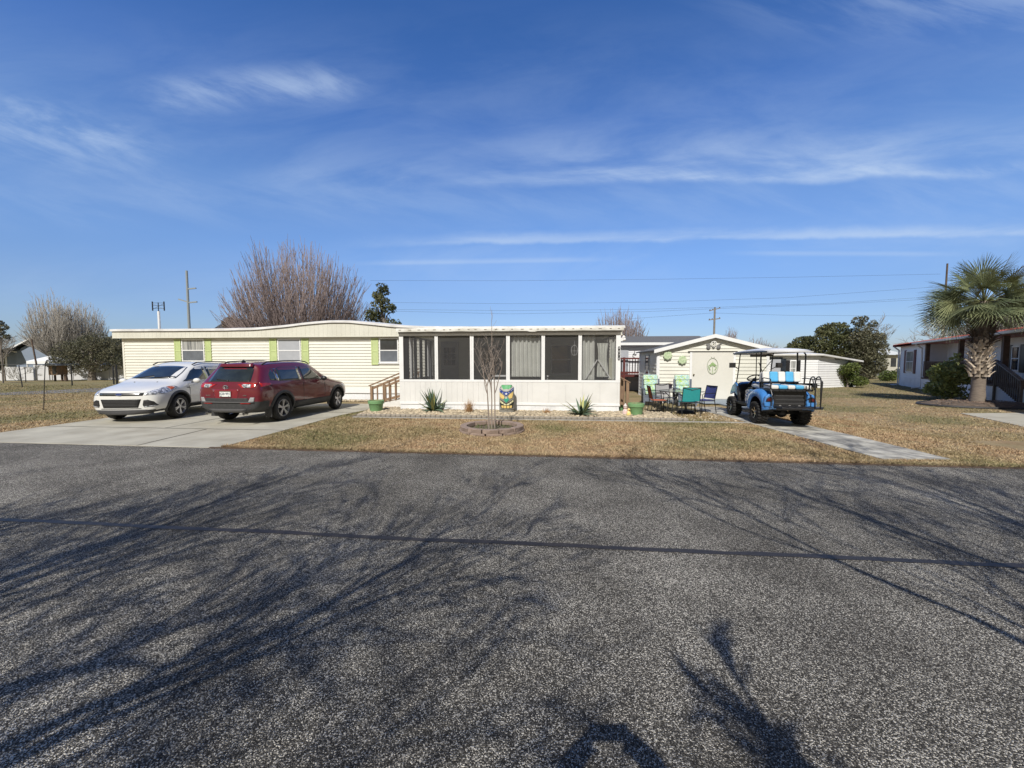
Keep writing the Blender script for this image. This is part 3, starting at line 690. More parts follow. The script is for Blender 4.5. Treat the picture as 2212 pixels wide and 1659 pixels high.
# furniture in porch
t = thing('day_bed', 'low white bench with a folded cloth behind the middle screens of the porch', 'bench', HF.w(HF.u(1110, 0)+.1, .62), HF.th)
g = MB(); g.box(-.85, 1.0, -.25, .25, 1.16, 1.21); g.build('bench_top', white_clean, t, bevel=.01)
for x in (-.8, .95):
    g = MB(); g.box(x-.03, x+.03, -.2, .2, .42, 1.16); g.build('leg', white_clean, t)
g = MB(); g.grid(20, 6, lambda a, b: (.05+.8*a, -.27+.5*b, 1.225+.05*abs(mnoise.noise(Vector((a*5, b*3, 1))))+.03*math.exp(-((a-.1)/.1)**2)+.03*math.exp(-((a-.85)/.08)**2))); g.build('cloth', white_clean, t, smooth=2)
t = thing('folding_easel', 'white A-shaped easel legs standing behind the last porch screen', 'easel', HF.w(HF.u(1291, 0)+.0, .10), HF.th)
for s_, e_ in (((-.36, 0, 1.12), (.0, .02, 1.72)), ((.03, .02, 1.72), (.42, 0, 1.12))):
    g = MB(); g.bar(s_, e_, .03, .045, up=(0, 1, 0)); g.build('leg', white_clean, t)
g = MB(); g.bar((.36, .03, 1.12), (.46, .03, 1.38), .03, .05, up=(0, 1, 0)); g.build('brace', white_clean, t)
t = thing('cream_shutter_board', 'tall narrow cream board leaning inside the last porch screen', 'board', HF.w(HF.u(1320, 0), .09), HF.th)
g = MB(); g.box(-.05, .05, 0, .03, 1.1, 1.78); g.build('board', pm('boardcream', (.62, .62, .50), None, 5, .6), t)
t = thing('dream_catcher', 'round wire hanging ornament inside the fifth porch screen', 'ornament', HF.w(HF.u(1243, 0)-.03, .09, 2.02), HF.th)
g = MB(); c0 = [(.0+.10*math.cos(a*.3927), 0, .16*math.sin(a*.3927)) for a in range(16)]; g.path(c0, .006, 5, closed=True); g.build('hoop', white_clean, t)
g = MB(); g.tube((-.10, 0, -.02), (.10, 0, -.02), .005); g.tube((0, 0, -.16), (0, 0, .3), .004); g.build('wire', white_clean, t)
# number plaque on the right corner post
def text_mesh(s, size, mat, parent, loc, rot, name='lettering', depth=.002, align='CENTER'):
    cu = bpy.data.curves.new(name, 'FONT'); cu.body = s; cu.size = size; cu.extrude = depth; cu.align_x = align; cu.align_y = 'CENTER'
    to = bpy.data.objects.new(name, cu); col.objects.link(to); bpy.context.view_layer.update()
    me = bpy.data.meshes.new_from_object(to.evaluated_get(bpy.context.evaluated_depsgraph_get())); col.objects.unlink(to); bpy.data.objects.remove(to)
    me.materials.clear(); me.materials.append(mat)
    o = bpy.data.objects.new(name, me); col.objects.link(o); o.parent = parent; o.location = loc; o.rotation_euler = rot; return o
up_, zp1 = Q(1336.2, 748); _, zp0 = Q(1336.2, 778)
t = thing('house_number_plaque', 'narrow black vertical house number plaque on the right porch corner', 'sign', HF.w(up_+.01, -.03), HF.th)
g = MB(); h_ = (zp1-zp0); n = 24; out = []
for i in range(n+1):
    z = zp0+h_*i/n; w = .030+.006*math.sin(i/n*math.pi*4)**2; w *= min(1, .35+min(i, n-i)*.5); out.append((w, z))
poly = [(w, z) for w, z in out]+[(-w, z) for w, z in reversed(out)]; g.prism(poly, -.012, 0.002); g.build('plate', blackm, t)
for i, ch in enumerate('0070'): text_mesh(ch, .085, white_clean, t, (0, -.0145, zp1-.055-(h_-.10)*i/3), (R(90), 0, 0))
t = thing('porch_light', 'small white twin spotlight under the right porch eave', 'lamp', HF.w(pu1+.02, -.02, Q(1345, 735)[1]), HF.th)
g = MB(); g.lathe([(.02, 0), (.045, .05), (.05, .1)], 12, (.02, -.02, .0), Matrix.Rotation(R(70), 3, 'Y')); g.lathe([(.02, 0), (.045, .05), (.05, .1)], 12, (.02, -.02, .05), Matrix.Rotation(R(45), 3, 'Y')); g.box(-.02, .03, -.04, 0, -.03, .07); g.build('lamp_head', white_clean, t)

# ---------------------------------------------------------------- wooden steps
def steps(name, label, u_near, u_far, vN, vF, zf, px_dir, m):
    t = thing(name, label, 'steps', HF.w(u_near, vN), HF.th); L = u_far-u_near; n = 3; ln = abs(L); s = 1 if L > 0 else -1
    for i in range(n):
        g = MB(); x0 = L*(i)/n; g.box(min(x0, x0+L/n*1.08), max(x0, x0+L/n*1.08), .05, vF-vN-.05, zf*(i+1)/(n+.6)-.035, zf*(i+1)/(n+.6)); g.build('tread', m, t)
    for v in (0.0, vF-vN):
        z0, z1 = .86, zf+.98
        g = MB(); g.bar((0-.10*s, v, z0-.06), (L, v, z1), .11, .035); g.build('handrail', m, t)
        g = MB(); g.bar((0, v, z0-.16), (L, v, z1-.13), .035, .085); g.build('rail', m, t)
        g = MB(); g.bar((0, v, .18), (L, v, zf+.12), .035, .085); g.build('rail', m, t)
        g = MB(); g.box(-.045, .045, v-.045, v+.045, 0, z0-.08); g.build('post', m, t)
        k = 6
        for i in range(1, k+1):
            x = L*i/(k+.3); zz = (z1-z0)*i/(k+.3); g = MB(); yv = v-.035 if v == 0 else v+.035; g.box(x-.02, x+.02, yv-.018, yv+.018, .12+zz*.55, z0-.12+zz); g.build('baluster', m, t)
        g = MB(); g.prism([(0, 0), (L, 0), (L, zf-.02), (0, .12)], v-.02, v+.015); g.build('stringer', woodb if v else white, t)
    return t
steps('wooden_steps', 'weathered brown wooden steps with railings at the left side of the porch', -5.12, pu0-.02, .95, 2.05, zfl, 1, woodb)
t = thing('wooden_railing', 'short weathered wooden railing at the right side of the porch', 'railing', HF.w(pu1+.05, .6), HF.th)
zr0 = 1.18
for x, v in ((.30, 0), (.30, .9)):
    g = MB(); g.box(x-.045, x+.045, v-.045, v+.045, 0, 1.02); g.build('post', woodb, t)
for v in (0, .9):
    g = MB(); g.bar((.38, v, .98), (-.05, v, 1.22), .12, .035); g.build('handrail', woodb, t)
    g = MB(); g.bar((.30, v, .25), (-.05, v, .35), .035, .09); g.build('rail', woodb, t)
    for i in range(2):
        g = MB(); x = .06+.12*i; g.box(x-.02, x+.02, v-.055, v-.018, .2, 1.05-.1*i+.05); g.build('baluster', woodb, t)
# ================================================================ SHED
SV = 4.52
shed = thing('garden_shed', 'cream gabled shed with a wide blank door and white rake boards', 'shed', HF.o, HF.th)
S = lambda px, py, v=SV: HF.pl(px, py, v)
su0, su1 = HF.u(1420, SV), HF.u(1660, SV); spk = HF.u(1540, SV); zpk = S(1540, 727)[1]; ztl = S(1416, 757)[1]; ztr = ztl+.02
topz = lambda u: ztl+(zpk-ztl)*(1-abs(u-spk)/((spk-su0) if u < spk else (su1-spk)))-.03
g = MB(); h = .152; i = 0; z = .08
while z < zpk-.05:
    b = z+h
    def span(zz):
        if zz <= ztl-.03: return su0, su1
        f = (zz-(ztl-.03))/(zpk-ztl); f = min(f, 1); return su0+(spk-su0)*f, su1+(spk-su1)*f
    a0, a1 = span(z); b0, b1 = span(b)
    g.add([(a0, SV-.026, z), (a1, SV-.026, z), (b1, SV, b), (b0, SV, b), (a0, SV, z), (a1, SV, z)], [(0, 1, 2, 3), (4, 5, 1, 0)]); z = b
D = 3.15
rsiding_side(g, SV, SV+D, .0, ztl-.02, su0, .152, .026, -1); rsiding_side(g, SV, SV+D, .0, ztl-.02, su1, .152, .014, 1)
g.add([(su0, SV+D, 0), (su1, SV+D, 0), (su1, SV+D, ztl), (spk, SV+D, zpk), (su0, SV+D, ztl)], [(0, 1, 2, 3, 4)])
g.build('wall', cream, shed)
for q_ in ((su0-.018, su0+.085, SV-.03, SV, .05, ztl-.02), (su1-.085, su1+.018, SV-.03, SV, .05, ztl-.02), (su0-.03, su0-.0, SV, SV+.05, .05, ztl-.02), (su0-.03, su0, SV+D-.05, SV+D, .0, ztl-.02)):
    g = MB(); g.box(*q_); g.build('corner_trim', white_clean, shed)
ov = .17
g = MB()
for (ua, za, ub, zb) in ((su0-ov, ztl-.045, spk, zpk+.02), (su1+ov, ztr-.045, spk, zpk+.02)):
    g.add([(ua, SV-ov, za), (ub, SV-ov, zb), (ub, SV+D+.1, zb), (ua, SV+D+.1, za), (ua, SV-ov, za+.05), (ub, SV-ov, zb+.05), (ub, SV+D+.1, zb+.05), (ua, SV+D+.1, za+.05)], [(0, 1, 2, 3), (4, 5, 6, 7), (0, 1, 5, 4), (0, 3, 7, 4), (2, 3, 7, 6)])
g.build('roof', pm('grey_shingle', (.16, .16, .16), (.10, .10, .105), 14, .9, .4, 60), shed)
g = MB()
for (ua, za, ub, zb) in ((su0-ov-.02, ztl-.045, spk, zpk+.02), (su1+ov+.02, ztr-.045, spk, zpk+.02)):
    g.add([(ua, SV-ov-.03, za-.075), (ub, SV-ov-.03, zb-.075), (ub, SV-ov-.03, zb+.075), (ua, SV-ov-.03, za+.075), (ua, SV-ov, za-.075), (ub, SV-ov, zb-.075), (ub, SV-ov, zb+.075), (ua, SV-ov, za+.075)], [(0, 1, 2, 3), (4, 5, 6, 7), (0, 1, 5, 4), (3, 2, 6, 7), (0, 3, 7, 4)])
g.build('rake_board', white_clean, shed)
door_m = pm('shed_door', (.70, .69, .64), (.66, .65, .60), 1.5, .5)
d0, d1 = HF.u(1494, SV), HF.u(1583, SV); dz0, dz1 = S(1540, 862)[1], S(1540, 760)[1]
g = MB(); g.box(d0, d1, SV-.045, SV-.016, dz0, dz1); g.box(d0+.02, d1-.02, SV-.05, SV-.045, dz0+.03, dz1-.03); dr = g.build('door', door_m, shed, bevel=.004)
g = MB(); g.sphere((d0+.07, SV-.09, dz0+1.02), .035, 10, 7); g.tube((d0+.07, SV-.08, dz0+1.02), (d0+.07, SV-.04, dz0+1.02), .015); g.build('door_knob', pm('brass', (.25, .2, .12), None, 8, .3, metal=.8), dr)
g = MB(); g.box(d0-.09, d0-.0, SV-.055, SV-.016, .06, dz1+.0); g.box(d1, d1+.09, SV-.055, SV-.016, .06, dz1); g.build('door_casing', white_clean, shed, bevel=.004)
g = MB(); g.box(d0-.17, d1+.15, SV-.075, SV-.016, dz1+.002, dz1+.028); g.build('drip_cap', blackm, shed)
g = MB(); g.prism([(SV-1.35, .051), (SV-.016, .051), (SV-.016, dz0-.01)], d0+.02, d1, 'x'); g.build('ramp', padm, shed)
su = HF.w  # side window
def sidewin(root, u, v0, v1, z0, z1):
    g = MB(); a, b = u-.045, u-.015; f = .05
    g.box(a, b, v0, v0+f, z0, z1); g.box(a, b, v1-f, v1, z0, z1); g.box(a, b, v0+f, v1-f, z1-f, z1); g.box(a, b, v0+f, v1-f, z0, z0+f); zm = (z0+z1)/2; g.box(a, b, v0+f, v1-f, zm-.02, zm+.02)
    w = g.build('window', pm('bluegrey_frame', (.36, .42, .48), None, 5, .5), root)
    g = MB(); g.box(u-.03, u-.02, v0+f, v1-f, z0+f, zm-.02); g.box(u-.03, u-.02, v0+f, v1-f, zm+.02, z1-f); g.build('pane', pane_dark, w)
sidewin(shed, su0, SV+1.25, SV+1.95, 1.05, 1.98)
g = MB(); q = S(1484, 815); g.box(q[0]-.06, q[0]+.06, SV-.05, SV-.012, q[1]-.05, q[1]+.05); g.build('outlet_box', pm('grey_box', (.42, .41, .38), None, 6, .5), shed)
# wall ornaments
def flower_disc(px, py, label):
    u, z = S(px, py); t = thing('flower_plaque', label, 'wall ornament', HF.w(u, SV-.05, z), HF.th, 'green flower plaques on the shed')
    g = MB(); n = 16; vs = [(0, -.03, 0)]
    for r, d in ((.05, -.05), (.11, -.03), (.175, -.055)):
        for k in range(n*2):
            a = math.pi*k/n; rr = r*(1+.10*math.cos(8*a)*(r > .1)); vs.append((rr*math.cos(a), d, rr*math.sin(a)))
    m = n*2; fs = [(0, 1+k, 1+(k+1) % m) for k in range(m)]
    for j in range(2): fs += [(1+j*m+k, 1+j*m+(k+1) % m, 1+(j+1)*m+(k+1) % m, 1+(j+1)*m+k) for k in range(m)]
    g.add(vs, fs); o = g.build('plate', pm('green_glaze', (.36, .50, .28), (.62, .68, .50), 14, .35), t, smooth=2); md = o.modifiers.new('s', 'SOLIDIFY'); md.thickness = .008
    return t
flower_disc(1441, 768, 'upper green flower-shaped plate on the shed wall, left of the other')
flower_disc(1472.5, 777.5, 'lower green flower-shaped plate on the shed wall, nearer the door')
# palm leaf ornament on the door
u, z = S(1538, 791); t = thing('palm_wreath', 'oval wire wreath with a green palm leaf hanging on the shed door', 'wall ornament', HF.w(u, SV-.065, z), HF.th)
gw = pm('sage_wire', (.30, .36, .24), (.22, .26, .18), 10, .5)
g = MB(); g.path([(.215*math.cos(a/24*6.2832), 0, .33*math.sin(a/24*6.2832)) for a in range(24)], .008, 5, closed=True); g.build('hoop', gw, t)
g = MB()
for k in range(9):
    a = R(-25+k*28.75); L = .15+.03*math.sin(k*1.9); g.add([(0, -.01, .05), (math.cos(a)*L*.5-math.sin(a)*.022, -.015, .05+math.sin(a)*L*.5+math.cos(a)*.022), (math.cos(a)*L, -.008, .05+math.sin(a)*L-.03), (math.cos(a)*L*.5+math.sin(a)*.022, -.015, .05+math.sin(a)*L*.5-math.cos(a)*.022)], [(0, 1, 2, 3)])
g.tube((0, 0, -.3), (.01, -.005, .05), .01); 
for s_ in (-1, 1):
    for k in range(4): g.add([(s_*.02, 0, -.3+.03*k), (s_*(.10+.02*k), -.01, -.25+.06*k), (s_*(.16+.012*k), -.005, -.19+.085*k), (s_*(.08+.01*k), -.01, -.28+.06*k)], [(0, 1, 2, 3)])
g.build('palm_leaf', pm('palm_green', (.34, .50, .22), (.24, .36, .16), 10, .5), t)
g = MB(); g.sphere((-.05, 0, .37), .013, 6, 5); g.sphere((.05, 0, .37), .013, 6, 5); g.build('hook', blackm, t)
# pelicans at the gable
u, z = S(1540.5, 745.5); t = thing('bird_ornament', 'white and grey bird silhouettes fixed under the shed gable', 'wall ornament', HF.w(u, SV-.05, z), HF.th)
bw = pm('bird_white', (.72, .72, .70), None, 10, .5); bg_ = pm('bird_grey', (.20, .20, .20), (.12, .12, .12), 16, .6)
g = MB(); g.path([(-.02, 0, -.1), (-.09, 0, .0), (-.07, 0, .13), (.0, 0, .17), (.03, 0, .09), (-.02, 0, .05)], [.02, .028, .03, .03, .022, .015], 8); g.path([(.02, 0, -.1), (.10, 0, 0), (.09, 0, .12), (.03, 0, .16)], [.02, .026, .026, .02], 8); g.build('neck', bw, t, smooth=2)
for x in (-.2, .2, 0):
    g = MB(); g.sphere((x, 0, -.09), .085 if x else .05, 12, 8, (1, .3, 1.05)); g.build('body', bg_, t, smooth=2)
g = MB(); g.add([(-.31, 0, .05), (-.13, 0, .07), (-.16, -.02, .0), (-.26, -.02, .0)], [(0, 1, 2, 3)]); g.add([(.12, -.01, .0), (.36, 0, .10), (.34, 0, .06), (.16, -.01, -.04)], [(0, 1, 2, 3)]); g.build('wing', bg_, t)

# ================================================================ white neighbour home behind
VN = 10.7
nb = thing('white_mobile_home', 'white mobile home with grey shingle roof and maroon deck, seen between porch and shed', 'mobile home', HF.o, HF.th)
N_ = lambda px, py, v=VN: HF.pl(px, py, v)
ua, ub = 1.2, HF.u(1528, VN); ze = N_(1400, 746)[1]
wl_ = pm('white_lap', (.80, .81, .82), (.74, .75, .78), 2, .5)
g = MB(); siding(g, ua, ub, .55, ze, VN, .127, .012); g.box(ua, ub, VN+.001, VN+4.2, 0, ze); g.build('wall', wl_, nb)
g = MB(); g.prism([(VN-.3, ze+.0), (VN+4.5, ze+.0), (VN+4.5, ze+.14), (VN+2.1, ze+.66), (VN-.3, ze+.14)], ua-.3, ub+.3, 'x'); g.build('roof', MATS['grey_shingle'], nb)
g = MB(); g.box(ua-.3, ub+.3, VN-.33, VN-.30, ze+.0, ze+.15); g.build('fascia', white_clean, nb)
g = MB(); g.box(ua, ub, VN-.015, VN-.0, 0, .55); g.build('skirting', white_rib, nb)
g = MB(); a, b = HF.u(1340, VN), HF.u(1357, VN); g.box(a-.4, b, VN-.05, VN-.013, .6, ze-.25); d = g.build('door', pane_blind, nb)
g = MB(); g.sphere((b-.08, VN-.09, 1.5), .035, 8, 6); g.build('door_knob', MATS['brass'], d)
t = thing('maroon_deck', 'maroon painted deck stairs with railings on the white home behind', 'deck', HF.w(HF.u(1342, 9.3), 9.0), HF.th)
zd = .95; U_ = 1.35
g = MB(); g.box(-1.2, U_, 0, 1.65, zd-.1, zd); g.build('platform', maroon, t)
for v in (0.02, 1.5):
    g = MB(); g.box(-1.2, U_, v-.03, v+.03, zd+.86, zd+.93); g.box(-1.2, U_, v-.03, v+.03, zd+.08, zd+.15); g.build('rail', maroon, t)
    for x in (U_-.04, .1):
        g = MB(); g.box(x-.05, x+.05, v-.05, v+.05, 0, zd+.95); g.build('post', maroon, t)
    for i in range(16):
        x = -1.1+i*.15; g = MB(); g.box(x-.012, x+.012, v-.012, v+.012, zd+.1, zd+.88); g.build('baluster', blackm, t)
    g = MB(); g.bar((U_, v, zd+.90), (U_+2.0, v, .92), .08, .08); g.bar((U_, v, zd+.1), (U_+2.0, v, .16), .08, .2); g.build('stair_rail', maroon, t)
    for i in range(1, 10):
        x = U_+.2*i; zz = zd*(1-i/10); g = MB(); g.box(x-.018, x+.018, v-.018, v+.018, zz+.1, zz+.9); g.build('baluster', maroon, t)
    g = MB(); x = U_+2.0; g.box(x-.05, x+.05, v-.05, v+.05, 0, 1.0); g.build('post', maroon, t)
g = MB(); g.prism([(U_, 0), (U_+2.1, 0), (U_, zd-.1)], -.02, -.0); g.build('stringer', white, t)
for i in range(5):
    g = MB(); x = U_+.4*i; g.box(x, x+.42, .06, 1.45, zd-.19*(i+1)-.03, zd-.19*(i+1)); g.build('tread', maroon, t)
t = thing('hanging_fixture', 'dark scroll ornament hanging beside the door of the white home behind', 'ornament', HF.w(HF.u(1370, VN), VN-.06, N_(1370, 766)[1]), HF.th)
g = MB(); g.path([(0, 0, .25), (0, 0, .08), (-.09, 0, .03), (-.1, 0, -.08), (0, 0, -.1), (.02, 0, 0), (.1, 0, .04)], .022, 6); g.build('scroll', bg_, t); g = MB(); g.sphere((-.02, 0, -.14), .06, 8, 6); g.build('lamp_globe', bw, t, smooth=2)

# ================================================================ small white building far right of shed
wb = thing('white_annex', 'small white lap-sided building with black shutters behind the golf cart', 'building', (0, 0, 0))
c0 = gp(1765, 838); Y0 = c0.y
FA = Frame((c0.x, c0.y), math.atan(-0.095)); FB_dir = Vector((.93, .36))
A = lambda px, py: FA.pl(px, py, 0)
ul = A(1640, 800)[0]; zta = A(1700, 768)[1]
wb.location = (c0.x, c0.y, 0); wb.rotation_euler = (0, 0, FA.th)
e = Vector((FB_dir.dot(FA.eu.xy), FB_dir.dot(FA.ev.xy)))     # wing direction in local axes
L = 3.95; pB = e*L
g = MB(); siding(g, ul, 0, .3, zta, 0, .15, .026); g.add([(ul, 0, 0), (0, 0, 0), (pB.x, pB.y, 0), (pB.x, pB.y+3.5, 0), (ul, 4.5, 0), (ul, 0, zta), (0, 0, zta+.06), (pB.x, pB.y, zta-.36), (pB.x, pB.y+3.5, zta-.36), (ul, 4.5, zta)], [(0, 4, 9, 5), (2, 3, 8, 7), (3, 4, 9, 8)])
for i in range(16):
    z = .15*i; zb = z+.15; o_ = Vector((e.y, -e.x))*.028
    if z > zta: break
    f = lambda q: 1.0 if q < zta-.36 else max(0, (zta+.06-q)/.42)
    Lz = L*min(1, f(zb)); p1 = e*Lz; g.add([(o_.x, o_.y, z), (p1.x+o_.x, p1.y+o_.y, z), (p1.x, p1.y, zb), (0, 0, zb), (0, 0, z), (p1.x, p1.y, z)], [(0, 1, 2, 3), (4, 5, 1, 0)])
g.build('wall', wl_, wb)
g = MB(); hh = .34
vs = [(ul-.2, -.3, zta+.0), (.12, -.3, zta+.0), (pB.x+.3*e.x+.05, pB.y-.2, zta-.42), (pB.x+.3, pB.y+3.7, zta-.36), (ul-.2, 4.7, zta), (ul+.2, 2.2, zta+hh+.12), (-.6, 2.0, zta+hh)]
vs2 = [(x, y, z+.10) for x, y, z in vs[:5]]
g.add(vs+vs2, [(0, 1, 8, 7), (1, 2, 9, 8), (2, 3, 10, 9), (3, 4, 11, 10), (4, 0, 7, 11), (7, 8, 6, 5), (8, 9, 10, 6), (10, 11, 5, 6), (11, 7, 5), (0, 4, 3, 2, 1)])
g.build('roof', MATS['white_roof'], wb)
for (x0, x1, y0, y1, nm) in ((1664, 1685, 775, 835, 'door'), (1706, 1719, 779, 812, None)):
    u0, u1 = A(x0, 800)[0], A(x1, 800)[0]; z1_, z0_ = A(x0, y0)[1], A(x0, y1)[1]
    if nm: g = MB(); g.box(u0, u1, -.05, -.016, .1, z1_); d = g.build('door', pane_blind, wb); g = MB(); g.box(u0-.08, u1+.1, -.06, -.05, z1_, z1_+.09); g.box(u1, u1+.32, -.055, -.02, .1, z1_); g.build('door_casing', pane_dark, wb)
    else:
        window(wb, u0, u1, z0_, z1_, 0, pane_curtain, pane_curtain)
        for q0, q1 in ((1697, 1705), (1720, 1728)): g = MB(); g.box(A(q0, 800)[0], A(q1, 800)[0], -.045, -.016, z0_, z1_+.03); g.build('shutter', blackm, wb)

# ================================================================ planters and small things
def planter(x, y, r, h, label, z=0, group='green plastic planters'):
    t = thing('green_planter', label, 'planter', (x, y, z), 0, group)
    g = MB(); g.lathe([(r*.72, 0), (r*.90, h*.72), (r*.93, h*.74), (r*1.0, h*.76), (r*1.03, h*.98), (r*1.0, h), (r*.92, h), (r*.90, h*.88)], 32, cap=False); g.add([(r*.72*math.cos(a*.19635), r*.72*math.sin(a*.19635), .004) for a in range(32)], [tuple(range(32))]); g.build('pot', terra, t, smooth=True)
    g = MB(); n = 24; g.add([(0, 0, h*.9)]+[(r*.9*math.cos(a*6.2832/n), r*.9*math.sin(a*6.2832/n), h*.88+.01*rnd.random()) for a in range(n)], [(0, 1+k, 1+(k+1) % n) for k in range(n)]); g.build('soil', bedm, t)
    g = MB(); rg = random.Random(int(x*100))
    for i in range(60):
        a = rg.random()*6.28; q = r*.8*rg.random()**.5; hh_ = .03+.06*rg.random(); b = rg.random()*6.28
        g.add([(q*math.cos(a)-.008*math.cos(b), q*math.sin(a)-.008*math.sin(b), h*.88), (q*math.cos(a)+.008*math.cos(b), q*math.sin(a)+.008*math.sin(b), h*.88), (q*math.cos(a)+rg.gauss(0, .03), q*math.sin(a)+rg.gauss(0, .03), h*.9+hh_)], [(0, 1, 2)])
    g.build('dry_stems', leafmat('dry_stem', (.42, .33, .18), (.30, .22, .12), .3), t); return t
p = gp(813.5, 892.5); planter(p.x, p.y-.03, .245, .42, 'green planter standing left of the porch by the wooden steps')
p = gp(1373.5, 901); planter(p.x, p.y+.0, .235, .42, 'green planter at the right corner of the porch beside the patio')
p = gp(1348, 892); planter(p.x+.02, p.y+.35, .16, .30, 'small dark green planter tucked behind the right porch corner')
p = gp(1350.5, 901); t = thing('pink_figurine', 'small pink and white garden figurine at the right porch corner', 'figurine', (p.x, p.y-.0, .05))
pk = pm('pink_paint', (.62, .36, .36), (.72, .66, .62), 22, .5); yl = pm('yellow_paint', (.80, .60, .13), (.75, .65, .4), 14, .5)
g = MB(); g.lathe([(.075, 0), (.09, .05), (.07, .16), (.04, .2)], 14); g.build('body', pk, t, smooth=2); g = MB(); g.sphere((0, 0, .25), .06, 12, 8); g.build('head', pk, t, smooth=2)
g = MB(); g.lathe([(.065, .27), (.05, .30), (.0, .38)], 12); g.build('hat', pm('hat_white', (.7, .62, .6), None, 9, .6), t, smooth=2)
p = gp(1358, 902.5); t = thing('yellow_duck_figurine', 'small yellow garden duck beside the pink figurine', 'figurine', (p.x, p.y-.0, .04))
g = MB(); g.lathe([(.05, 0), (.075, .04), (.06, .12), (.03, .17)], 14); g.build('body', yl, t, smooth=2); g = MB(); g.sphere((0, 0, .20), .045, 12, 8); g.build('head', yl, t, smooth=2); g = MB(); g.lathe([(.02, 0), (.004, .04)], 8, (0, -.04, .195), Matrix.Rotation(R(90), 3, 'X')); g.build('beak', pm('orange_paint', (.8, .3, .06), None, 9, .5), t)

# agave
agm = leafmat('agave', (.075, .125, .085), (.12, .17, .11), .2, 3, .1); agy = leafmat('agave_edge', (.42, .42, .16), (.34, .36, .14), .25, 3, .15)
def agave(x, y, seed, label, up, yellow):
    rg = random.Random(seed); t = thing('agave', label, 'agave plant', (x, y, .03), 0, 'agaves in the rock bed')
    for (n, lo, hi, ln, m, nm) in ((22, 4, 42, .52, agm, 'leaves'), (yellow, 35, 80, .60, agy, 'yellow_leaves'), (up, 58, 88, .62, agm, 'upright_leaves')):
        g = MB()
        for i in range(n):
            az = rg.random()*6.283 if nm == 'leaves' else rg.random()*6.283; el = R(rg.uniform(lo, hi)); L = 1.22*ln*rg.uniform(.75, 1.15); w = .046*rg.uniform(.8, 1.2); k = 7; vs = []
            p = Vector((0, 0, .02)); side = Vector((-math.sin(az), math.cos(az), 0)); e_ = el+.5*(nm == 'leaves')
            for j in range(k+1):
                s = j/k; ww = w*(1-s**2.2)*(.75+.6*s*(1-s)*2)+.001; d = Vector((math.cos(az)*math.cos(e_), math.sin(az)*math.cos(e_), math.sin(e_))); nrm = side.cross(d)
                vs += [tuple(p+side*ww+nrm*ww*.45), tuple(p-nrm*ww*.15), tuple(p-side*ww+nrm*ww*.45)]
                p = p+d*L/k; e_ -= (.20 if nm == 'leaves' else .04)*rg.uniform(.6, 1.3)
            g.add(vs, [(3*j+a, 3*j+3+a, 3*j+4+a, 3*j+1+a) for j in range(k) for a in (0, 1)])
        g.build(nm, m, t, smooth=2)
    return t
p = gp(937, 893); agave(p.x, p.y-.1, 4, 'spiky agave with tall dark leaves left in the rock bed', 16, 7)
p = gp(1256, 902); agave(p.x, p.y+.0, 9, 'spiky agave with yellow-green upright centre right in the rock bed', 5, 12)
# dry grass tufts
tuftm = leafmat('dry_tuft', (.42, .27, .13), (.30, .16, .08), .4, 6, .2)
def tuft(x, y, h, n, spread, seed, label):
    rg = random.Random(seed); g = MB()
    for i in range(n):
        a = rg.random()*6.28; e = rg.gauss(0, spread); L = h*rg.uniform(.3, 1.0); b = Vector((rg.gauss(0, .04), rg.gauss(0, .03), 0)); tip = b+Vector((math.sin(e)*L*math.cos(a), math.sin(e)*L*math.sin(a), L*math.cos(e))); mid = (b+tip)/2+Vector((rg.gauss(0, .02), 0, L*.08)); w = .004
        g.add([b+Vector((-w, 0, 0)), b+Vector((w, 0, 0)), mid+Vector((w*.9, 0, 0)), mid+Vector((-w*.9, 0, 0)), tip], [(0, 1, 2, 3), (3, 2, 4)])
    o = g.build('dry_tuft', tuftm, loc=(x, y, .03)); tag(o, label, 'dry plant', 'dry tufts in the rock bed')
p = gp(1013.5, 896); tuft(p.x, p.y, .52, 150, .28, 1, 'tall dry brown grass tuft between the left agave and the tiki')
p = gp(1181, 898); tuft(p.x, p.y, .24, 150, .7, 2, 'low dry reddish tuft between the tiki and the right agave')
p = gp(950, 902); tuft(p.x-.1, p.y-.0, .10, 40, .8, 5, 'tiny dry sprig in front of the left agave')

# tiki
tx, ty = -.16, 11.93
t = thing('tiki_statue', 'grey carved tiki statue with painted face standing before the porch', 'statue', (tx, ty, .05), HF.th)
stone = pm('tiki_stone', (.30, .29, .26), (.20, .195, .18), 14, .8, .4, 60)
W = .225; H = .87
g = MB(); prof = [(.215, 0), (.235, .05), (.238, .3), (.228, .6), (.222, .80), (.20, .84), (.17, .85), (.165, .89)]
def tr(r, z): return r
g.lathe(prof, 40); ob = g.build('body', stone, t, smooth=True); ob.scale = (1, .62, 1)
g = MB(); g.prism([(-.30, -.22), (-.12, -.27), (.12, -.27), (.30, -.2), (.28, .15), (-.28, .15)], -.05, .0, 'z'); g.build('base_slab', pm('slab', (.50, .48, .46), None, 7, .8), t, bevel=.01)
def skin(x, z, off=.006):          # point on the body front
    r = prof[0][0]
    for (r0, z0), (r1, z1) in zip(prof, prof[1:]):
        if z0 <= z <= z1: r = r0+(r1-r0)*(z-z0)/(z1-z0)
    x = max(-r*.995, min(r*.995, x)); return (x, -(math.sqrt(max(0, r*r-x*x))*.62+off), z)
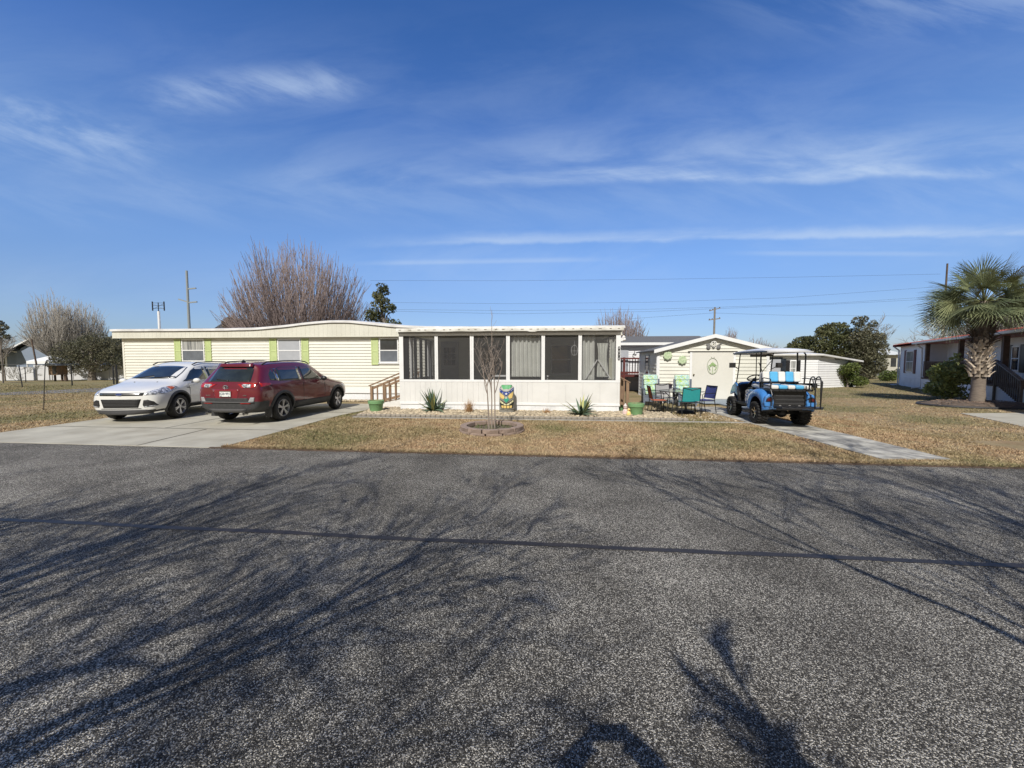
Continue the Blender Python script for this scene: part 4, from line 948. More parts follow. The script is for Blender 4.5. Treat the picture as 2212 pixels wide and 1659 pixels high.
def paint(polys, mat, name, off=.006, lab=None):
    for poly in polys:
        bm = bmesh.new(); bm.faces.new([bm.verts.new((x, 0, z)) for x, z in poly])
        xs_ = [p[0] for p in poly]
        for i in range(1, 14):
            xx = min(xs_)+(max(xs_)-min(xs_))*i/14; bmesh.ops.bisect_plane(bm, geom=bm.verts[:]+bm.edges[:]+bm.faces[:], plane_co=(xx, 0, 0), plane_no=(1, 0, 0))
        for v in bm.verts: v.co = Vector(skin(v.co.x, v.co.z, off))
        me = bpy.data.meshes.new(name); bm.to_mesh(me); bm.free(); me.materials.append(mat); o = bpy.data.objects.new(name, me); col.objects.link(o); o.parent = t
        md = o.modifiers.new('s', 'SOLIDIFY'); md.thickness = .006
blue = pm('tiki_blue', (.03, .07, .33), None, 8, .5); tgreen = pm('tiki_green', (.12, .42, .18), None, 8, .5); tyel = pm('tiki_yellow', (.78, .58, .22), (.72, .52, .18), 8, .5); tcrm = pm('tiki_cream', (.74, .70, .45), None, 8, .5); tteal = pm('tiki_teal', (.05, .38, .24), None, 8, .5); tpale = pm('tiki_pale', (.55, .56, .53), None, 8, .6); tdark = pm('tiki_dark', (.03, .035, .03), None, 8, .6)
X = lambda a: (a-545)/285*.215      # photo crop px -> metres
Z = lambda b: .89-(b-215)/1130*.79
pl = lambda L: [(X(a), Z(b)) for a, b in L]
paint([pl([(235, 265), (330, 255), (420, 400), (545, 380), (640, 400), (760, 255), (830, 265), (800, 330), (640, 470), (545, 500), (440, 470), (250, 350)])], tpale, 'brow_band', .004)
paint([pl([(330, 220), (745, 220), (760, 265), (660, 385), (545, 375), (425, 405), (330, 265)])], tgreen, 'green_cap', .008)
paint([pl([(240, 360), (300, 420), (450, 520), (545, 500), (630, 520), (830, 320), (830, 430), (640, 600), (545, 690), (450, 620), (240, 480)])], blue, 'blue_band', .010)
def star(cx, cy, r, n=5): return [(X(cx+math.sin(k*math.pi/n)*(r if k % 2 == 0 else r*.45)), Z(cy-math.cos(k*math.pi/n)*(r if k % 2 == 0 else r*.45))) for k in range(2*n)]
paint([star(540, 595, 62), star(400, 560, 26), star(285, 455, 24), star(655, 548, 26), star(745, 455, 24), star(800, 395, 20)], white, 'star', .017)
paint([pl([(260, 560), (300, 580), (440, 680), (470, 760), (430, 825), (330, 800), (275, 740)]), pl([(820, 510), (800, 640), (770, 780), (680, 810), (620, 740), (650, 650), (740, 570)])], tyel, 'eye', .008)
paint([pl([(535, 690), (600, 760), (660, 850), (545, 990), (440, 870), (490, 770)])], tteal, 'nose', .014)
paint([pl([(535, 700), (580, 760), (575, 810), (500, 810), (500, 760)])], tpale, 'nose_tip', .019)
paint([pl([(270, 860), (330, 870), (545, 1020), (760, 880), (835, 850), (840, 960), (800, 1230), (560, 1240), (330, 1230), (290, 1100)])], tdark, 'mouth', .006)
teeth = [[(285, 890), (330, 900), (340, 990), (300, 990)], [(345, 930), (430, 990), (425, 1050), (345, 1030)], [(445, 1010), (540, 1060), (540, 1095), (440, 1090)], [(560, 1050), (655, 1000), (660, 1080), (560, 1095)], [(670, 990), (755, 920), (750, 1000), (675, 1060)], [(765, 910), (815, 870), (820, 950), (770, 980)]]
paint([pl(q) for q in teeth], tcrm, 'tooth', .012)
paint([pl(q) for q in ([(340, 1115), (430, 1115), (430, 1220), (350, 1210)], [(445, 1115), (540, 1120), (540, 1230), (445, 1225)], [(565, 1120), (665, 1115), (665, 1225), (565, 1230)], [(685, 1115), (770, 1110), (760, 1210), (685, 1222)])], tyel, 'tooth', .012)
paint([pl([(290, 1240), (545, 1255), (820, 1235), (815, 1275), (545, 1290), (295, 1275)])], stone, 'chin', .02)

# ring of blocks with young tree
cx, cy = -.48, 9.18
blk = pm('ring_block', (.33, .25, .205), (.25, .19, .155), 5, .9, .5, 45, island=.12)
g = MB(); rr = .70
def blkmesh(seed):
    g = MB(); rg = random.Random(seed); n = 4; w = .186; vs = []
    for z in (0, .095):
        for k in range(n+1): x = -w+2*w*k/n; vs.append((x*.98, -.085+.012*rg.uniform(-1, 1)+.02*(abs(x)/w)**2, z+.004*rg.uniform(-1, 1)))
        for k in range(n+1): x = w-2*w*k/n; vs.append((x*.84, .075, z+.004*rg.uniform(-1, 1)))
    m = 2*(n+1); g.add(vs, [tuple(range(m-1, -1, -1)), tuple(range(m, 2*m))]+[(i, (i+1) % m, m+(i+1) % m, m+i) for i in range(m)])
    return g
CLK = ['at its far right end', 'right side, slightly towards the home', 'back right, towards the home', 'at the back, facing the porch', 'back left, towards the home', 'left side, slightly towards the home', 'at its far left end', 'left side, slightly towards the road', 'front left, towards the road', 'at the front, nearest the road', 'front right, towards the road', 'right side, slightly towards the road']
protos = [blkmesh(s).build('edging_block', blk, bevel=.010) for s in range(3)]
used = set(); names_lab = 'rough brown concrete block in the ring round the young tree'
rg = random.Random(2)
for course, (z, off, R_) in enumerate(((-.045, .22, .69), (.050, 0, .67))):
    for i in range(12):
        a = 2*math.pi*(i+off)/12; pi = rg.randrange(3); o = protos[pi]
        if pi in used: o = o.copy(); col.objects.link(o)
        used.add(pi); o.location = (cx+R_*math.cos(a), cy+R_*math.sin(a)*.96, z); o.rotation_euler = (0, rg.uniform(-.02, .02), a+math.pi/2+rg.uniform(-.03, .03))
        tag(o, ('upper' if course else 'half-buried lower')+' block of the tree ring, '+CLK[int(round((a % 6.2832)*6/math.pi-.01)) % 12], 'edging block', 'blocks of the tree ring, upper course' if course else 'blocks of the tree ring, lower course')
g = MB(); g.add([(cx, cy, .05)]+[(cx+.64*math.cos(a*.314), cy+.62*math.sin(a*.314), .035) for a in range(20)], [(0, 1+k, 1+(k+1) % 20) for k in range(20)]); o = g.build('ring_soil', bedm); tag(o, 'dark soil inside the block ring', 'soil', kind='structure')
def weeds():
    g = MB(); rg = random.Random(6)
    for i in range(260):
        a = rg.random()*6.28; q = .6*rg.random()**.5; x, y = cx+q*math.cos(a), cy+q*math.sin(a); h = .03+.08*rg.random(); b = rg.random()*6.28; w = .007
        g.add([(x-w*math.cos(b), y-w*math.sin(b), .04), (x+w*math.cos(b), y+w*math.sin(b), .04), (x+rg.gauss(0, .03), y+rg.gauss(0, .03), .04+h)], [(0, 1, 2)])
    o = g.build('weeds', leafmat('weed_green', (.07, .12, .04), (.16, .17, .06), .4), fixn=False); tag(o, 'low green weeds inside the block ring', 'weeds', kind='stuff')
weeds()
barky = pm('young_bark', (.33, .28, .24), (.22, .18, .155), 9, .8, .3, 50)
t = thing('young_tree', 'thin leafless young tree with three stems inside the block ring', 'tree', (cx, cy, .04))
gt = MB(); gc = MB(); rg = random.Random(21)
def wavy(p, d, L, r0, r1, k, wob, up=0.0):
    pts = [Vector(p)]; d = Vector(d).normalized()
    for i in range(k):
        d = (d+Vector((rg.gauss(0, wob), rg.gauss(0, wob), up))).normalized(); pts.append(pts[-1]+d*(L/k))
    return pts, [r0+(r1-r0)*i/k for i in range(k+1)]
for (px, tx_, fx) in ((1055.5, 1050, -.04), (1061.5, 1058, 0), (1068, 1070, .05)):
    bx = (px-1062)*9.2/831
    pts, rs = wavy((bx, rg.uniform(-.04, .04), 0), (fx*.3, 0, 1), 1.02, .019, .014, 6, .02); gt.path(pts, rs, 6)
    tips = []
    for k in range(3):
        d = Vector((fx+rg.uniform(-.45, .45), rg.uniform(-.3, .3), 1)); p2, r2 = wavy(pts[-1 if k else -2], d, rg.uniform(.5, .8), .012, .007, 6, .08, .05); gc.path(p2, r2, 5); tips.append((p2, r2))
    for p2, r2 in tips:
        for q in (2, 4, 5, 6):
            d = Vector((rg.uniform(-.8, .8), rg.uniform(-.6, .6), 1.0)); p3, r3 = wavy(p2[q], d, rg.uniform(.25, .65), .005, .002, 5, .10, .12); gc.path(p3, r3, 4)
            for q3 in (2, 3, 4):
                d = Vector((rg.uniform(-1, 1), rg.uniform(-.8, .8), .7)); p4, r4 = wavy(p3[q3], d, rg.uniform(.08, .25), .0035, .002, 3, .12, .1); gc.path(p4, r4, 3)
p2, r2 = wavy((.02, 0, 1.3), (.03, 0, 1), 1.55, .011, .003, 10, .03, .05); gc.path(p2, r2, 5)
for q in range(4, 10):
    d = Vector((rg.uniform(-.7, .7), rg.uniform(-.5, .5), 1.0)); p3, r3 = wavy(p2[q], d, .25, .004, .002, 4, .1, .1); gc.path(p3, r3, 3)
gt.build('trunk', barky, t); gc.build('crown', barky, t)
for x in (.0, .17, .22):       # dark stubs beside the stems
    pass

# ================================================================ patio furniture
def sling_chair(label, x, y, rz, fab, frame_m=blackm):
    t = thing('patio_chair', label, 'patio chair', (x, y, .0), rz, 'sling patio chairs round the glass table')
    for s in (-1, 1):
        g = MB(); g.path([(s*.26, -.25, 0), (s*.26, -.24, .40), (s*.26, -.22, .44)], .013, 6); g.build('leg', frame_m, t)
        g = MB(); g.path([(s*.26, .28, 0), (s*.26, .21, .38), (s*.26, .20, .42), (s*.25, .30, .88)], .013, 6); g.build('leg', frame_m, t)
        g = MB(); g.path([(s*.26, -.24, .40), (s*.29, -.25, .62), (s*.29, -.20, .65), (s*.28, .24, .66)], .012, 6); g.build('armrest', frame_m, t)
        g = MB(); g.tube((s*.26, -.25, .42), (s*.26, .21, .41), .013); g.build('seat_rail', frame_m, t)
    g = MB(); g.grid(6, 6, lambda a, b: (-.25+.5*a, -.25+.46*b, .425-.03*math.sin(math.pi*b)*math.sin(math.pi*a))); g.build('seat', fab, t, smooth=2)
    g = MB(); g.grid(6, 6, lambda a, b: (-.245+.49*a, .215+.085*b+.02*math.sin(math.pi*a), .47+.40*b)); g.build('backrest', fab, t, smooth=2)
    g = MB(); g.path([(-.25, .30, .87), (-.13, .305, .84), (0, .31, .81), (.13, .305, .84), (.25, .30, .87)], .011, 6); g.path([(-.25, .30, .88), (0, .31, .875), (.25, .30, .88)], .011, 6); g.tube((-.26, .22, .42), (.26, .22, .42), .012); g.tube((-.26, -.25, .41), (.26, -.25, .41), .012); g.build('frame', frame_m, t)
    return t
fo = pm('sling_orange', (.50, .13, .06), (.44, .11, .05), 40, .7); ft = pm('sling_teal', (.03, .33, .34), (.025, .29, .30), 40, .7); fb = pm('sling_navy', (.05, .065, .22), (.04, .055, .19), 40, .7); fg = pm('sling_grey', (.36, .36, .37), (.31, .31, .32), 40, .7)
sling_chair('orange-red sling chair at the left of the patio table', 4.72, 12.40, R(82), fo)
sling_chair('teal sling chair with its back to the lawn in front of the patio table', 5.45, 11.82, R(172), ft)
sling_chair('navy blue sling chair at the right of the patio table', 6.22, 12.45, R(-80), fb)
sling_chair('light grey sling chair on the far side of the patio table', 5.35, 13.35, R(4), fg)
t = thing('patio_table', 'round glass patio table with black metal legs', 'patio table', (5.47, 12.55, 0))
g = MB(); g.lathe([(.0, .700), (.60, .700), (.60, .708), (.0, .708)], 36, cap=False); g.build('table_top', glassmat('table_glass', (.12, .16, .15), .35, .05), t)
g = MB(); g.path([(.61*math.cos(a*.19635), .61*math.sin(a*.19635), .70) for a in range(32)], .016, 6, closed=True); g.build('rim', blackm, t)
for k in range(4):
    a = R(45+90*k); c_, s_ = math.cos(a), math.sin(a); g = MB(); g.path([(.55*c_, .55*s_, 0), (.50*c_, .50*s_, .25), (.30*c_, .30*s_, .5), (.52*c_, .52*s_, .69)], .014, 6); g.build('leg', blackm, t)
t = thing('umbrella_base', 'black round umbrella stand under the patio table', 'umbrella base', (5.62, 12.35, 0))
g = MB(); g.lathe([(.27, 0), (.27, .04), (.22, .09), (.08, .11), (.04, .13)], 28); g.build('base', plastic, t, smooth=True); g = MB(); g.lathe([(.025, .13), (.025, .40)], 12); g.build('tube', blackm, t)
# cushioned chairs
def cush_mat():
    m, nt, b = new_mat('floral_cushion'); N = nt.nodes; L = nt.links; tc_ = N.new('ShaderNodeTexCoord'); b.inputs['Roughness'].default_value = .85
    def mixc(a, c, f):
        x = N.new('ShaderNodeMix'); x.data_type = 'RGBA'; L.new(f, x.inputs[0])
        if isinstance(a, tuple): x.inputs[6].default_value = (*a, 1)
        else: L.new(a, x.inputs[6])
        x.inputs[7].default_value = (*c, 1); return x.outputs[2]
    def nzr(s, o, lo, hi):
        mp = N.new('ShaderNodeMapping'); mp.inputs['Location'].default_value = (o, o*2, 0); L.new(tc_.outputs['Object'], mp.inputs[0])
        n = N.new('ShaderNodeTexNoise'); n.inputs['Scale'].default_value = s; n.inputs['Detail'].default_value = 3; n.inputs['Distortion'].default_value = 1.5; L.new(mp.outputs[0], n.inputs[0])
        r = N.new('ShaderNodeMapRange'); r.inputs[1].default_value = lo; r.inputs[2].default_value = hi; L.new(n.outputs[0], r.inputs[0]); return r.outputs[0]
    c = mixc((.50, .66, .55), (.26, .48, .53), nzr(11, 1, .50, .56)); c = mixc(c, (.42, .58, .13), nzr(9, 5, .53, .57)); c = mixc(c, (.66, .72, .62), nzr(14, 9, .58, .62)); c = mixc(c, (.17, .30, .42), nzr(16, 13, .62, .66))
    L.new(c, b.inputs['Base Color']); return m
cm = cush_mat(); slate = pm('slate_frame', (.16, .19, .24), (.12, .14, .18), 8, .6)
def lounge(label, x, y, rz):
    t = thing('cushioned_chair', label, 'lounge chair', (x, y, .05), rz, 'high-backed floral-cushioned chairs by the shed')
    for s in (-1, 1):
        for yy_ in (-.32, .28):
            g = MB(); g.box(s*.30-.03, s*.30+.03, yy_-.03, yy_+.03, 0, .60 if yy_ < 0 else .95); g.build('leg', slate, t)
        g = MB(); g.box(s*.34-.05, s*.34+.05, -.40, .30, .60, .63); g.build('armrest', slate, t, bevel=.008)
    g = MB(); g.box(-.27, .27, -.36, .28, .30, .36); g.box(-.3, .3, -.345, -.325, .12, .30); g.build('seat_frame', slate, t)
    g = MB(); M = Matrix.Rotation(R(-14), 3, 'X'); g.obox((0, .34, .72), (.50, .03, .78), M); g.build('back_frame', slate, t)
    g = MB(); g.obox((0, -.06, .43), (.50, .58, .11)); g.build('seat_cushion', cm, t, bevel=.04)
    for k, (zc, yc) in enumerate(((.60, .245), (.80, .30), (1.0, .35))):
        g = MB(); g.obox((0, yc, zc+.0), (.50+.05*(k == 2), .11, .21), M); g.build('back_cushion', cm, t, bevel=.045)
    return t
p1 = at(1407, 850, 14.7); lounge('floral-cushioned high-backed chair at the shed corner', p1.x, p1.y, R(-12))
p2 = at(1479, 850, 14.4); lounge('floral-cushioned high-backed chair beside the shed door', p2.x, p2.y, R(-6))
p3 = at(1443, 870, 15.1); t = thing('side_table', 'small white side table between the two floral chairs', 'side table', (p3.x, p3.y, .05), HF.th)
g = MB(); g.box(-.27, .27, -.2, .2, .52, .55); g.build('table_top', white_clean, t, bevel=.005)
for sx, sy in ((-1, -1), (1, -1), (1, 1), (-1, 1)): g = MB(); g.box(sx*.24-.02, sx*.24+.02, sy*.17-.02, sy*.17+.02, 0, .52); g.build('leg', white_clean, t)
t = thing('dark_flower_pot', 'small dark purple pot standing on the white side table', 'flower pot', (p3.x+.02, p3.y, .60))
g = MB(); g.lathe([(.10, 0), (.125, .14), (.14, .15), (.14, .19), (.12, .19), (.11, .15)], 20); g.build('pot', pm('purple_pot', (.045, .035, .055), None, 8, .4), t, smooth=True)
g = MB(); rg = random.Random(8)
for i in range(50):
    a = rg.random()*6.28; q = .09*rg.random(); g.add([(q*math.cos(a), q*math.sin(a), .16), (q*math.cos(a)+.01, q*math.sin(a), .16), (1.6*q*math.cos(a)+rg.gauss(0, .02), 1.6*q*math.sin(a), .20+.08*rg.random())], [(0, 1, 2)])
g.build('plant', MATS['dry_stem'], t)
# ================================================================ CARS
paint_red = pm('red_paint', (.135, .009, .020), (.12, .008, .017), 3, .28, spec=.5, coat=1.0)
paint_white = pm('white_paint_car', (.74, .74, .72), (.71, .71, .69), 3, .3, spec=.5, coat=1.0)
carglass = pm('car_glass', (.012, .016, .018), (.03, .04, .042), 1.6, .04, spec=.8, coat=.6)
lamp_red = pm('lamp_red', (.45, .02, .02), (.30, .01, .01), 20, .12, spec=.7, coat=.6)
lamp_clear = pm('lamp_clear', (.72, .74, .78), (.16, .17, .19), 22, .1, spec=.8, coat=.8, metal=.3, contrast=(.44, .56))
lamp_amber = pm('lamp_amber', (.55, .12, .04), None, 20, .15, spec=.7)
mesh_black = pm('grille_black', (.012, .012, .013), (.03, .03, .03), 60, .4)
def body_mesh(st, rear_b, front_b, axles, arch_r, name):
    """st: list of stations rear->front, each a list of 9 (x,y,z) for the left half (k0 bottom centre ... k8 top centre)"""
    K = 9; vs = []; ring = []
    for s in st:
        ids = []
        for k in range(K): vs.append(s[k]); ids.append(len(vs)-1)
        for k in range(K-2, 0, -1): x, y, z = s[k]; vs.append((x, -y, z)); ids.append(len(vs)-1)
        ring.append(ids)
    fs = []; n = 2*(K-1)
    for a, b in zip(ring, ring[1:]):
        for k in range(n): fs.append((a[k], a[(k+1) % n], b[(k+1) % n], b[k]))
    for ids, bulge, flip in ((ring[0], rear_b, 1), (ring[-1], front_b, 0)):
        C = [ids[0]]
        for k in range(1, K-1): x, y, z = vs[ids[k]]; vs.append((x+bulge, 0, z)); C.append(len(vs)-1)
        C.append(ids[8])
        for k in range(K-1):
            l0, l1 = ids[k], ids[k+1]; r0, r1 = (ids[(n-k) % n], ids[(n-k-1) % n])
            for a, b, sgn in ((l0, l1, 1), (r0, r1, -1)):
                f = [a, b, C[k+1], C[k]]; f = [q for i, q in enumerate(f) if q not in f[:i]]
                if len(f) >= 3: fs.append(tuple(f))
    me = bpy.data.meshes.new(name); me.from_pydata(vs, [], fs); bm = bmesh.new(); bm.from_mesh(me); bmesh.ops.recalc_face_normals(bm, faces=bm.faces); bm.to_mesh(me); bm.free()
    o = bpy.data.objects.new(name, me); col.objects.link(o); md = o.modifiers.new('s', 'SUBSURF'); md.levels = md.render_levels = 3
    dg = bpy.context.evaluated_depsgraph_get(); bpy.context.view_layer.update()
    smooth_me = bpy.data.meshes.new_from_object(o.evaluated_get(dg)); o.modifiers.clear(); o.data = smooth_me
    bm = bmesh.new(); bm.from_mesh(smooth_me); bvh = BVHTree.FromBMesh(bm); bm.free()
    c = MB()
    for ax in axles:
        for s in (-1, 1): c.lathe([(arch_r, 0), (arch_r, 1.0)], 40, (ax, s*.60 if s > 0 else -1.60, arch_z), Matrix.Rotation(R(-90), 3, 'X'))
    cut = c.build('cut', plastic); md = o.modifiers.new('b', 'BOOLEAN'); md.operation = 'DIFFERENCE'; md.object = cut; md.solver = 'EXACT'
    bpy.context.view_layer.update(); dg = bpy.context.evaluated_depsgraph_get(); fin = bpy.data.meshes.new_from_object(o.evaluated_get(dg)); o.modifiers.clear(); o.data = fin
    bpy.data.objects.remove(cut)
    return o, bvh
arch_z = .36
def finish_body(o, parent, mat, axles, arch_r, dark_fn):
    me = o.data; me.materials.clear(); me.materials.append(mat); me.materials.append(plastic)
    for p in me.polygons:
        c = p.center; idx = 0
        for ax in axles:
            d = math.hypot(c.x-ax, c.z-arch_z)
            if d < arch_r+.004: idx = 1
        if dark_fn(c, p.normal): idx = 1
        p.material_index = idx; p.use_smooth = True
    me.set_sharp_from_angle(angle=R(35)); o.parent = parent
def patch(bvh, poly, axis, name, mat, parent, sign=1, off=.006, n=10, depth=.012, mirror=False, lab=None):
    """cut a panel with outline poly, lay it on the body surface"""
    bm = bmesh.new(); A = lambda p, q: (q, p[0], p[1]) if axis == 'x' else ((p[0], q, p[1]) if axis == 'y' else (p[0], p[1], q))
    bm.faces.new([bm.verts.new(A(p, 0)) for p in poly])
    dims = {'x': (1, 2), 'y': (0, 2), 'z': (0, 1)}[axis]
    for j, d in enumerate(dims):
        lo = min(p[j] for p in poly); hi = max(p[j] for p in poly)
        for i in range(1, n):
            co = [0, 0, 0]; co[d] = lo+(hi-lo)*i/n; no = [0, 0, 0]; no[d] = 1
            bmesh.ops.bisect_plane(bm, geom=bm.verts[:]+bm.edges[:]+bm.faces[:], plane_co=co, plane_no=no)
    ai = 'xyz'.index(axis); last = None
    for v in bm.verts:
        org = v.co.copy(); org[ai] = 4*sign; d = Vector((0, 0, 0)); d[ai] = -sign; h = bvh.ray_cast(org, d)
        if h[0] is not None:
            nn = h[1] if h[1].dot(d) < 0 else -h[1]; v.co = h[0]+nn*off; last = v.co.copy()
        else: v.tag = True
    for v in bm.verts:
        if v.tag:
            c = [w for w in bm.verts if not w.tag]
            if c: q = min(c, key=lambda w: (w.co-v.co).length_squared if ai != 0 else (w.co.y-v.co.y)**2+(w.co.z-v.co.z)**2); v.co[ai] = q.co[ai]
    bmesh.ops.recalc_face_normals(bm, faces=bm.faces)
    me = bpy.data.meshes.new(name); bm.to_mesh(me); bm.free(); me.materials.append(mat)
    for p in me.polygons: p.use_smooth = True
    nrm = sum((p.normal*p.area for p in me.polygons), Vector()); want = Vector((0, 0, 0)); want[ai] = sign
    if nrm.dot(want) < 0: me.flip_normals()
    o = bpy.data.objects.new(name, me); col.objects.link(o); o.parent = parent
    md = o.modifiers.new('s', 'SOLIDIFY'); md.thickness = depth; md.offset = -1
    if lab: o['label'] = lab
    if mirror:
        me2 = me.copy()
        for v in me2.vertices: v.co.y = -v.co.y
        me2.flip_normals(); o2 = bpy.data.objects.new(name, me2); col.objects.link(o2); o2.parent = parent; md = o2.modifiers.new('s', 'SOLIDIFY'); md.thickness = depth; md.offset = -1
    return o
def wheel(parent, x, y, r, w, spokes, steer=0.0, tw=.5):
    s = 1 if y > 0 else -1; M = Matrix.Rotation(R(-90*s), 3, 'X'); M = Matrix.Rotation(steer, 3, 'Z')@M; ri = r*.66; c = (0, 0, 0)
    g = MB(); g.lathe([(ri, -w/2), (r*.90, -w/2), (r*.98, -w*.38), (r, -w*.2), (r, w*.2), (r*.98, w*.38), (r*.90, w/2), (ri+.01, w/2), (ri, w*.40), (ri, -w/2)], 48, c, M, cap=False)
    wo_ = g.build('wheel', rubber, parent, smooth=True, loc=(x, y, r))
    g = MB(); g.lathe([(ri+.003, w*.44), (ri-.012, w*.46), (ri-.022, w*.40), (ri-.03, -w*.3)], 40, c, M, cap=False)
    for k in range(spokes):
        a = 2*math.pi*k/spokes+.3
        for da, wd in ((-.13, .034), (.13, .034)):
            p0 = M@Vector((.045*math.cos(a), .045*math.sin(a), w*.34)); p1 = M@Vector(((ri-.01)*math.cos(a+da), (ri-.01)*math.sin(a+da), w*.43)); g.bar(p0, p1, wd, .025, up=tuple(M@Vector((0, 0, 1))))
    g.lathe([(.0, w*.40), (.055, w*.39), (.06, w*.30)], 16, c, M)
    g.build('rim', silver, wo_, smooth=True)
    g = MB(); g.lathe([(0, w*.10), (ri-.035, w*.10), (ri-.035, w*.05)], 30, c, M); g.build('brake_disc', pm('brake_dark', (.03, .03, .032), None, 9, .5), wo_)
def flare(bvh, parent, ax, r, rr, sgn, mat=plastic):
    g = MB(); n = 28; vs = []
    for i in range(n+1):
        a = R(-22)+R(224)*i/n
        for q, off in ((r-.005, -.03), (r-.004, .022), (r+rr*.55, .022), (r+rr, .004), (r+rr, -.02)):
            x = ax+q*math.cos(a); z = arch_z+q*math.sin(a); z2 = max(z, .22); h = bvh.ray_cast(Vector((x, 4*sgn, max(z2, .33))), Vector((0, -sgn, 0))); y = h[0].y if h[0] is not None else .9*sgn; vs.append((x, y+sgn*off, z2))
    k = 5; g.add(vs, [(i*k+j, i*k+j+1, (i+1)*k+j+1, (i+1)*k+j) for i in range(n) for j in range(k-1)]); g.build('wheel_arch', mat, parent, smooth=True)
def station(xl, xb, xt, wb_, zs, ws, xk=None):
    # ws: half widths k1..k7 ; zs: heights k0..k8 ; xl lower x (k0..k4), xb belt x (k5), xt top x (k6..k8)
    xs_ = [xl]*5+[xb]+[xt]*3
    return [(xs_[k], 0 if k in (0, 8) else ws[k-1], zs[k]) for k in range(9)]

def mirror_unit(parent, x, y, z, mat, glassm=chrome, facing=1):
    s = 1 if y > 0 else -1
    g = MB(); g.sphere((x, y+s*.12, z+.02), .105, 14, 10, (.62, 1.0, .72)); g.build('side_mirror', mat, parent, smooth=2)
    g = MB(); g.tube((x+.02*facing, y-s*.02, z-.03), (x, y+s*.06, z-.0), .022, .028, 8); g.build('mirror_arm', plastic, parent)

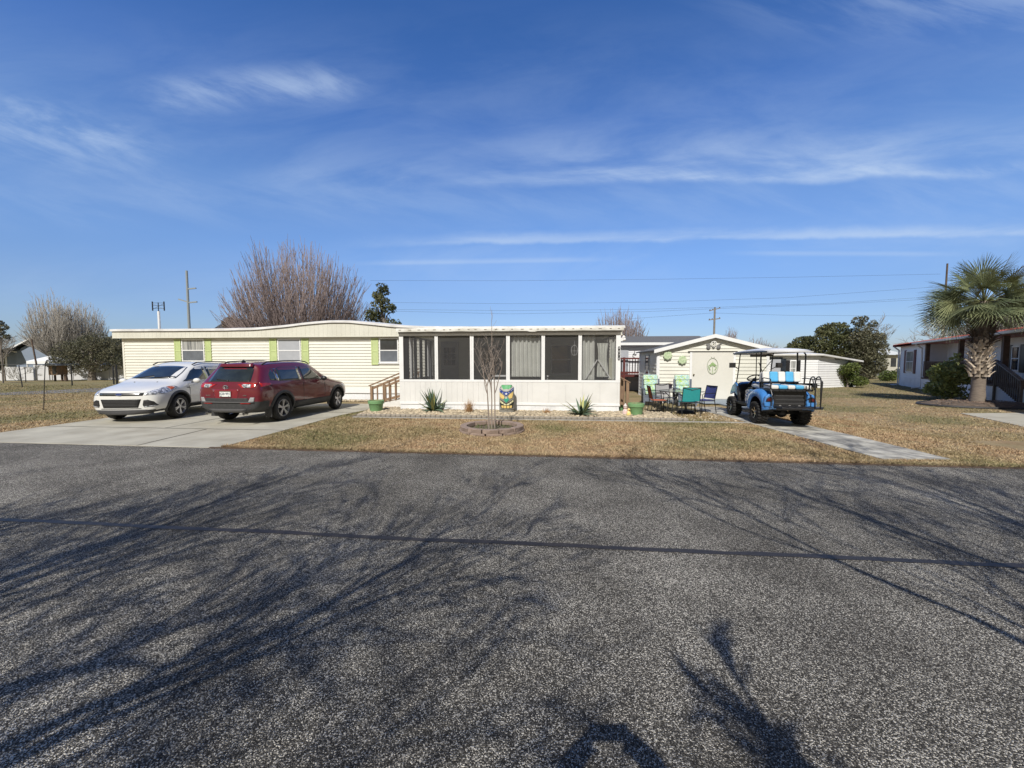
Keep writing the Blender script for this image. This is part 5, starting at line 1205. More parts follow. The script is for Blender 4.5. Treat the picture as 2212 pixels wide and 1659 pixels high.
# ---------------------------------------------------------------- red SUV (seen from behind)
def red_suv():
    p = gp(612, 908)
    t = thing('red_car', 'dark red compact SUV parked facing the home, rear towards the road', 'car', (-7.30, 10.85, .014), R(90-6.5))
    # local x forward; rear axle at x=0
    ax = (0.0, 2.69)
    Z0 = [.24, .26, .50, .72, .96, 1.09, 1.50, 1.60, 1.64]; W0 = [.84, .90, .925, .915, .87, .68, .60]
    def S_(xl, xb, xt, Z, W): return station(xl, xb, xt, 0, Z, W)
    st = [
        S_(-.90, -.84, -.55, [.34, .36, .55, .74, .98, 1.10, 1.47, 1.56, 1.60], [.70, .80, .82, .80, .76, .60, .50]),
        S_(-.80, -.74, -.48, [.30, .32, .53, .73, .97, 1.10, 1.49, 1.59, 1.64], [.78, .87, .895, .885, .84, .66, .56]),
        S_(-.45, -.42, -.25, Z0, [.84, .91, .930, .925, .87, .68, .59]),
        S_(.0, .0, .0, [.24, .26, .50, .72, .96, 1.08, 1.53, 1.63, 1.67], [.85, .915, .935, .93, .88, .69, .60]),
        S_(.55, .55, .55, [.22, .24, .48, .70, .95, 1.06, 1.55, 1.65, 1.69], [.85, .90, .915, .905, .885, .70, .60]),
        S_(1.1, 1.1, 1.05, [.22, .24, .48, .70, .94, 1.05, 1.56, 1.66, 1.70], [.85, .895, .91, .90, .885, .70, .60]),
        S_(1.6, 1.62, 1.42, [.22, .24, .48, .70, .94, 1.04, 1.545, 1.64, 1.685], [.85, .90, .91, .90, .885, .69, .59]),
        S_(1.95, 2.02, 1.72, [.22, .24, .48, .70, .94, 1.04, 1.46, 1.575, 1.62], [.85, .90, .915, .905, .875, .67, .57]),
        S_(2.35, 2.38, 2.33, [.22, .24, .49, .72, .94, 1.04, 1.10, 1.13, 1.15], [.85, .91, .93, .915, .85, .76, .60]),
        S_(2.75, 2.75, 2.75, [.24, .26, .50, .72, .92, 1.0, 1.04, 1.06, 1.08], [.85, .915, .935, .90, .83, .74, .55]),
        S_(3.2, 3.2, 3.2, [.26, .28, .50, .70, .87, .93, .97, 1.0, 1.01], [.82, .89, .90, .86, .79, .70, .50]),
        S_(3.50, 3.48, 3.45, [.30, .32, .50, .66, .80, .85, .88, .90, .91], [.66, .76, .78, .74, .68, .60, .45]),
    ]
    o, bvh = body_mesh(st, -.05, .06, ax, .425, 'body')
    finish_body(o, t, paint_red, ax, .425, lambda c, n: (c.z < .44) or (c.x < -.52 and c.z < .615))
    P_ = lambda *a, **k: patch(bvh, *a, parent=t, **k)
    # rear: glass, lights, bumper
    P_([(-.60, 1.12), (.60, 1.12), (.60, 1.16), (.53, 1.44), (.46, 1.49), (-.46, 1.49), (-.53, 1.44), (-.60, 1.16)], 'x', 'rear_window', carglass, sign=-1, n=12)
    P_([(-.50, 1.49), (.50, 1.49), (.47, 1.56), (-.47, 1.56)], 'x', 'spoiler', paint_red, sign=-1, n=10, off=.06, depth=.05)
    for s in (1, -1):
        P_([(s*.42, 1.03), (s*.50, .97), (s*.66, .975), (s*.66, 1.055), (s*.46, 1.06)], 'x', 'taillight', lamp_clear, sign=-1, n=6, off=.012, lab='clear inner section of the tail light')
        P_([(s*.30, 1.065), (s*.40, 1.06), (s*.50, .965), (s*.44, .965), (s*.36, 1.02)], 'x', 'taillight', lamp_red, sign=-1, n=6, off=.012)
        P_([(s*.40, 1.062), (s*.79, 1.062), (s*.79, 1.09), (s*.42, 1.085)], 'x', 'taillight', lamp_red, sign=-1, n=6, off=.013)
        P_([(s*.665, .965), (s*.77, .98), (s*.79, 1.06), (s*.665, 1.055)], 'x', 'taillight', lamp_red, sign=-1, n=6, off=.014)
        P_([(-.76, .985), (-.60, 1.0), (-.42, 1.045), (-.48, 1.075), (-.76, 1.085)], 'y', 'taillight', lamp_red, sign=s, n=6, off=.012)
    P_([(-.62, .61), (.62, .61), (.60, .70), (-.60, .70)], 'x', 'bumper_trim', plastic, sign=-1, n=10, off=.012)
    P_([(-.74, .585), (.74, .585), (.74, .61), (-.74, .61)], 'x', 'bumper_lip', pm('bumper_lip', (.12, .12, .125), None, 8, .35), sign=-1, n=12, off=.030, depth=.03)
    for s in (1, -1):
        P_([(s*.60, .60), (s*.74, .61), (s*.76, .72), (s*.66, .72)], 'x', 'corner_trim', pm('silver_trim', (.35, .36, .37), None, 8, .35), sign=-1, n=5, off=.014)
        P_([(s*.40, .555), (s*.66, .555), (s*.66, .575), (s*.40, .575)], 'x', 'reflector', lamp_red, sign=-1, n=4, off=.016)
    P_([(-.45, .33), (.45, .33), (.55, .42), (-.55, .42)], 'x', 'skid_plate', pm('skid', (.10, .10, .105), None, 8, .5), sign=-1, n=8, off=.012)
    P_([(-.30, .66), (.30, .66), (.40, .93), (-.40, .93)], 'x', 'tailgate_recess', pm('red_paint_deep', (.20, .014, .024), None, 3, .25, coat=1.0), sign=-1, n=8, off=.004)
    # plate and emblem
    h = bvh.ray_cast(Vector((-4, 0, .80)), Vector((1, 0, 0)))[0]; xr = h.x
    g = MB(); g.box(xr-.03, xr-.015, -.155, .155, .735, .885); pl_ = g.build('licence_plate', pm('plate_white', (.74, .76, .75), (.70, .74, .70), 10, .4), t, bevel=.006)
    g = MB(); g.box(xr-.034, xr-.0302, -.155, .155, .868, .885); g.box(xr-.034, xr-.0302, -.155, .155, .735, .745); g.build('plate_frame', chrome, pl_)
    tb = pm('plate_text', (.05, .07, .12), None, 5, .5); rot = (R(90), 0, R(-90))
    text_mesh('IGB', .085, tb, pl_, (xr-.0315, .085, .812), rot); text_mesh('991', .085, tb, pl_, (xr-.0315, -.085, .812), rot)
    g = MB(); g.lathe([(0, 0), (.014, 0), (.014, .002)], 8, (xr-.0305, 0, .815), Matrix.Rotation(R(-90), 3, 'Y')); g.box(xr-.033, xr-.0301, .09, .14, .75, .765); g.box(xr-.033, xr-.0301, -.12, -.10, .75, .765); g.build('palm_mark', tb, pl_)
    h2 = bvh.ray_cast(Vector((-4, 0, .985)), Vector((1, 0, 0)))[0].x-.015
    g = MB(); g.path([(h2, .072*math.cos(a*.314), .985+.047*math.sin(a*.314)) for a in range(20)], .007, 5, closed=True); g.path([(h2, .028*math.cos(a*.314), .985+.043*math.sin(a*.314)) for a in range(20)], .006, 5, closed=True); g.path([(h2, .055*math.cos(a*.314), 1.003+.02*math.sin(a*.314)) for a in range(20)], .006, 5, closed=True); g.build('emblem', chrome, t)
    for yb, w_ in ((-.52, .09), (.52, .12)):
        hh = bvh.ray_cast(Vector((-4, yb, .77)), Vector((1, 0, 0)))[0].x; g = MB()
        for q in range(4): g.box(hh-.014, hh-.002, yb+(-.5+q*.27)*w_, yb+(-.5+q*.27+.18)*w_, .76, .782)
        g.build('badge', chrome, t)
    g = MB(); h3 = bvh.ray_cast(Vector((-4, .1, 1.17)), Vector((1, 0, 0)))[0]; g.bar((h3.x-.03, .0, 1.15), (h3.x-.0, .36, 1.19), .02, .02); g.sphere((h3.x-.03, 0, 1.15), .025, 8, 6); g.build('rear_wiper', blackm, t)
    for s in (-1, 1): g = MB(); g.lathe([(.035, 0), (.04, .12), (.034, .12), (.03, .02)], 14, (-.86, s*.52, .30), Matrix.Rotation(R(-90), 3, 'Y'), cap=False); g.build('exhaust_pipe', chrome, t)
    for s in (1, -1):
        pk = dict(sign=s, off=.005)
        P_([(-.40, 1.15), (-.16, 1.13), (-.14, 1.46), (-.22, 1.455), (-.38, 1.30)], 'y', 'quarter_window', carglass, n=6, **pk)
        P_([(-.08, 1.12), (.84, 1.11), (.82, 1.50), (.06, 1.49), (-.06, 1.44)], 'y', 'side_window', carglass, n=8, **pk)
        P_([(.93, 1.11), (1.83, 1.10), (1.80, 1.14), (1.47, 1.43), (1.30, 1.485), (.90, 1.50)], 'y', 'side_window', carglass, n=10, **pk)
        P_([(-.14, 1.12), (-.09, 1.12), (-.07, 1.46), (-.12, 1.46)], 'y', 'pillar_trim', chrome if s < 0 else chrome, n=4, **pk)
        P_([(.45, .33), (2.27, .33), (2.24, .50), (.48, .50)], 'y', 'rocker_panel', plastic, n=8, sign=s, off=.016)
        for (x0, x1) in ((.60, .80), (1.62, 1.82)): g = MB(); y_ = bvh.ray_cast(Vector(((x0+x1)/2, 4*s, .97)), Vector((0, -s, 0)))[0].y; g.bar((x0, y_+s*.022, .975), (x1, y_+s*.022, .985), .02, .028, up=(0, 0, 1)); g.build('door_handle', paint_red, t, bevel=.006)
        for x0 in (.88,): P_([(x0, .50), (x0+.012, .50), (x0+.012, 1.08), (x0, 1.08)], 'y', 'door_seam', mesh_black, n=4, sign=s, off=.002, depth=.004)
        P_([(-.02, .80), (.30, .55), (.31, .555), (-.01, .81)], 'y', 'door_seam', mesh_black, n=4, sign=s, off=.002, depth=.004)
        P_([(1.93, .55), (1.945, .55), (1.96, 1.04), (1.945, 1.04)], 'y', 'door_seam', mesh_black, n=4, sign=s, off=.002, depth=.004)
        g = MB(); g.path([(-.38, s*.575, 1.565), (-.2, s*.585, 1.64), (.5, s*.59, 1.675), (1.1, s*.585, 1.68), (1.45, s*.575, 1.645), (1.6, s*.565, 1.59)], .018, 6); g.build('roof_rail', blackm, t, smooth=2)
        for a_ in ax: flare(bvh, t, a_, .425, .075, s)
        mirror_unit(t, 1.72, s*.90, 1.10, blackm)
        P_([(3.0, .78), (3.4, .74), (3.38, .80), (3.0, .87)], 'y', 'headlight', lamp_clear, n=5, sign=s, off=.01)
    g = MB(); g.sphere((-.32, 0, 1.64), .05, 10, 6, (1.6, .5, 1.1)); g.build('antenna_fin', blackm, t, smooth=2)
    P_([(1.78, -.55), (2.25, -.66), (2.30, 0), (2.25, .66), (1.78, .55)], 'z', 'windshield', carglass, sign=1, n=8)
    for x, st_ in ((0, 0), (2.69, R(6))):
        for s in (-1, 1): wheel(t, x, s*.80, .36, .225, 5, st_)
    for s in (-1, 1): g = MB(); g.box(-.47, -.45, s*.80-.1, s*.80+.1, .16, .42); g.build('mud_flap', plastic, t)
    return t
red_suv()

# ---------------------------------------------------------------- white crossover (seen from the front)
def white_suv():
    t = thing('white_car', 'white compact crossover parked nose to the road beside the red one', 'car', (-10.62, 11.15, .014), R(-90+6.5))
    # local x forward, front axle at x=0, rear axle at -2.69
    ax = (-2.69, 0.0)
    S_ = lambda xl, xb, xt, Z, W: station(xl, xb, xt, 0, Z, W)
    st = [
        S_(-3.55, -3.50, -3.25, [.32, .34, .55, .74, .98, 1.12, 1.46, 1.55, 1.59], [.70, .78, .80, .78, .74, .58, .50]),
        S_(-3.4, -3.36, -3.1, [.26, .28, .52, .73, .98, 1.12, 1.50, 1.60, 1.64], [.78, .87, .89, .875, .82, .64, .55]),
        S_(-2.7, -2.7, -2.6, [.22, .24, .50, .72, .97, 1.10, 1.53, 1.62, 1.66], [.83, .90, .92, .91, .86, .67, .58]),
        S_(-2.1, -2.1, -2.05, [.22, .24, .48, .70, .95, 1.07, 1.54, 1.63, 1.67], [.83, .885, .90, .89, .865, .68, .58]),
        S_(-1.5, -1.5, -1.5, [.22, .24, .48, .70, .94, 1.05, 1.54, 1.63, 1.67], [.83, .88, .90, .89, .865, .68, .58]),
        S_(-1.05, -1.0, -1.25, [.22, .24, .48, .70, .93, 1.03, 1.52, 1.60, 1.645], [.83, .88, .90, .89, .86, .67, .57]),
        S_(-.72, -.62, -.95, [.22, .24, .48, .70, .92, 1.01, 1.42, 1.52, 1.565], [.83, .885, .905, .895, .85, .65, .55]),
        S_(-.40, -.18, -.15, [.22, .24, .49, .71, .92, 1.0, 1.06, 1.085, 1.11], [.83, .90, .915, .90, .83, .76, .60]),
        S_(.0, .0, .02, [.22, .24, .50, .71, .90, .97, 1.01, 1.04, 1.06], [.83, .90, .92, .89, .81, .73, .56]),
        S_(.42, .42, .42, [.22, .24, .46, .66, .83, .90, .94, .965, .98], [.81, .88, .885, .85, .78, .68, .50]),
        S_(.70, .68, .64, [.20, .22, .42, .60, .76, .84, .88, .905, .915], [.75, .82, .82, .78, .71, .62, .45]),
        S_(.83, .82, .77, [.20, .22, .40, .56, .72, .79, .83, .855, .86], [.56, .66, .67, .63, .57, .50, .38]),
    ]
    o, bvh = body_mesh(st, -.05, .09, ax, .40, 'body')
    finish_body(o, t, paint_white, ax, .40, lambda c, n: c.z < .335)
    P_ = lambda *a, **k: patch(bvh, *a, parent=t, **k)
    P_([(-.44, .47), (.44, .47), (.48, .70), (-.48, .70)][:0] or [(-.42, .40), (.42, .40), (.49, .63), (-.49, .63)], 'x', 'lower_grille', mesh_black, sign=1, n=10, off=.004)
    for zz in (.46, .50, .54, .58): 
        w_ = .40+.06*(zz-.42)/.2; P_([(-w_, zz), (w_, zz), (w_, zz+.012), (-w_, zz+.012)], 'x', 'grille_bar', pm('bar_grey', (.07, .07, .075), None, 9, .4), sign=1, n=8, off=.012, depth=.008)
    P_([(-.52, .725), (.52, .725), (.54, .80), (-.54, .80)], 'x', 'upper_grille', mesh_black, sign=1, n=10, off=.006)
    P_([(-.53, .762), (.53, .762), (.535, .776), (-.535, .776)], 'x', 'grille_bar', chrome, sign=1, n=10, off=.016, depth=.01)
    P_([(-.50, .365), (.50, .365), (.47, .385), (-.47, .385)], 'x', 'chin_slot', mesh_black, sign=1, n=10, off=.004)
    P_([(-.70, .22), (.70, .22), (.60, .345), (-.60, .345)], 'x', 'chin_skirt', pm('chin_grey', (.075, .075, .08), None, 9, .5), sign=1, n=10, off=.012)
    # emblem
    hx = bvh.ray_cast(Vector((4, 0, .768)), Vector((-1, 0, 0)))[0].x
    g = MB(); g.lathe([(0, .026), (.075, .026), (.08, .016)], 24, (0, 0, 0), Matrix.Rotation(R(90), 3, 'Y')); em = g.build('emblem', pm('badge_blue', (.03, .06, .22), None, 8, .25), t, loc=(hx, 0, .768)); em.scale = (1, 1, .42)
    g = MB(); g.path([(hx+.024, .080*math.cos(a*.262), .768+.034*math.sin(a*.262)) for a in range(24)], .005, 5, closed=True); g.path([(hx+.028, .045, .762), (hx+.028, .03, .778), (hx+.028, .015, .76), (hx+.028, 0, .772), (hx+.028, -.02, .76), (hx+.028, -.045, .772)], .003, 4); g.build('emblem_rim', chrome, em).matrix_parent_inverse = em.matrix_basis.inverted()
    for s in (1, -1):
        P_([(s*.52, .47), (s*.54, .60), (s*.62, .615), (s*.74, .56), (s*.80, .46), (s*.74, .425), (s*.55, .41)], 'x', 'fog_light_recess', mesh_black, sign=1, n=8, off=.005)
        for zz in (.48, .52, .56): P_([(s*.55, zz), (s*.71, zz-.005), (s*.71, zz+.006), (s*.55, zz+.010)], 'x', 'grille_bar', pm('bar_grey', (.07, .07, .075), None, 9, .4), sign=1, n=5, off=.012, depth=.008)
        P_([(s*.56, .42), (s*.78, .445), (s*.76, .46), (s*.56, .44)], 'x', 'fog_light', lamp_clear, sign=1, n=5, off=.014)
        P_([(s*.56, .735), (s*.58, .815), (s*.68, .868), (s*.745, .89), (s*.775, .80), (s*.74, .74)], 'x', 'headlight', lamp_clear, sign=1, n=8, off=.008)
        P_([(.02, .905), (.12, .955), (.42, .92), (.62, .855), (.68, .75), (.45, .765), (.20, .83)], 'y', 'headlight', lamp_clear, sign=s, n=8, off=.008)
        P_([(.12, .905), (.20, .943), (.30, .925), (.28, .845), (.20, .865)], 'y', 'turn_signal', lamp_amber, sign=s, n=5, off=.012)
        pk = dict(sign=s, off=.005)
        P_([(-.28, 1.06), (-1.30, 1.09), (-1.32, 1.49), (-1.05, 1.475), (-.80, 1.36), (-.45, 1.13)], 'y', 'side_window', carglass, n=10, **pk)
        P_([(-1.40, 1.09), (-2.30, 1.12), (-2.22, 1.47), (-1.40, 1.49)], 'y', 'side_window', carglass, n=8, **pk)
        P_([(-2.38, 1.13), (-2.95, 1.20), (-2.80, 1.38), (-2.30, 1.46)], 'y', 'quarter_window', carglass, n=8, **pk)
        P_([(-2.25, .24), (-.43, .24), (-.40, .40), (-2.28, .40)], 'y', 'rocker_panel', plastic, n=8, sign=s, off=.012)
        P_([(-.40, .50), (-.388, .50), (-.388, .98), (-.40, .98)], 'y', 'door_seam', mesh_black, n=4, sign=s, off=.002, depth=.004)
        P_([(-1.36, .50), (-1.348, .50), (-1.348, 1.06), (-1.36, 1.06)], 'y', 'door_seam', mesh_black, n=4, sign=s, off=.002, depth=.004)
        P_([(-.42, .86), (-.28, .87), (-.28, .89), (-.40, .885)], 'y', 'fender_vent', mesh_black, n=4, sign=s, off=.006)
        g = MB(); g.path([(-1.05, s*.56, 1.555), (-1.25, s*.57, 1.625), (-1.9, s*.575, 1.655), (-2.7, s*.57, 1.645), (-3.05, s*.55, 1.585)], .018, 6); g.build('roof_rail', blackm, t, smooth=2)
        for (x0, x1) in ((-1.28, -1.08), (-2.2, -2.0)): g = MB(); y_ = bvh.ray_cast(Vector(((x0+x1)/2, 4*s, .96)), Vector((0, -s, 0)))[0].y; g.bar((x0, y_+s*.022, .965), (x1, y_+s*.022, .965), .02, .028); g.build('door_handle', paint_white, t, bevel=.006)
        for a_ in ax: flare(bvh, t, a_, .40, .06, s)
        mirror_unit(t, -.52, s*.90, 1.05, paint_white)
    P_([(-.28, -.60), (-.22, -.3), (-.20, 0), (-.22, .3), (-.28, .60), (-.60, .575), (-.93, .51), (-.93, -.51), (-.60, -.575)], 'z', 'windshield', carglass, sign=1, n=10, off=.006)
    g = MB()
    for s_, L_ in ((.05, .5), (-.45, .42)):
        a = bvh.ray_cast(Vector((-.24, s_, 4)), Vector((0, 0, -1)))[0]; b = bvh.ray_cast(Vector((-.34, s_+L_, 4)), Vector((0, 0, -1)))[0]; g.bar(a+Vector((0, 0, .02)), b+Vector((0, 0, .02)), .016, .016)
    g.build('wiper', blackm, t)
    for s in (-1, 1): g = MB(); q = bvh.ray_cast(Vector((.0, s*.3, 4)), Vector((0, 0, -1)))[0]; g.sphere(q, .018, 8, 6, (1.4, 1, .6)); g.build('washer_jet', mesh_black, t)
    for x in ax:
        for s in (-1, 1): wheel(t, x, s*.79, .345, .22, 5)
    return t
white_suv()
# ================================================================ GOLF CART
cart_blue = pm('cart_blue', (.07, .26, .62), (.055, .21, .54), 3, .25, coat=1.0, spec=.5)
seat_w = pm('seat_white', (.74, .73, .70), (.68, .67, .64), 8, .5); seat_b = pm('seat_blue', (.10, .42, .72), (.09, .38, .66), 8, .5)
cart_roof = pm('cart_roof', (.70, .71, .73), (.62, .63, .65), 3, .35)
def golf_cart():
    t = thing('golf_cart', 'lifted blue golf cart with white roof and blue-striped seats on the paver path', 'golf cart', (7.07, 10.12, .018), R(-9.5))
    # local: x right, y forward; rear axle y=0, front axle y=1.62
    def knob(x, y, steer=0):
        r, w = .29, .24; s = 1 if x > 0 else -1; M = Matrix.Rotation(steer, 3, 'Z')@Matrix.Rotation(R(90*s), 3, 'Y')
        g = MB(); g.lathe([(.16, -w/2), (r*.86, -w/2), (r*.95, -w*.36), (r*.96, w*.36), (r*.86, w/2), (.16, w/2), (.15, w*.3), (.15, -w/2)], 36, (0, 0, 0), M, cap=False)
        n = 22
        for k in range(n):
            a = 2*math.pi*k/n
            for j, off in ((-.30, 0), (0, .5), (.30, 0)):
                aa = a+2*math.pi*off/n; c = M@Vector((r*.965*math.cos(aa), r*.965*math.sin(aa), j*w)); MM = M@Matrix.Rotation(aa, 3, 'Z'); g.obox(c, (.030, .040, w*.27), MM@Matrix.Rotation(.35*(1 if j > 0 else -1), 3, 'X'))
            aa = a; 
            for j in (-.47, .47): c = M@Vector((r*.90*math.cos(aa), r*.90*math.sin(aa), j*w)); g.obox(c, (.06, .035, .03), M@Matrix.Rotation(aa, 3, 'Z'))
        w_ = g.build('wheel', rubber, t, loc=(x, y, r))
        g = MB(); g.lathe([(.165, w*.46), (.155, w*.48), (.145, w*.40), (.14, -w*.2), (0, -w*.22)], 28, (0, 0, 0), M, cap=False); g.build('rim', blackm, w_, smooth=True)
        g = MB()
        for k in range(6):
            a = 2*math.pi*k/6; p0 = M@Vector((.03*math.cos(a), .03*math.sin(a), w*.30)); p1 = M@Vector((.148*math.cos(a), .148*math.sin(a), w*.44)); g.bar(p0, p1, .035, .02, up=tuple(M@Vector((0, 0, 1))))
        g.lathe([(0, w*.42), (.04, w*.40), (.045, w*.25)], 14, (0, 0, 0), M); g.build('wheel_cover', chrome, w_, smooth=True)
    for x in (-.50, .50): knob(x, 0); knob(x, 1.62)
    # chassis, axles, floor
    g = MB(); g.box(-.33, .33, -.45, 1.75, .40, .47); g.box(-.42, .42, .55, 1.25, .47, .52); g.build('chassis', blackm, t, bevel=.01)
    g = MB(); g.tube((-.45, 0, .30), (.45, 0, .30), .045, n=10); g.sphere((.05, 0, .30), .13, 12, 8); g.tube((-.45, 1.62, .30), (.45, 1.62, .30), .03, n=8)
    for s in (-1, 1):
        g.bar((s*.36, -.3, .40), (s*.36, .35, .33), .05, .03); g.tube((s*.30, 0, .30), (s*.30, -.05, .55), .025); g.path([(s*.30, 1.62, .30), (s*.28, 1.62, .55)], .03, 8)
    g.build('axle', blackm, t)
    # rear body: fenders as shells over wheels + tail panels
    for s in (-1, 1):
        n = 22; vs = []
        for i in range(n+1):
            a = R(-10)+R(200)*i/n                       # arch opening around rear wheel, then outward shell
            ca, sa = math.cos(a), math.sin(a); r0 = .345
            yi, zi = r0*ca, .40+max(-.04, r0*sa*.95)
            # outer contour: rounded-box fender
            ro = .50 if sa > 0 else .42; yo = ca*(.62 if ca > 0 else .50); zo = .42+max(-.02, (sa**.8 if sa > 0 else 0)*.50)
            for q, xx in ((0, .585), (.35, .60), (.75, .585), (1.0, .53)):
                vs.append((s*xx, yi+(yo-yi)*q, zi+(zo-zi)*q))
            vs.append((s*.40, yo*.96, zo+.015)); vs.append((s*.30, yo*.95, zo+.01))
        k = 6; g = MB(); g.add(vs, [(i*k+j, i*k+j+1, (i+1)*k+j+1, (i+1)*k+j) for i in range(n) for j in range(k-1)])
        vs2 = []
        for i in range(n+1):
            a = R(-10)+R(200)*i/n; r0 = .345; y_, z_ = r0*math.cos(a), .40+max(-.04, r0*math.sin(a)*.95); vs2 += [(s*.585, y_, z_), (s*.30, y_, z_)]
        f = g.build('rear_fender', cart_blue, t, smooth=2)
        g = MB(); g.add(vs2, [(2*i, 2*i+1, 2*i+3, 2*i+2) for i in range(n)]); g.build('fender_liner', blackm, t)
        # side panel ahead of the wheel
        g = MB(); g.prism([(.36, .46), (.66, .48), (.64, .76), (.58, .85), (.42, .88), (.20, .88), (.34, .70)], s*.50, s*.575, 'x'); g.build('side_panel', cart_blue, t, bevel=.02)
        # splatter decal
        g = MB(); rg = random.Random(4)
        for i in range(46):
            y_, z_ = .42+.24*rg.random(), .52+.34*rg.random(); r_ = .006+.012*rg.random(); g.box(min(s*.576, s*.579), max(s*.576, s*.579), y_-r_, y_+r_, z_-r_*1.6, z_+r_*1.6)
        g.build('decal', seat_w, t)
        # tail panel with lamp
        g = MB(); g.prism([(s*.585, .50), (s*.60, .60), (s*.57, .76), (s*.50, .83), (s*.40, .80), (s*.37, .60), (s*.39, .49)], -.52, -.42); g.build('tail_panel', cart_blue, t, bevel=.03)
        g = MB(); g.prism([(s*.57, .63), (s*.55, .71), (s*.49, .76), (s*.40, .73), (s*.41, .63)], -.535, -.515); tl = g.build('taillight', blackm, t, bevel=.006)
        g = MB(); g.prism([(s*.54, .655), (s*.52, .71), (s*.44, .71), (s*.445, .655)], -.545, -.536); g.build('lens', pm('smoked_red', (.12, .01, .01), None, 9, .15, coat=.8), tl)
    g = MB(); g.box(-.375, .375, -.48, -.40, .47, .90); g.box(-.42, .42, -.40, .62, .84, .90); g.build('rear_cabinet', blackm, t, bevel=.01)
    for z_ in (.56, .66, .76): g = MB(); g.box(-.33, .33, -.492, -.481, z_, z_+.035); g.build('cabinet_rib', pm('satin_black', (.05, .05, .052), None, 12, .4), t, bevel=.004)
    for x_ in (-.22, .0, .22): g = MB(); g.lathe([(.03, 0), (.03, .012), (.0, .014)], 12, (x_, -.485, .52), Matrix.Rotation(R(90), 3, 'X')); g.build('bracket', silver, t)
    g = MB(); g.prism([(-.46, .52), (.46, .52), (.50, .93), (-.50, .93)], .50, .60); g.build('seat_base', blackm, t, bevel=.01)
    # front cowl
    vs = []; prof = [(1.30, .50, .50), (1.36, .72, .52), (1.45, .98, .50), (1.62, 1.04, .46), (1.85, .92, .44), (2.02, .70, .40), (2.06, .52, .36)]
    n = 10
    for (y_, z_, w_) in prof:
        for i in range(n+1):
            q = -1+2*i/n; vs.append((w_*q, y_-(.10*abs(q)**3 if y_ > 1.5 else -.0), z_-.07*abs(q)**4))
    g = MB(); g.add(vs, [(j*(n+1)+i, j*(n+1)+i+1, (j+1)*(n+1)+i+1, (j+1)*(n+1)+i) for j in range(2, len(prof)-1) for i in range(n)]); fc = g.build('front_cowl', cart_blue, t, smooth=2); md = fc.modifiers.new('s', 'SOLIDIFY'); md.thickness = .02
    g = MB(); g.add(vs, [(j*(n+1)+i, j*(n+1)+i+1, (j+1)*(n+1)+i+1, (j+1)*(n+1)+i) for j in range(0, 2) for i in range(n)]); g.add([(-.47, 1.30, .50), (.47, 1.30, .50), (.47, 1.62, .47), (-.47, 1.62, .47)], [(0, 1, 2, 3)]); fd = g.build('dashboard', blackm, t, smooth=2); md = fd.modifiers.new('s', 'SOLIDIFY'); md.thickness = .02
    for s in (-1, 1):
        g = MB(); g.prism([(1.24, .44), (1.34, .50), (1.40, .80), (1.47, .97), (1.62, 1.02), (1.82, .90), (1.95, .72), (1.98, .62), (1.88, .64), (1.62, .70), (1.42, .62), (1.32, .44)], s*.44, s*.50, 'x'); g.build('front_fender', cart_blue, t, bevel=.02)
    g = MB(); g.box(-.50, .50, .60, 1.34, .44, .475); g.build('floor', blackm, t)
    for s in (-1, 1): g = MB(); g.box(s*.53-.035, s*.53+.035, .30, 1.40, .40, .47); g.build('side_step', blackm, t, bevel=.01)
    # seats: striped cushions made of side-by-side panels
    def seat(y0, y1, z0, z1, tilt, nm, w=.46):
        cols = [(-w, -w*.62, seat_w), (-w*.62, -w*.18, seat_b), (-w*.18, w*.20, seat_w), (w*.20, w*.62, seat_b), (w*.62, w, seat_w)]
        root = None
        for a, b, m in cols:
            g = MB(); g.obox(((a+b)/2, (y0+y1)/2, (z0+z1)/2), (b-a-.004, y1-y0, z1-z0), Matrix.Rotation(tilt, 3, 'X')); o = g.build(nm, m, t, bevel=.032)
    seat(.12, .60, .93, 1.03, 0, 'front_seat_cushion'); seat(.06, .16, 1.08, 1.36, R(8), 'front_seat_back')
    seat(-.56, -.12, .95, 1.05, 0, 'rear_seat_cushion'); seat(-.07, .03, 1.11, 1.38, R(-8), 'rear_seat_back')
    g = MB(); g.box(-.46, .46, -.58, -.10, .90, .945)
    for k in range(7): g.box(-.40+.13*k-.02, -.40+.13*k+.02, -.60, -.58, .905, .935)
    g.bar((-.42, .02, .95), (-.42, .05, 1.35), .04, .04); g.bar((.42, .02, .95), (.42, .05, 1.35), .04, .04); g.box(-.44, .44, .02, .07, 1.07, 1.11); g.build('seat_frame', blackm, t)
    # rear footplate
    g = MB(); g.box(-.40, .48, -.98, -.55, .50, .53)
    for k in range(6): g.box(-.38+.15*k, -.32+.15*k, -.96, -.58, .53, .54)
    g.bar((-.34, -.55, .50), (-.30, -.3, .44), .04, .04); g.bar((.34, -.55, .50), (.30, -.3, .44), .04, .04); g.build('footplate', blackm, t, bevel=.005)
    # grab bars
    for xs_ in (-.46, .50):
        g = MB(); g.path([(xs_, -.50, .92), (xs_, -.52, 1.10), (xs_, -.48, 1.20), (xs_, -.15, 1.22), (xs_, -.05, 1.2)], .014, 7); g.path([(xs_, -.50, 1.02), (xs_, -.10, 1.04)], .012, 6); g.build('armrest', blackm, t, smooth=2)
    g = MB(); g.path([(-.46, -.52, .94), (-.46, -.60, .80), (-.46, -.60, .53)], .014, 7); g.build('grab_bar', blackm, t)
    for x0 in (.30, .42): g = MB(); g.path([(x0, -.98, .52), (x0, -.96, 1.16), (x0, -.93, 1.25), (x0, -.87, 1.28), (x0, -.78, 1.25), (x0, -.74, 1.16), (x0, -.72, .95)], .015, 7); g.build('grab_bar', blackm, t, smooth=2)
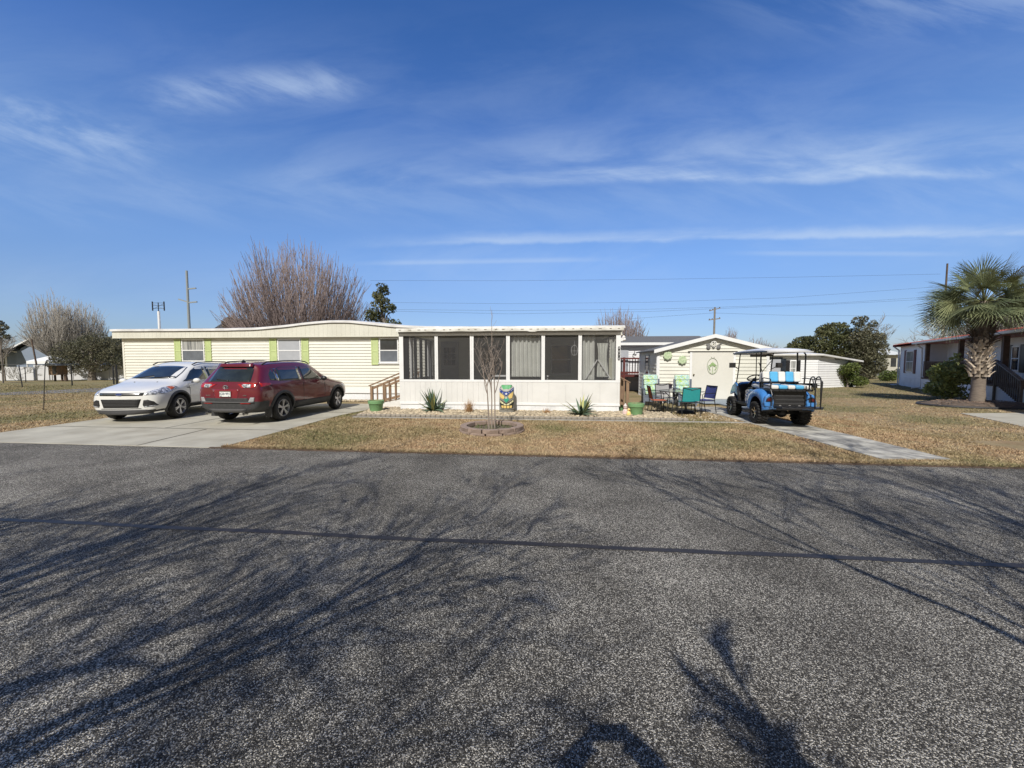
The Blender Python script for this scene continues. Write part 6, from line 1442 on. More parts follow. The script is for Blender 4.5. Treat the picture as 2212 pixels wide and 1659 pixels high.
    g = MB(); g.path([(.42, -.90, 1.08), (.30, -.90, 1.08)], .012, 6); g.path([(.62, -.62, .52), (.62, -.66, 1.14), (.60, -.62, 1.20), (.50, -.52, 1.20)], .015, 7); g.box(.46, .66, -.70, -.55, .50, .525); g.build('grab_bar', blackm, t, smooth=2)
    # roof posts
    for s in (-1, 1):
        g = MB(); g.path([(s*.45, 1.44, 1.0), (s*.45, 1.62, .75), ], .014, 6); g.path([(s*.46, 1.62, .92), (s*.45, 1.50, 1.45), (s*.45, 1.42, 1.86), (s*.45, 1.34, 1.90)], .016, 7); g.build('windshield_post', blackm, t, smooth=2)
    for x0, y0 in ((-.44, .28), (.44, .28)): g = MB(); g.path([(x0, .10, .95), (x0, .12, 1.90)], .019, 7); g.build('roof_post', blackm, t)
    g = MB(); g.path([(.50, -.10, .95), (.50, -.14, 1.2), (.50, -.14, 1.82), (.48, -.05, 1.92), (.4, .2, 1.93)], .018, 7); g.build('roof_post', blackm, t, smooth=2)
    g = MB(); g.path([(0, 1.42, 1.90), (.0, 1.40, 1.0)], .012, 6); g.build('windshield_post', blackm, t)
    # roof shell
    n = 12; m_ = 14; vs = []
    def rz_(x, y): 
        q = (y+.42)/2.1; e = min(1, (1-abs(x)/.56)*5)*min(1, min(q, 1-q)*7); return 1.925+.085*math.sin(max(0, min(1, q))*math.pi)**.6*(1-(abs(x)/.56)**2.5)*.9+.018*e
    g = MB(); g.grid(n, m_, lambda a, b: (-.53+1.06*a, -.42+2.12*b, rz_(-.53+1.06*a, -.42+2.12*b)-.05*(b > .95)-.03*(b < .05))); rf = g.build('roof', cart_roof, t, smooth=2); md = rf.modifiers.new('s', 'SOLIDIFY'); md.thickness = .03
    g = MB(); g.path([(-.54, -.40, 1.90), (.54, -.40, 1.90), (.54, 1.68, 1.89), (-.54, 1.68, 1.89)], .02, 6, closed=True); g.box(-.46, .46, -.35, 1.60, 1.885, 1.90); g.build('roof_frame', blackm, t)
    ws = glassmat('cart_windshield', (.02, .03, .03), .93, .02); g = MB(); g.add([(-.44, 1.60, .98), (.44, 1.60, .98), (.44, 1.43, 1.86), (-.44, 1.43, 1.86)], [(0, 1, 2, 3)]); g.build('windshield', ws, t)
    # steering wheel and column
    c0 = Vector((-.22, 1.0, 1.17)); M = Matrix.Rotation(R(-32), 3, 'X')
    g = MB(); g.path([c0+M@Vector((.17*math.cos(a*.2618), .17*math.sin(a*.2618), 0)) for a in range(24)], .016, 6, closed=True)
    for a in (.5, 2.6, 4.7): g.tube(c0+M@Vector((.165*math.cos(a), .165*math.sin(a), 0)), c0+M@Vector((0, 0, -.04)), .012)
    g.build('steering_wheel', blackm, t, smooth=2)
    g = MB(); g.tube(c0+M@Vector((0, 0, -.03)), (-.22, 1.42, .92), .03, n=8); g.sphere(c0+M@Vector((0, 0, -.06)), .055, 10, 7); g.build('steering_column', blackm, t)
    # mirrors
    g = MB(); g.box(-.22, .22, 1.30, 1.33, 1.78, 1.85); g.build('rear_mirror', pm('mirror_face', (.10, .10, .09), (.3, .3, .28), 7, .2), t, bevel=.012)
    g = MB(); g.sphere((.22, 1.15, 1.83), .09, 14, 8, (1.1, .3, .35)); g.build('rear_mirror', blackm, t, smooth=2)
    for s in (-1, 1):
        g = MB(); g.tube((s*.46, 1.50, 1.42), (s*.58, 1.48, 1.50), .012); g.box(s*.64-.085, s*.64+.085, 1.44, 1.49, 1.46, 1.61); g.build('side_mirror', blackm, t, bevel=.015)
    g = MB(); g.tube((.08, 1.45, 1.62), (.3, 1.52, 1.15), .010); g.tube((.42, 1.45, 1.66), (.12, 1.55, 1.2), .010); g.build('windshield_strut', blackm, t)
    g = MB(); g.box(-.38, -.18, .62, 1.0, .86, .90); g.sphere((-.30, .75, .97), .05, 8, 6, (1, 1, .6)); g.build('cup_tray', blackm, t)
golf_cart()
# ================================================================ TREES
def grow(gT, gC, rg, p, d, L, r, depth, spread, up, kids_n, rmin, thr, shrink=.72, seg=4, wob=.12, env=None):
    pts = [Vector(p)]; d = Vector(d).normalized(); rs = [r]
    for i in range(seg):
        d = (d+Vector((rg.gauss(0, wob), rg.gauss(0, wob), rg.gauss(0, wob)+up))).normalized(); q = pts[-1]+d*(L/seg)
        if env and not env(q): break
        pts.append(q); rs.append(r*(1-.45*(i+1)/seg) if depth else r*(1-.7*(i+1)/seg))
    if len(pts) < 2: return
    (gT if r > thr else gC).path(pts, rs, 6 if r > .05 else (4 if r > .02 else 3), cap=False)
    if depth <= 0: return
    for k in range(kids_n if isinstance(kids_n, int) else kids_n[depth]):
        j = rg.randint(1, len(pts)-1) if k else len(pts)-1
        ax = Vector((rg.gauss(0, 1), rg.gauss(0, 1), rg.gauss(0, .6))).normalized(); dd = (d+ax*spread*rg.uniform(.6, 1.2)).normalized()
        rr = max(rmin, rs[j]*(.8 if k == 0 else rg.uniform(.5, .7)))
        grow(gT, gC, rg, pts[j], dd, L*shrink*rg.uniform(.75, 1.15), rr, depth-1, spread, up, kids_n, rmin, thr, shrink, seg, wob, env)
bark_g = pm('bark_grey', (.24, .21, .18), (.15, .13, .11), 6, .9, .5, 30)
twig_p = pm('twig_pale', (.42, .39, .35), (.33, .31, .28), 3, .9)
twig_r = pm('twig_red', (.27, .215, .205), (.20, .16, .155), 3, .9)
twig_g = pm('twig_grey', (.33, .30, .26), (.24, .22, .20), 3, .9)
def bare_tree(label, x, y, h, r, rg_seed, depth=5, kids_n=3, spread=.55, up=.08, rmin=.010, trunk_h=.22, tm=bark_g, cmt=twig_g, group='bare trees in the distance', stems=1, shrink=.74, wob=.10, z=0, splay=.3, name='bare_tree'):
    rg = random.Random(rg_seed); t = thing(name, label, 'tree', (x, y, z), 0, group); gT, gC = MB(), MB()
    for s in range(stems):
        a = 6.28*s/stems+rg.random(); d0 = Vector((math.cos(a)*splay*(stems > 1), math.sin(a)*splay*(stems > 1), 1))
        grow(gT, gC, rg, (0, 0, 0), d0, h*trunk_h/(.5 if depth > 9 else 1), r, depth, spread, up, kids_n, rmin, r*.45, shrink, 4, wob)
    gT.build('trunk', tm, t, fixn=False); gC.build('crown', cmt, t, fixn=False); return t
# big vase-shaped bare tree behind the home: hundreds of stems fanning up from one base
def vase_tree(label, x, y, h, halfw, base, seed, nl=26, group=None, cmt=twig_r, dense=1.0, tr=.10):
    rg = random.Random(seed); t = thing('bare_tree', label, 'tree', (x, y, 0), 0, group); gT, gC = MB(), MB()
    gT.path([(0, 0, 0), (.05, 0, base)], [tr*2.6, tr*2.2], 8); N = int(nl*24*dense); H = h-base
    nodes = []
    for i in range(nl):                                  # main limbs
        q = (i+.5)/nl; sz = .06+.94*q; az = i*2.39996; c = math.sqrt(1-sz*sz); nodes.append(Vector((math.cos(az)*c, math.sin(az)*c, sz)))
    for i in range(N):
        q = (i+.5)/N; sz = .0+1.0*(q**1.0); az = i*2.39996+rg.gauss(0, .1); c = math.sqrt(1-sz*sz); d = Vector((math.cos(az)*c, math.sin(az)*c, sz))
        m = max(nodes, key=lambda n: n.dot(d)); f = rg.uniform(.74, 1.03)*(1+.05*mnoise.noise(d*3))
        E = lambda v: Vector((v.x*halfw, v.y*halfw*.85, (v.z/max(.01, v.length))**.72*v.length*H*.86+.14*min(1, v.length)*H+base))
        tip = E(d*f); mm = E(m*.45); k = 7; pts = []; p0 = Vector((rg.gauss(0, .06), rg.gauss(0, .06), base*.8)); out = Vector((d.x, d.y, 0))*halfw*.34
        for j in range(k+1):
            s = j/k; a_ = p0*(1-s)**2+mm*2*s*(1-s)+(tip)*s*s; a_ = a_.lerp(p0.lerp(tip, s), .35)+out*math.sin(s*math.pi)*.5; w = .055*s*h/10; pts.append(a_+Vector((rg.gauss(0, w), rg.gauss(0, w), rg.gauss(0, w))))
        r1 = tr*.50*rg.uniform(.6, 1.0); rs = [max(.013, r1*(1-j/k)**1.15) for j in range(k+1)]; gT.path(pts, rs, 3, cap=False)
        for m_ in range(7):
            s = rg.uniform(.35, .98); j = int(s*k); a0 = pts[j].lerp(pts[min(k, j+1)], s*k-j); dirn = (pts[min(k, j+1)]-pts[max(0, j-1)]).normalized(); dd = (dirn+Vector((rg.gauss(0, .34), rg.gauss(0, .34), .22))).normalized(); L = rg.uniform(.4, 1.1)*(h/10); q1 = a0+dd*L*.5; q2 = q1+(dd+Vector((0, 0, .2))).normalized()*L*.5
            gC.path([a0, q1, q2], [.015, .011, .008], 3, cap=False)
    gT.build('trunk', cmt, t, fixn=False); gC.build('crown', cmt, t, fixn=False); return t
def col_at(px, Y): return (px-1106)/831*Y
vase_tree('large vase-shaped leafless tree rising behind the mobile home', col_at(654, 29), 29, 10.5, 5.35, 1.2, 3, nl=40, dense=1.0)
vase_tree('round leafless tree behind the right end of the porch roof', col_at(1335, 38), 38, 6.9, 3.1, 1.0, 8, nl=22, dense=1.0, group=None, tr=.08)
vase_tree('small reddish leafless tree just right of the shed peak', col_at(1574, 45), 45, 5.7, 1.05, 1.4, 12, nl=12, dense=.7, tr=.05)
vase_tree('low leafless tree behind the right slope of the shed roof', col_at(1633, 48), 48, 4.9, 1.8, 1.0, 13, nl=12, dense=.6, tr=.05)
bare_tree('thin pale leafless tree between shed and evergreens', col_at(1662, 50), 50, 6.4, .13, 17, depth=6, kids_n=3, spread=.55, trunk_h=.30, rmin=.012, shrink=.70, up=.03, group=None)
bare_tree('faint leafless treetop showing over the middle of the porch roof', col_at(1140, 60), 60, 6.0, .12, 31, depth=5, kids_n=3, spread=.6, trunk_h=.32, shrink=.7, group=None)
vase_tree('tall pale grey leafless tree behind the live oak', col_at(124, 44), 44, 9.4, 2.7, 2.2, 5, nl=20, dense=.75, cmt=twig_p, tr=.09)
vase_tree('second pale leafless crown right of the tall one over the live oak', col_at(180, 46), 46, 9.0, 2.9, 2.2, 6, nl=20, dense=.75, cmt=twig_p, tr=.09)
bare_tree('leafless tree behind the red-roofed home and palm', col_at(2075, 36), 36, 7.5, .18, 41, depth=7, kids_n=3, spread=.6, trunk_h=.26, rmin=.012, shrink=.75, up=.02, cmt=twig_g, group=None)
vase_tree('dense brown leafless tree behind the palm at the right edge', col_at(2185, 33), 33, 7.6, 4.2, .8, 43, nl=40, dense=1.5, cmt=twig_g)

leafA = leafmat('leaf_evergreen', (.07, .088, .038), (.14, .14, .065), .5, .9)
leafB = leafmat('leaf_shrub', (.075, .11, .03), (.15, .18, .05), .5, 1.6)
leafC = leafmat('leaf_oak', (.10, .105, .065), (.16, .15, .095), .5, .8)
leafD = leafmat('leaf_bright', (.23, .28, .09), (.40, .40, .15), .45, 2.0)
def leaf_crown(g, rg, clumps, n, size, flat=.6):
    tot = sum(c[3]**2 for c in clumps)
    for (cx_, cy_, cz_, r_, *sq) in clumps:
        k = int(n*r_**2/tot); s = sq[0] if sq else .8
        for i in range(k):
            while True:
                v = Vector((rg.uniform(-1, 1), rg.uniform(-1, 1), rg.uniform(-1, 1)))
                if v.length < 1: break
            v = v.normalized()*(v.length**.55)*(1+.18*mnoise.noise(v*3+Vector((cx_, cy_, cz_)))) ; c = Vector((cx_, cy_, cz_))+Vector((v.x*r_, v.y*r_, v.z*r_*s))
            a = Vector((rg.gauss(0, 1), rg.gauss(0, 1), rg.gauss(0, 1))).normalized(); b = a.cross(Vector((rg.gauss(0, 1), rg.gauss(0, 1), rg.gauss(0, 1)))).normalized(); L = size*rg.uniform(.6, 1.4); w = L*.42
            g.add([c-a*L, c+b*w, c+a*L, c-b*w], [(0, 1, 2, 3)])
def leafy(name, label, x, y, clumps, n, size, mat, trunk_h, tr, seed, group=None, cat='tree', limbs=8, cname='crown'):
    rg = random.Random(seed); t = thing(name, label, cat, (x, y, 0), 0, group); g = MB(); leaf_crown(g, rg, clumps, n, size); g.build(cname, mat, t, fixn=False)
    g = MB(); top = Vector((0, 0, trunk_h)); g.path([(0, 0, -.05), (.03, .02, trunk_h*.5), top], [tr*1.25, tr, tr*.85], 8)
    for c in sorted(clumps, key=lambda c: -c[3])[:limbs]:
        q = Vector(c[:3]); m_ = top.lerp(q, .5)+Vector((0, 0, .1*q.length)); g.path([top-Vector((0, 0, trunk_h*.2)), m_, q], [tr*.6, tr*.35, tr*.12], 5)
    g.build('trunk' if cat == 'tree' else 'stem', bark_g, t, fixn=False); return t
def clumpy(rg, n, rx, ry, z0, z1, r0, r1, shape=lambda t: math.sin(math.pi*(t*.8+.15))):
    out = []
    for i in range(n):
        t_ = rg.random(); a = rg.random()*6.283; q = rg.random()**.5*shape(t_); out.append((rx*q*math.cos(a), ry*q*math.sin(a), z0+(z1-z0)*t_, rg.uniform(r0, r1)))
    return out
rg = random.Random(50)
# evergreen behind home right of the vase tree
Y = 25; tiers = []
for i in range(30):
    f = i/29; z = 1.6+4.9*f; w = 1.35*(1-f)**.6; a = rg.random()*6.28; tiers.append((w*math.cos(a)*.85, w*math.sin(a)*.8, z, .36+.30*(1-f), .55))
leafy('evergreen_tree', 'narrow dark evergreen standing right of the large leafless tree', col_at(829, Y), Y, tiers, 5200, .095, leafA, 4.6, .11, 51, limbs=26)
# big evergreens on the right
def px_clumps(Yc, cpx, lst):
    return [((px-cpx)*Yc/831, dy, CAM_H+(782-py)*Yc/831, r*Yc/831, .85) for (px, py, r, dy) in lst]
Yc = 40
leafy('evergreen_tree', 'broad dark evergreen tree behind the small white building', col_at(1795, Yc), Yc, px_clumps(Yc, 1795, [(1795, 722, 30, 0), (1775, 735, 26, -.5), (1815, 715, 24, .6), (1830, 735, 28, -.8), (1800, 750, 34, -.6), (1770, 757, 26, -.2), (1840, 760, 30, -1), (1822, 775, 34, -.5), (1785, 712, 14, 0), (1768, 715, 10, 0), (1850, 790, 26, 0)]), 11500, .12, leafA, 2.5, .22, 61)
Yc = 38
leafy('evergreen_tree', 'half-bare dark tree right of the broad evergreen', col_at(1868, Yc), Yc, px_clumps(Yc, 1868, [(1858, 712, 16, 0), (1848, 695, 12, 0), (1866, 690, 9, .3), (1880, 700, 9, 0), (1870, 735, 26, -.3), (1885, 760, 24, 0), (1900, 728, 12, .3), (1910, 745, 9, .2), (1875, 785, 28, -.2), (1862, 805, 24, 0), (1893, 795, 16, 0), (1845, 735, 22, -.4), (1850, 765, 24, -.5)]), 9500, .10, leafC, 2.4, .2, 62)
bare_tree('wispy leafless branches mixed into the right evergreens', col_at(1886, 39), 39.5, 7.6, .14, 63, depth=6, kids_n=3, spread=.6, trunk_h=.27, shrink=.74, rmin=.012, group=None)
Yc = 42
leafy('evergreen_tree', 'low dark evergreen at the left foot of the broad one', col_at(1730, Yc), Yc, px_clumps(Yc, 1730, [(1730, 742, 18, 0), (1715, 752, 16, 0), (1745, 738, 14, 0), (1700, 760, 13, 0), (1725, 765, 24, 0), (1748, 765, 22, 0)]), 6500, .12, leafA, 1.5, .16, 64)
p = Vector((col_at(1832, 25.2), 25.2, 0)); rg = random.Random(70)
leafy('round_shrub', 'round glossy green shrub against the small white building', p.x, p.y, clumpy(rg, 26, .78, .8, .28, 1.35, .3, .42, lambda t: 1-.35*t), 5200, .07, leafB, .4, .05, 71, cat='shrub', cname='foliage')
leafy('round_shrub', 'second small green shrub farther off beside the distant cream building', col_at(1919, 33), 33, clumpy(rg, 14, .55, .5, .2, .7, .3, .4), 1600, .07, leafB, .3, .04, 72, cat='shrub', cname='foliage')
leafy('round_shrub', 'low shrub at the back corner of the red-roofed home', col_at(1947, 38), 38, clumpy(rg, 10, .6, .5, .2, .9, .3, .4), 1200, .07, leafA, .3, .04, 73, cat='shrub', cname='foliage')
# live oak left
Yo = 34.5
leafy('live_oak', 'spreading dark live oak with a forked trunk before the white fence', col_at(198, Yo), Yo, px_clumps(Yo, 198, [(198, 755, 34, 0), (165, 762, 28, -.5), (232, 752, 30, .5), (140, 775, 22, 0), (250, 770, 24, 0), (210, 738, 24, 0), (180, 780, 24, -.6), (222, 785, 24, -.4), (255, 745, 20, .6), (120, 785, 14, 0), (262, 785, 14, 0), (150, 748, 18, .5)]), 12000, .075, leafC, 1.4, .24, 81, limbs=12)
leafy('live_oak', 'second dark oak mass behind the left end of the home', col_at(275, 40), 40, px_clumps(40, 275, [(262, 745, 24, 0), (285, 752, 24, 0), (250, 765, 22, 0), (280, 778, 24, 0), (240, 735, 8, 0)]), 4500, .10, leafC, 1.8, .24, 82, limbs=8)
leafy('pine_tree', 'dark ragged tree cut off at the left edge of the photo', col_at(5, 30), 30, px_clumps(30, 5, [(2, 718, 10, 0), (16, 708, 7, 0), (-8, 735, 12, 0), (20, 728, 6, 0), (-6, 760, 10, 0), (-14, 790, 14, 0), (8, 698, 6, 0)]), 1800, .09, leafC, 3.0, .04, 83)
bare_tree('pale leafless branches above the tree at the left edge', col_at(10, 33), 33, 6.0, .06, 84, depth=6, kids_n=3, spread=.6, trunk_h=.28, shrink=.74, rmin=.012, group=None)
leafy('hedge', 'brown scrubby hedge behind the home under the large leafless tree', col_at(515, 32), 32, px_clumps(32, 515, [(505, 700, 18, 0), (530, 704, 18, 0), (560, 703, 18, 0), (590, 705, 18, 0), (500, 694, 8, 0), (620, 710, 18, 0), (645, 715, 18, 0)]), 5000, .08, leafmat('leaf_brown', (.15, .11, .07), (.20, .15, .10), .4), 2.6, .1, 85, cat='hedge', cname='foliage')
# small sapling by the white car
p = gp(300, 880, 0); bare_tree('tiny leafless sapling beyond the white car near the side street', col_at(301, 20), 20, 1.5, .014, 90, depth=4, kids_n=3, spread=.5, trunk_h=.3, rmin=.004, shrink=.72, group=None)

# ---------------------------------------------------------------- palm
def palm(x, y, z):
    rg = random.Random(99); t = thing('palm_tree', 'stout cabbage palm with criss-cross boots in front of the red-roofed home', 'palm tree', (x, y, z))
    lower = pm('palm_trunk', (.25, .205, .165), (.16, .13, .105), 5, .9, .6, 22, stretch=(1, 1, 5)); bootm = pm('palm_boot', (.58, .50, .40), (.40, .33, .26), 5, .85, .3, 30, island=.22); dkb = pm('palm_boot_old', (.13, .10, .08), (.07, .055, .045), 6, .9, island=.3)
    g = MB(); g.lathe([(.27, -.15), (.22, .1), (.19, .5), (.185, 1.0), (.21, 1.4), (.21, 2.0), (.19, 3.0), (.13, 3.8)], 24); g.build('trunk', lower, t, smooth=2)
    def boot(g, az, z0, L, w, out, up):
        c = Vector((math.cos(az)*.20, math.sin(az)*.20, z0)); side = Vector((-math.sin(az), math.cos(az), 0)); rad = Vector((math.cos(az), math.sin(az), 0)); skew = rg.choice((-1, 1))*.6; vs = []; k = 4
        for j in range(k+1):
            s = j/k; p_ = c+rad*(out*s**1.6+.035)+Vector((0, 0, L*s*up))+side*skew*.12*s; ww = w*(1-.55*s); th = .03*(1-.5*s)
            vs += [p_+side*ww-rad*th, p_+side*ww*.6+rad*th, p_-side*ww*.6+rad*th, p_-side*ww-rad*th]
        g.add(vs, [(4*j+a, 4*j+4+a, 4*j+4+(a+1) % 4, 4*j+(a+1) % 4) for j in range(k) for a in range(4)]+[(4*k, 4*k+1, 4*k+2, 4*k+3)])
    g = MB()
    for ring in range(11):
        for k in range(7): boot(g, 6.283*(k+.5*(ring % 2))/7+rg.uniform(-.08, .08), .98+ring*.115, .27, .085, .11+.05*rg.random(), .8)
    g.build('boots', bootm, t)
    g = MB()
    for ring in range(12):
        for k in range(11): boot(g, rg.random()*6.283, 2.15+ring*.11, .28*rg.uniform(.7, 1.3), .045, .20*rg.uniform(.5, 1.3), rg.uniform(.3, 1.0))
    for i in range(240):
        a = rg.random()*6.28; zz = rg.uniform(2.2, 3.7); p0 = Vector((.2*math.cos(a), .2*math.sin(a), zz)); d = Vector((math.cos(a), math.sin(a), rg.uniform(-1.0, .6))); g.path([p0, p0+d*rg.uniform(.15, .4)], [.010, .004], 3)
    g.build('old_boots', dkb, t)
    pg_ = leafmat('palm_leaf_green', (.10, .13, .075), (.23, .25, .125), .45, 1.2, .12, .4); g = MB(); gs = MB(); top = Vector((0, 0, 3.72)); NF = 66
    for i in range(NF):
        f = (i+.5)/NF; el = math.asin(max(-.45, 1-1.38*f)); el += rg.gauss(0, .08); az = i*2.39996+rg.gauss(0, .15)
        d = Vector((math.cos(az)*math.cos(el), math.sin(az)*math.cos(el), math.sin(el))); PL = rg.uniform(.80, 1.12); droop = Vector((0, 0, -.26*math.cos(el)))
        pts = [top+d*.1, top+d*PL*.5+droop*.15, top+d*PL+droop*.5]; gs.path(pts, [.020, .014, .011], 4)
        hub = pts[-1]; fw = (pts[-1]-pts[-2]).normalized(); fw = (fw+Vector((0, 0, -.25))).normalized(); side = fw.cross(Vector((0, 0, 1)));  side = side.normalized() if side.length > .1 else Vector((math.sin(az), -math.cos(az), 0)); side = Matrix.Rotation(rg.uniform(-1.15, 1.15), 3, fw)@side; nrm = side.cross(fw)
        NL = 38; FL = rg.uniform(.85, 1.10)
        for k in range(NL):
            a = R(-128)+R(256)*k/(NL-1); ld = (fw*math.cos(a)+side*math.sin(a)+nrm*(.16-.30*abs(math.sin(a)))).normalized(); L = FL*(.74+.26*math.cos(a))*rg.uniform(.9, 1.08); base = hub; w0 = .022
            wv = ld.cross(nrm).normalized(); sag = Vector((0, 0, -1))*L*rg.uniform(.03, .16)
            m1 = base+ld*L*.42; m2 = base+ld*L*.75+sag*.35; tip = base+ld*L+sag
            g.add([base-wv*.006, base+wv*.006, m1+wv*w0*.62, m1-wv*w0*.62, m2+wv*w0*.40, m2-wv*w0*.40, tip], [(0, 1, 2, 3), (3, 2, 4, 5), (5, 4, 6)])
    g.build('fronds', pg_, t, fixn=False); gs.build('frond_stalks', leafmat('stalk', (.16, .19, .07), (.20, .20, .10), .2), t)
PX, PY = col_at(2115, 14.5), 14.5
palm(PX, PY, .12)
g = MB(); rg = random.Random(44); vs = [(PX, PY, .16)]; n = 30
for r_, z_ in ((.6, .16), (1.1, .13), (1.45, .015)):
    for k in range(n): a = 6.2832*k/n; q = r_*(1+.10*mnoise.noise(Vector((math.cos(a)*2, math.sin(a)*2, 1)))); vs.append((PX+q*1.25*math.cos(a), PY+q*.8*math.sin(a), z_))
fs = [(0, 1+k, 1+(k+1) % n) for k in range(n)]
for j in range(2): fs += [(1+j*n+k, 1+j*n+(k+1) % n, 1+(j+1)*n+(k+1) % n, 1+(j+1)*n+k) for k in range(n)]
g.add(vs, fs); o = g.build('mulch_bed', pm('mulch', (.16, .12, .09), (.09, .07, .055), 8, .95, .8, 40), smooth=2); tag(o, 'raised dark mulch mound round the palm', 'mulch bed', kind='structure')
g = MB()
for i in range(420):
    a = rg.random()*6.28; q = 1.35*rg.random()**.5; x_, y_ = PX+q*1.25*math.cos(a), PY+q*.8*math.sin(a); zz = .165 if q < 1.0 else .165-(q-1.0)*.38; M = Matrix.Rotation(rg.random()*6.28, 3, 'Z')@Matrix.Rotation(rg.uniform(-.4, .4), 3, 'X'); g.obox((x_, y_, zz+.01), (rg.uniform(.05, .16), rg.uniform(.01, .03), .008), M)
o = g.build('mulch_chips', pm('chips', (.32, .24, .18), (.16, .11, .08), 4, .9, island=.5)); tag(o, 'loose bark and dry boot chips on the palm mound', 'mulch chips', kind='stuff')
g = MB(); g.path([(PX+1.5*1.25*math.cos(6.2832*k/40), PY+1.5*.8*math.sin(6.2832*k/40), .03) for k in range(40)], .05, 6, closed=True); o = g.build('mulch_edging', plastic, smooth=2); tag(o, 'black plastic edging round the mulch under the palm', 'garden edging')

# shrub at red roofed house
rg = random.Random(100); ps = gp(2055, 858)
leafy('leafy_shrub', 'tall yellow-green leafy shrub against the deck of the red-roofed home', ps.x*.93, ps.y*.93, clumpy(rg, 30, .72, .6, .25, 1.45, .26, .42, lambda t: 1-.25*t)+[(.1, 0, 1.75, .2), (.12, 0, 1.95, .12)], 5200, .075, leafD, .4, .04, 101, cat='shrub', cname='foliage')
# ================================================================ red-roofed home on the right
RFd = Vector((-.54, -.84)).normalized()     # runs from its far left corner towards the camera
RH = Frame((27.7, 27.5), math.atan2(RFd.y, RFd.x))   # local u along facade toward camera, v = left normal of that
# outward face normal is the side facing the lawn: local -v
rh = thing('red_roof_home', 'white lap-sided home with red metal roof, dark porch posts and deck on the right', 'house', RH.o, RH.th)
zE = 2.72; UL = 24.0; BV = .95
wl2 = pm('white_lap_b', (.80, .81, .83), (.75, .76, .78), 2, .5)
def rpl(px, py, v): return RH.pl(px, py, v)
sgn = -1 if RH.ev.dot(Vector((-1, -.2, 0))) > 0 else 1
# find which side faces the camera
side = 1 if (Vector((0, 0, 0))-RH.o).dot(RH.ev) > 0 else -1     # camera on +v or -v side
def V(v): return v*side                                         # outward distance -> local v
u1 = rpl(1996, 800, 0)[0]                                        # end of flush left block
def sid(g, a, b, z0, z1, v, h=.127, d=.014):
    n = int(math.ceil((z1-z0)/h-.001))
    for i in range(n):
        z = z0+i*h; zb = min(z1, z+h); g.add([(a, V(v+d), z), (b, V(v+d), z), (b, V(v), zb), (a, V(v), zb), (a, V(v), z), (b, V(v), z)], [(0, 1, 2, 3), (4, 5, 1, 0)])
g = MB(); sid(g, 0, u1, .62, zE, 0); sid(g, u1, UL, .62, zE, -BV)
for (a, b, p, q) in ((0, 0, 0, -6), (u1, u1, 0, -BV), (UL, UL, -BV, -6)): g.add([(a, V(p), -.3), (a, V(q), -.3), (a, V(q), zE), (a, V(p), zE)], [(0, 1, 2, 3)])
g.add([(0, V(-6), -.3), (UL, V(-6), -.3), (UL, V(-6), zE), (0, V(-6), zE)], [(0, 1, 2, 3)])
g.build('wall', wl2, rh)
g = MB(); g.add([(0, V(.02), -.3), (u1, V(.02), -.3), (u1, V(.02), .62), (0, V(.02), .62)], [(0, 1, 2, 3)]); g.build('skirting', white_rib, rh)
redm = pm('red_roof', (.38, .11, .09), (.33, .09, .075), 2, .45)
g = MB(); O = .35
prof = [(O, zE), (O, zE+.14), (-3.0, zE+.72), (-6.4, zE+.14), (-6.4, zE)]
vs = [(u, V(v), z) for u in (-.35, UL+.4) for v, z in prof]; g.add(vs, [(0, 1, 2, 3, 4), (5, 6, 7, 8, 9), (1, 2, 7, 6), (2, 3, 8, 7), (0, 4, 9, 5)]); 
for i in range(60):
    u = -.35+i*.42; g.add([(u, V(O), zE+.145), (u+.03, V(O), zE+.145), (u+.03, V(-3.0), zE+.73), (u, V(-3.0), zE+.73), (u, V(O), zE+.17), (u+.03, V(O), zE+.17), (u+.03, V(-3.0), zE+.75), (u, V(-3.0), zE+.75)], [(4, 5, 6, 7), (0, 4, 7, 3), (1, 5, 6, 2)])
g.build('roof', redm, rh)
gut = pm('gutter_white', (.74, .75, .77), None, 6, .4)
g = MB(); g.add([(u, V(v), z) for u in (u1-.6, UL+.4) for v, z in ((O, zE+.02), (O+.11, zE+.04), (O+.12, zE+.14), (O, zE+.13))], [(0, 1, 2, 3), (4, 5, 6, 7), (0, 1, 5, 4), (1, 2, 6, 5), (2, 3, 7, 6)]); g.build('gutter', gut, rh)
g = MB(); g.path([(u1-.05, V(O+.05), zE), (u1-.05, V(.12), zE-.25), (u1-.05, V(.08), .1), (u1-.05, V(.5), .05)], .05, 6); g.path([(.05, V(O), zE), (.05, V(.1), zE-.25), (.05, V(.08), .05), (-.2, V(.4), .0)], .05, 6); g.build('downspout', gut, rh)
g = MB(); g.tube((rpl(2056, 700, 0)[0]*1.0, V(-1.2), zE+.5), (rpl(2056, 700, 0)[0], V(-1.2), zE+1.15), .06, n=8); g.build('vent_pipe', white_clean, rh)
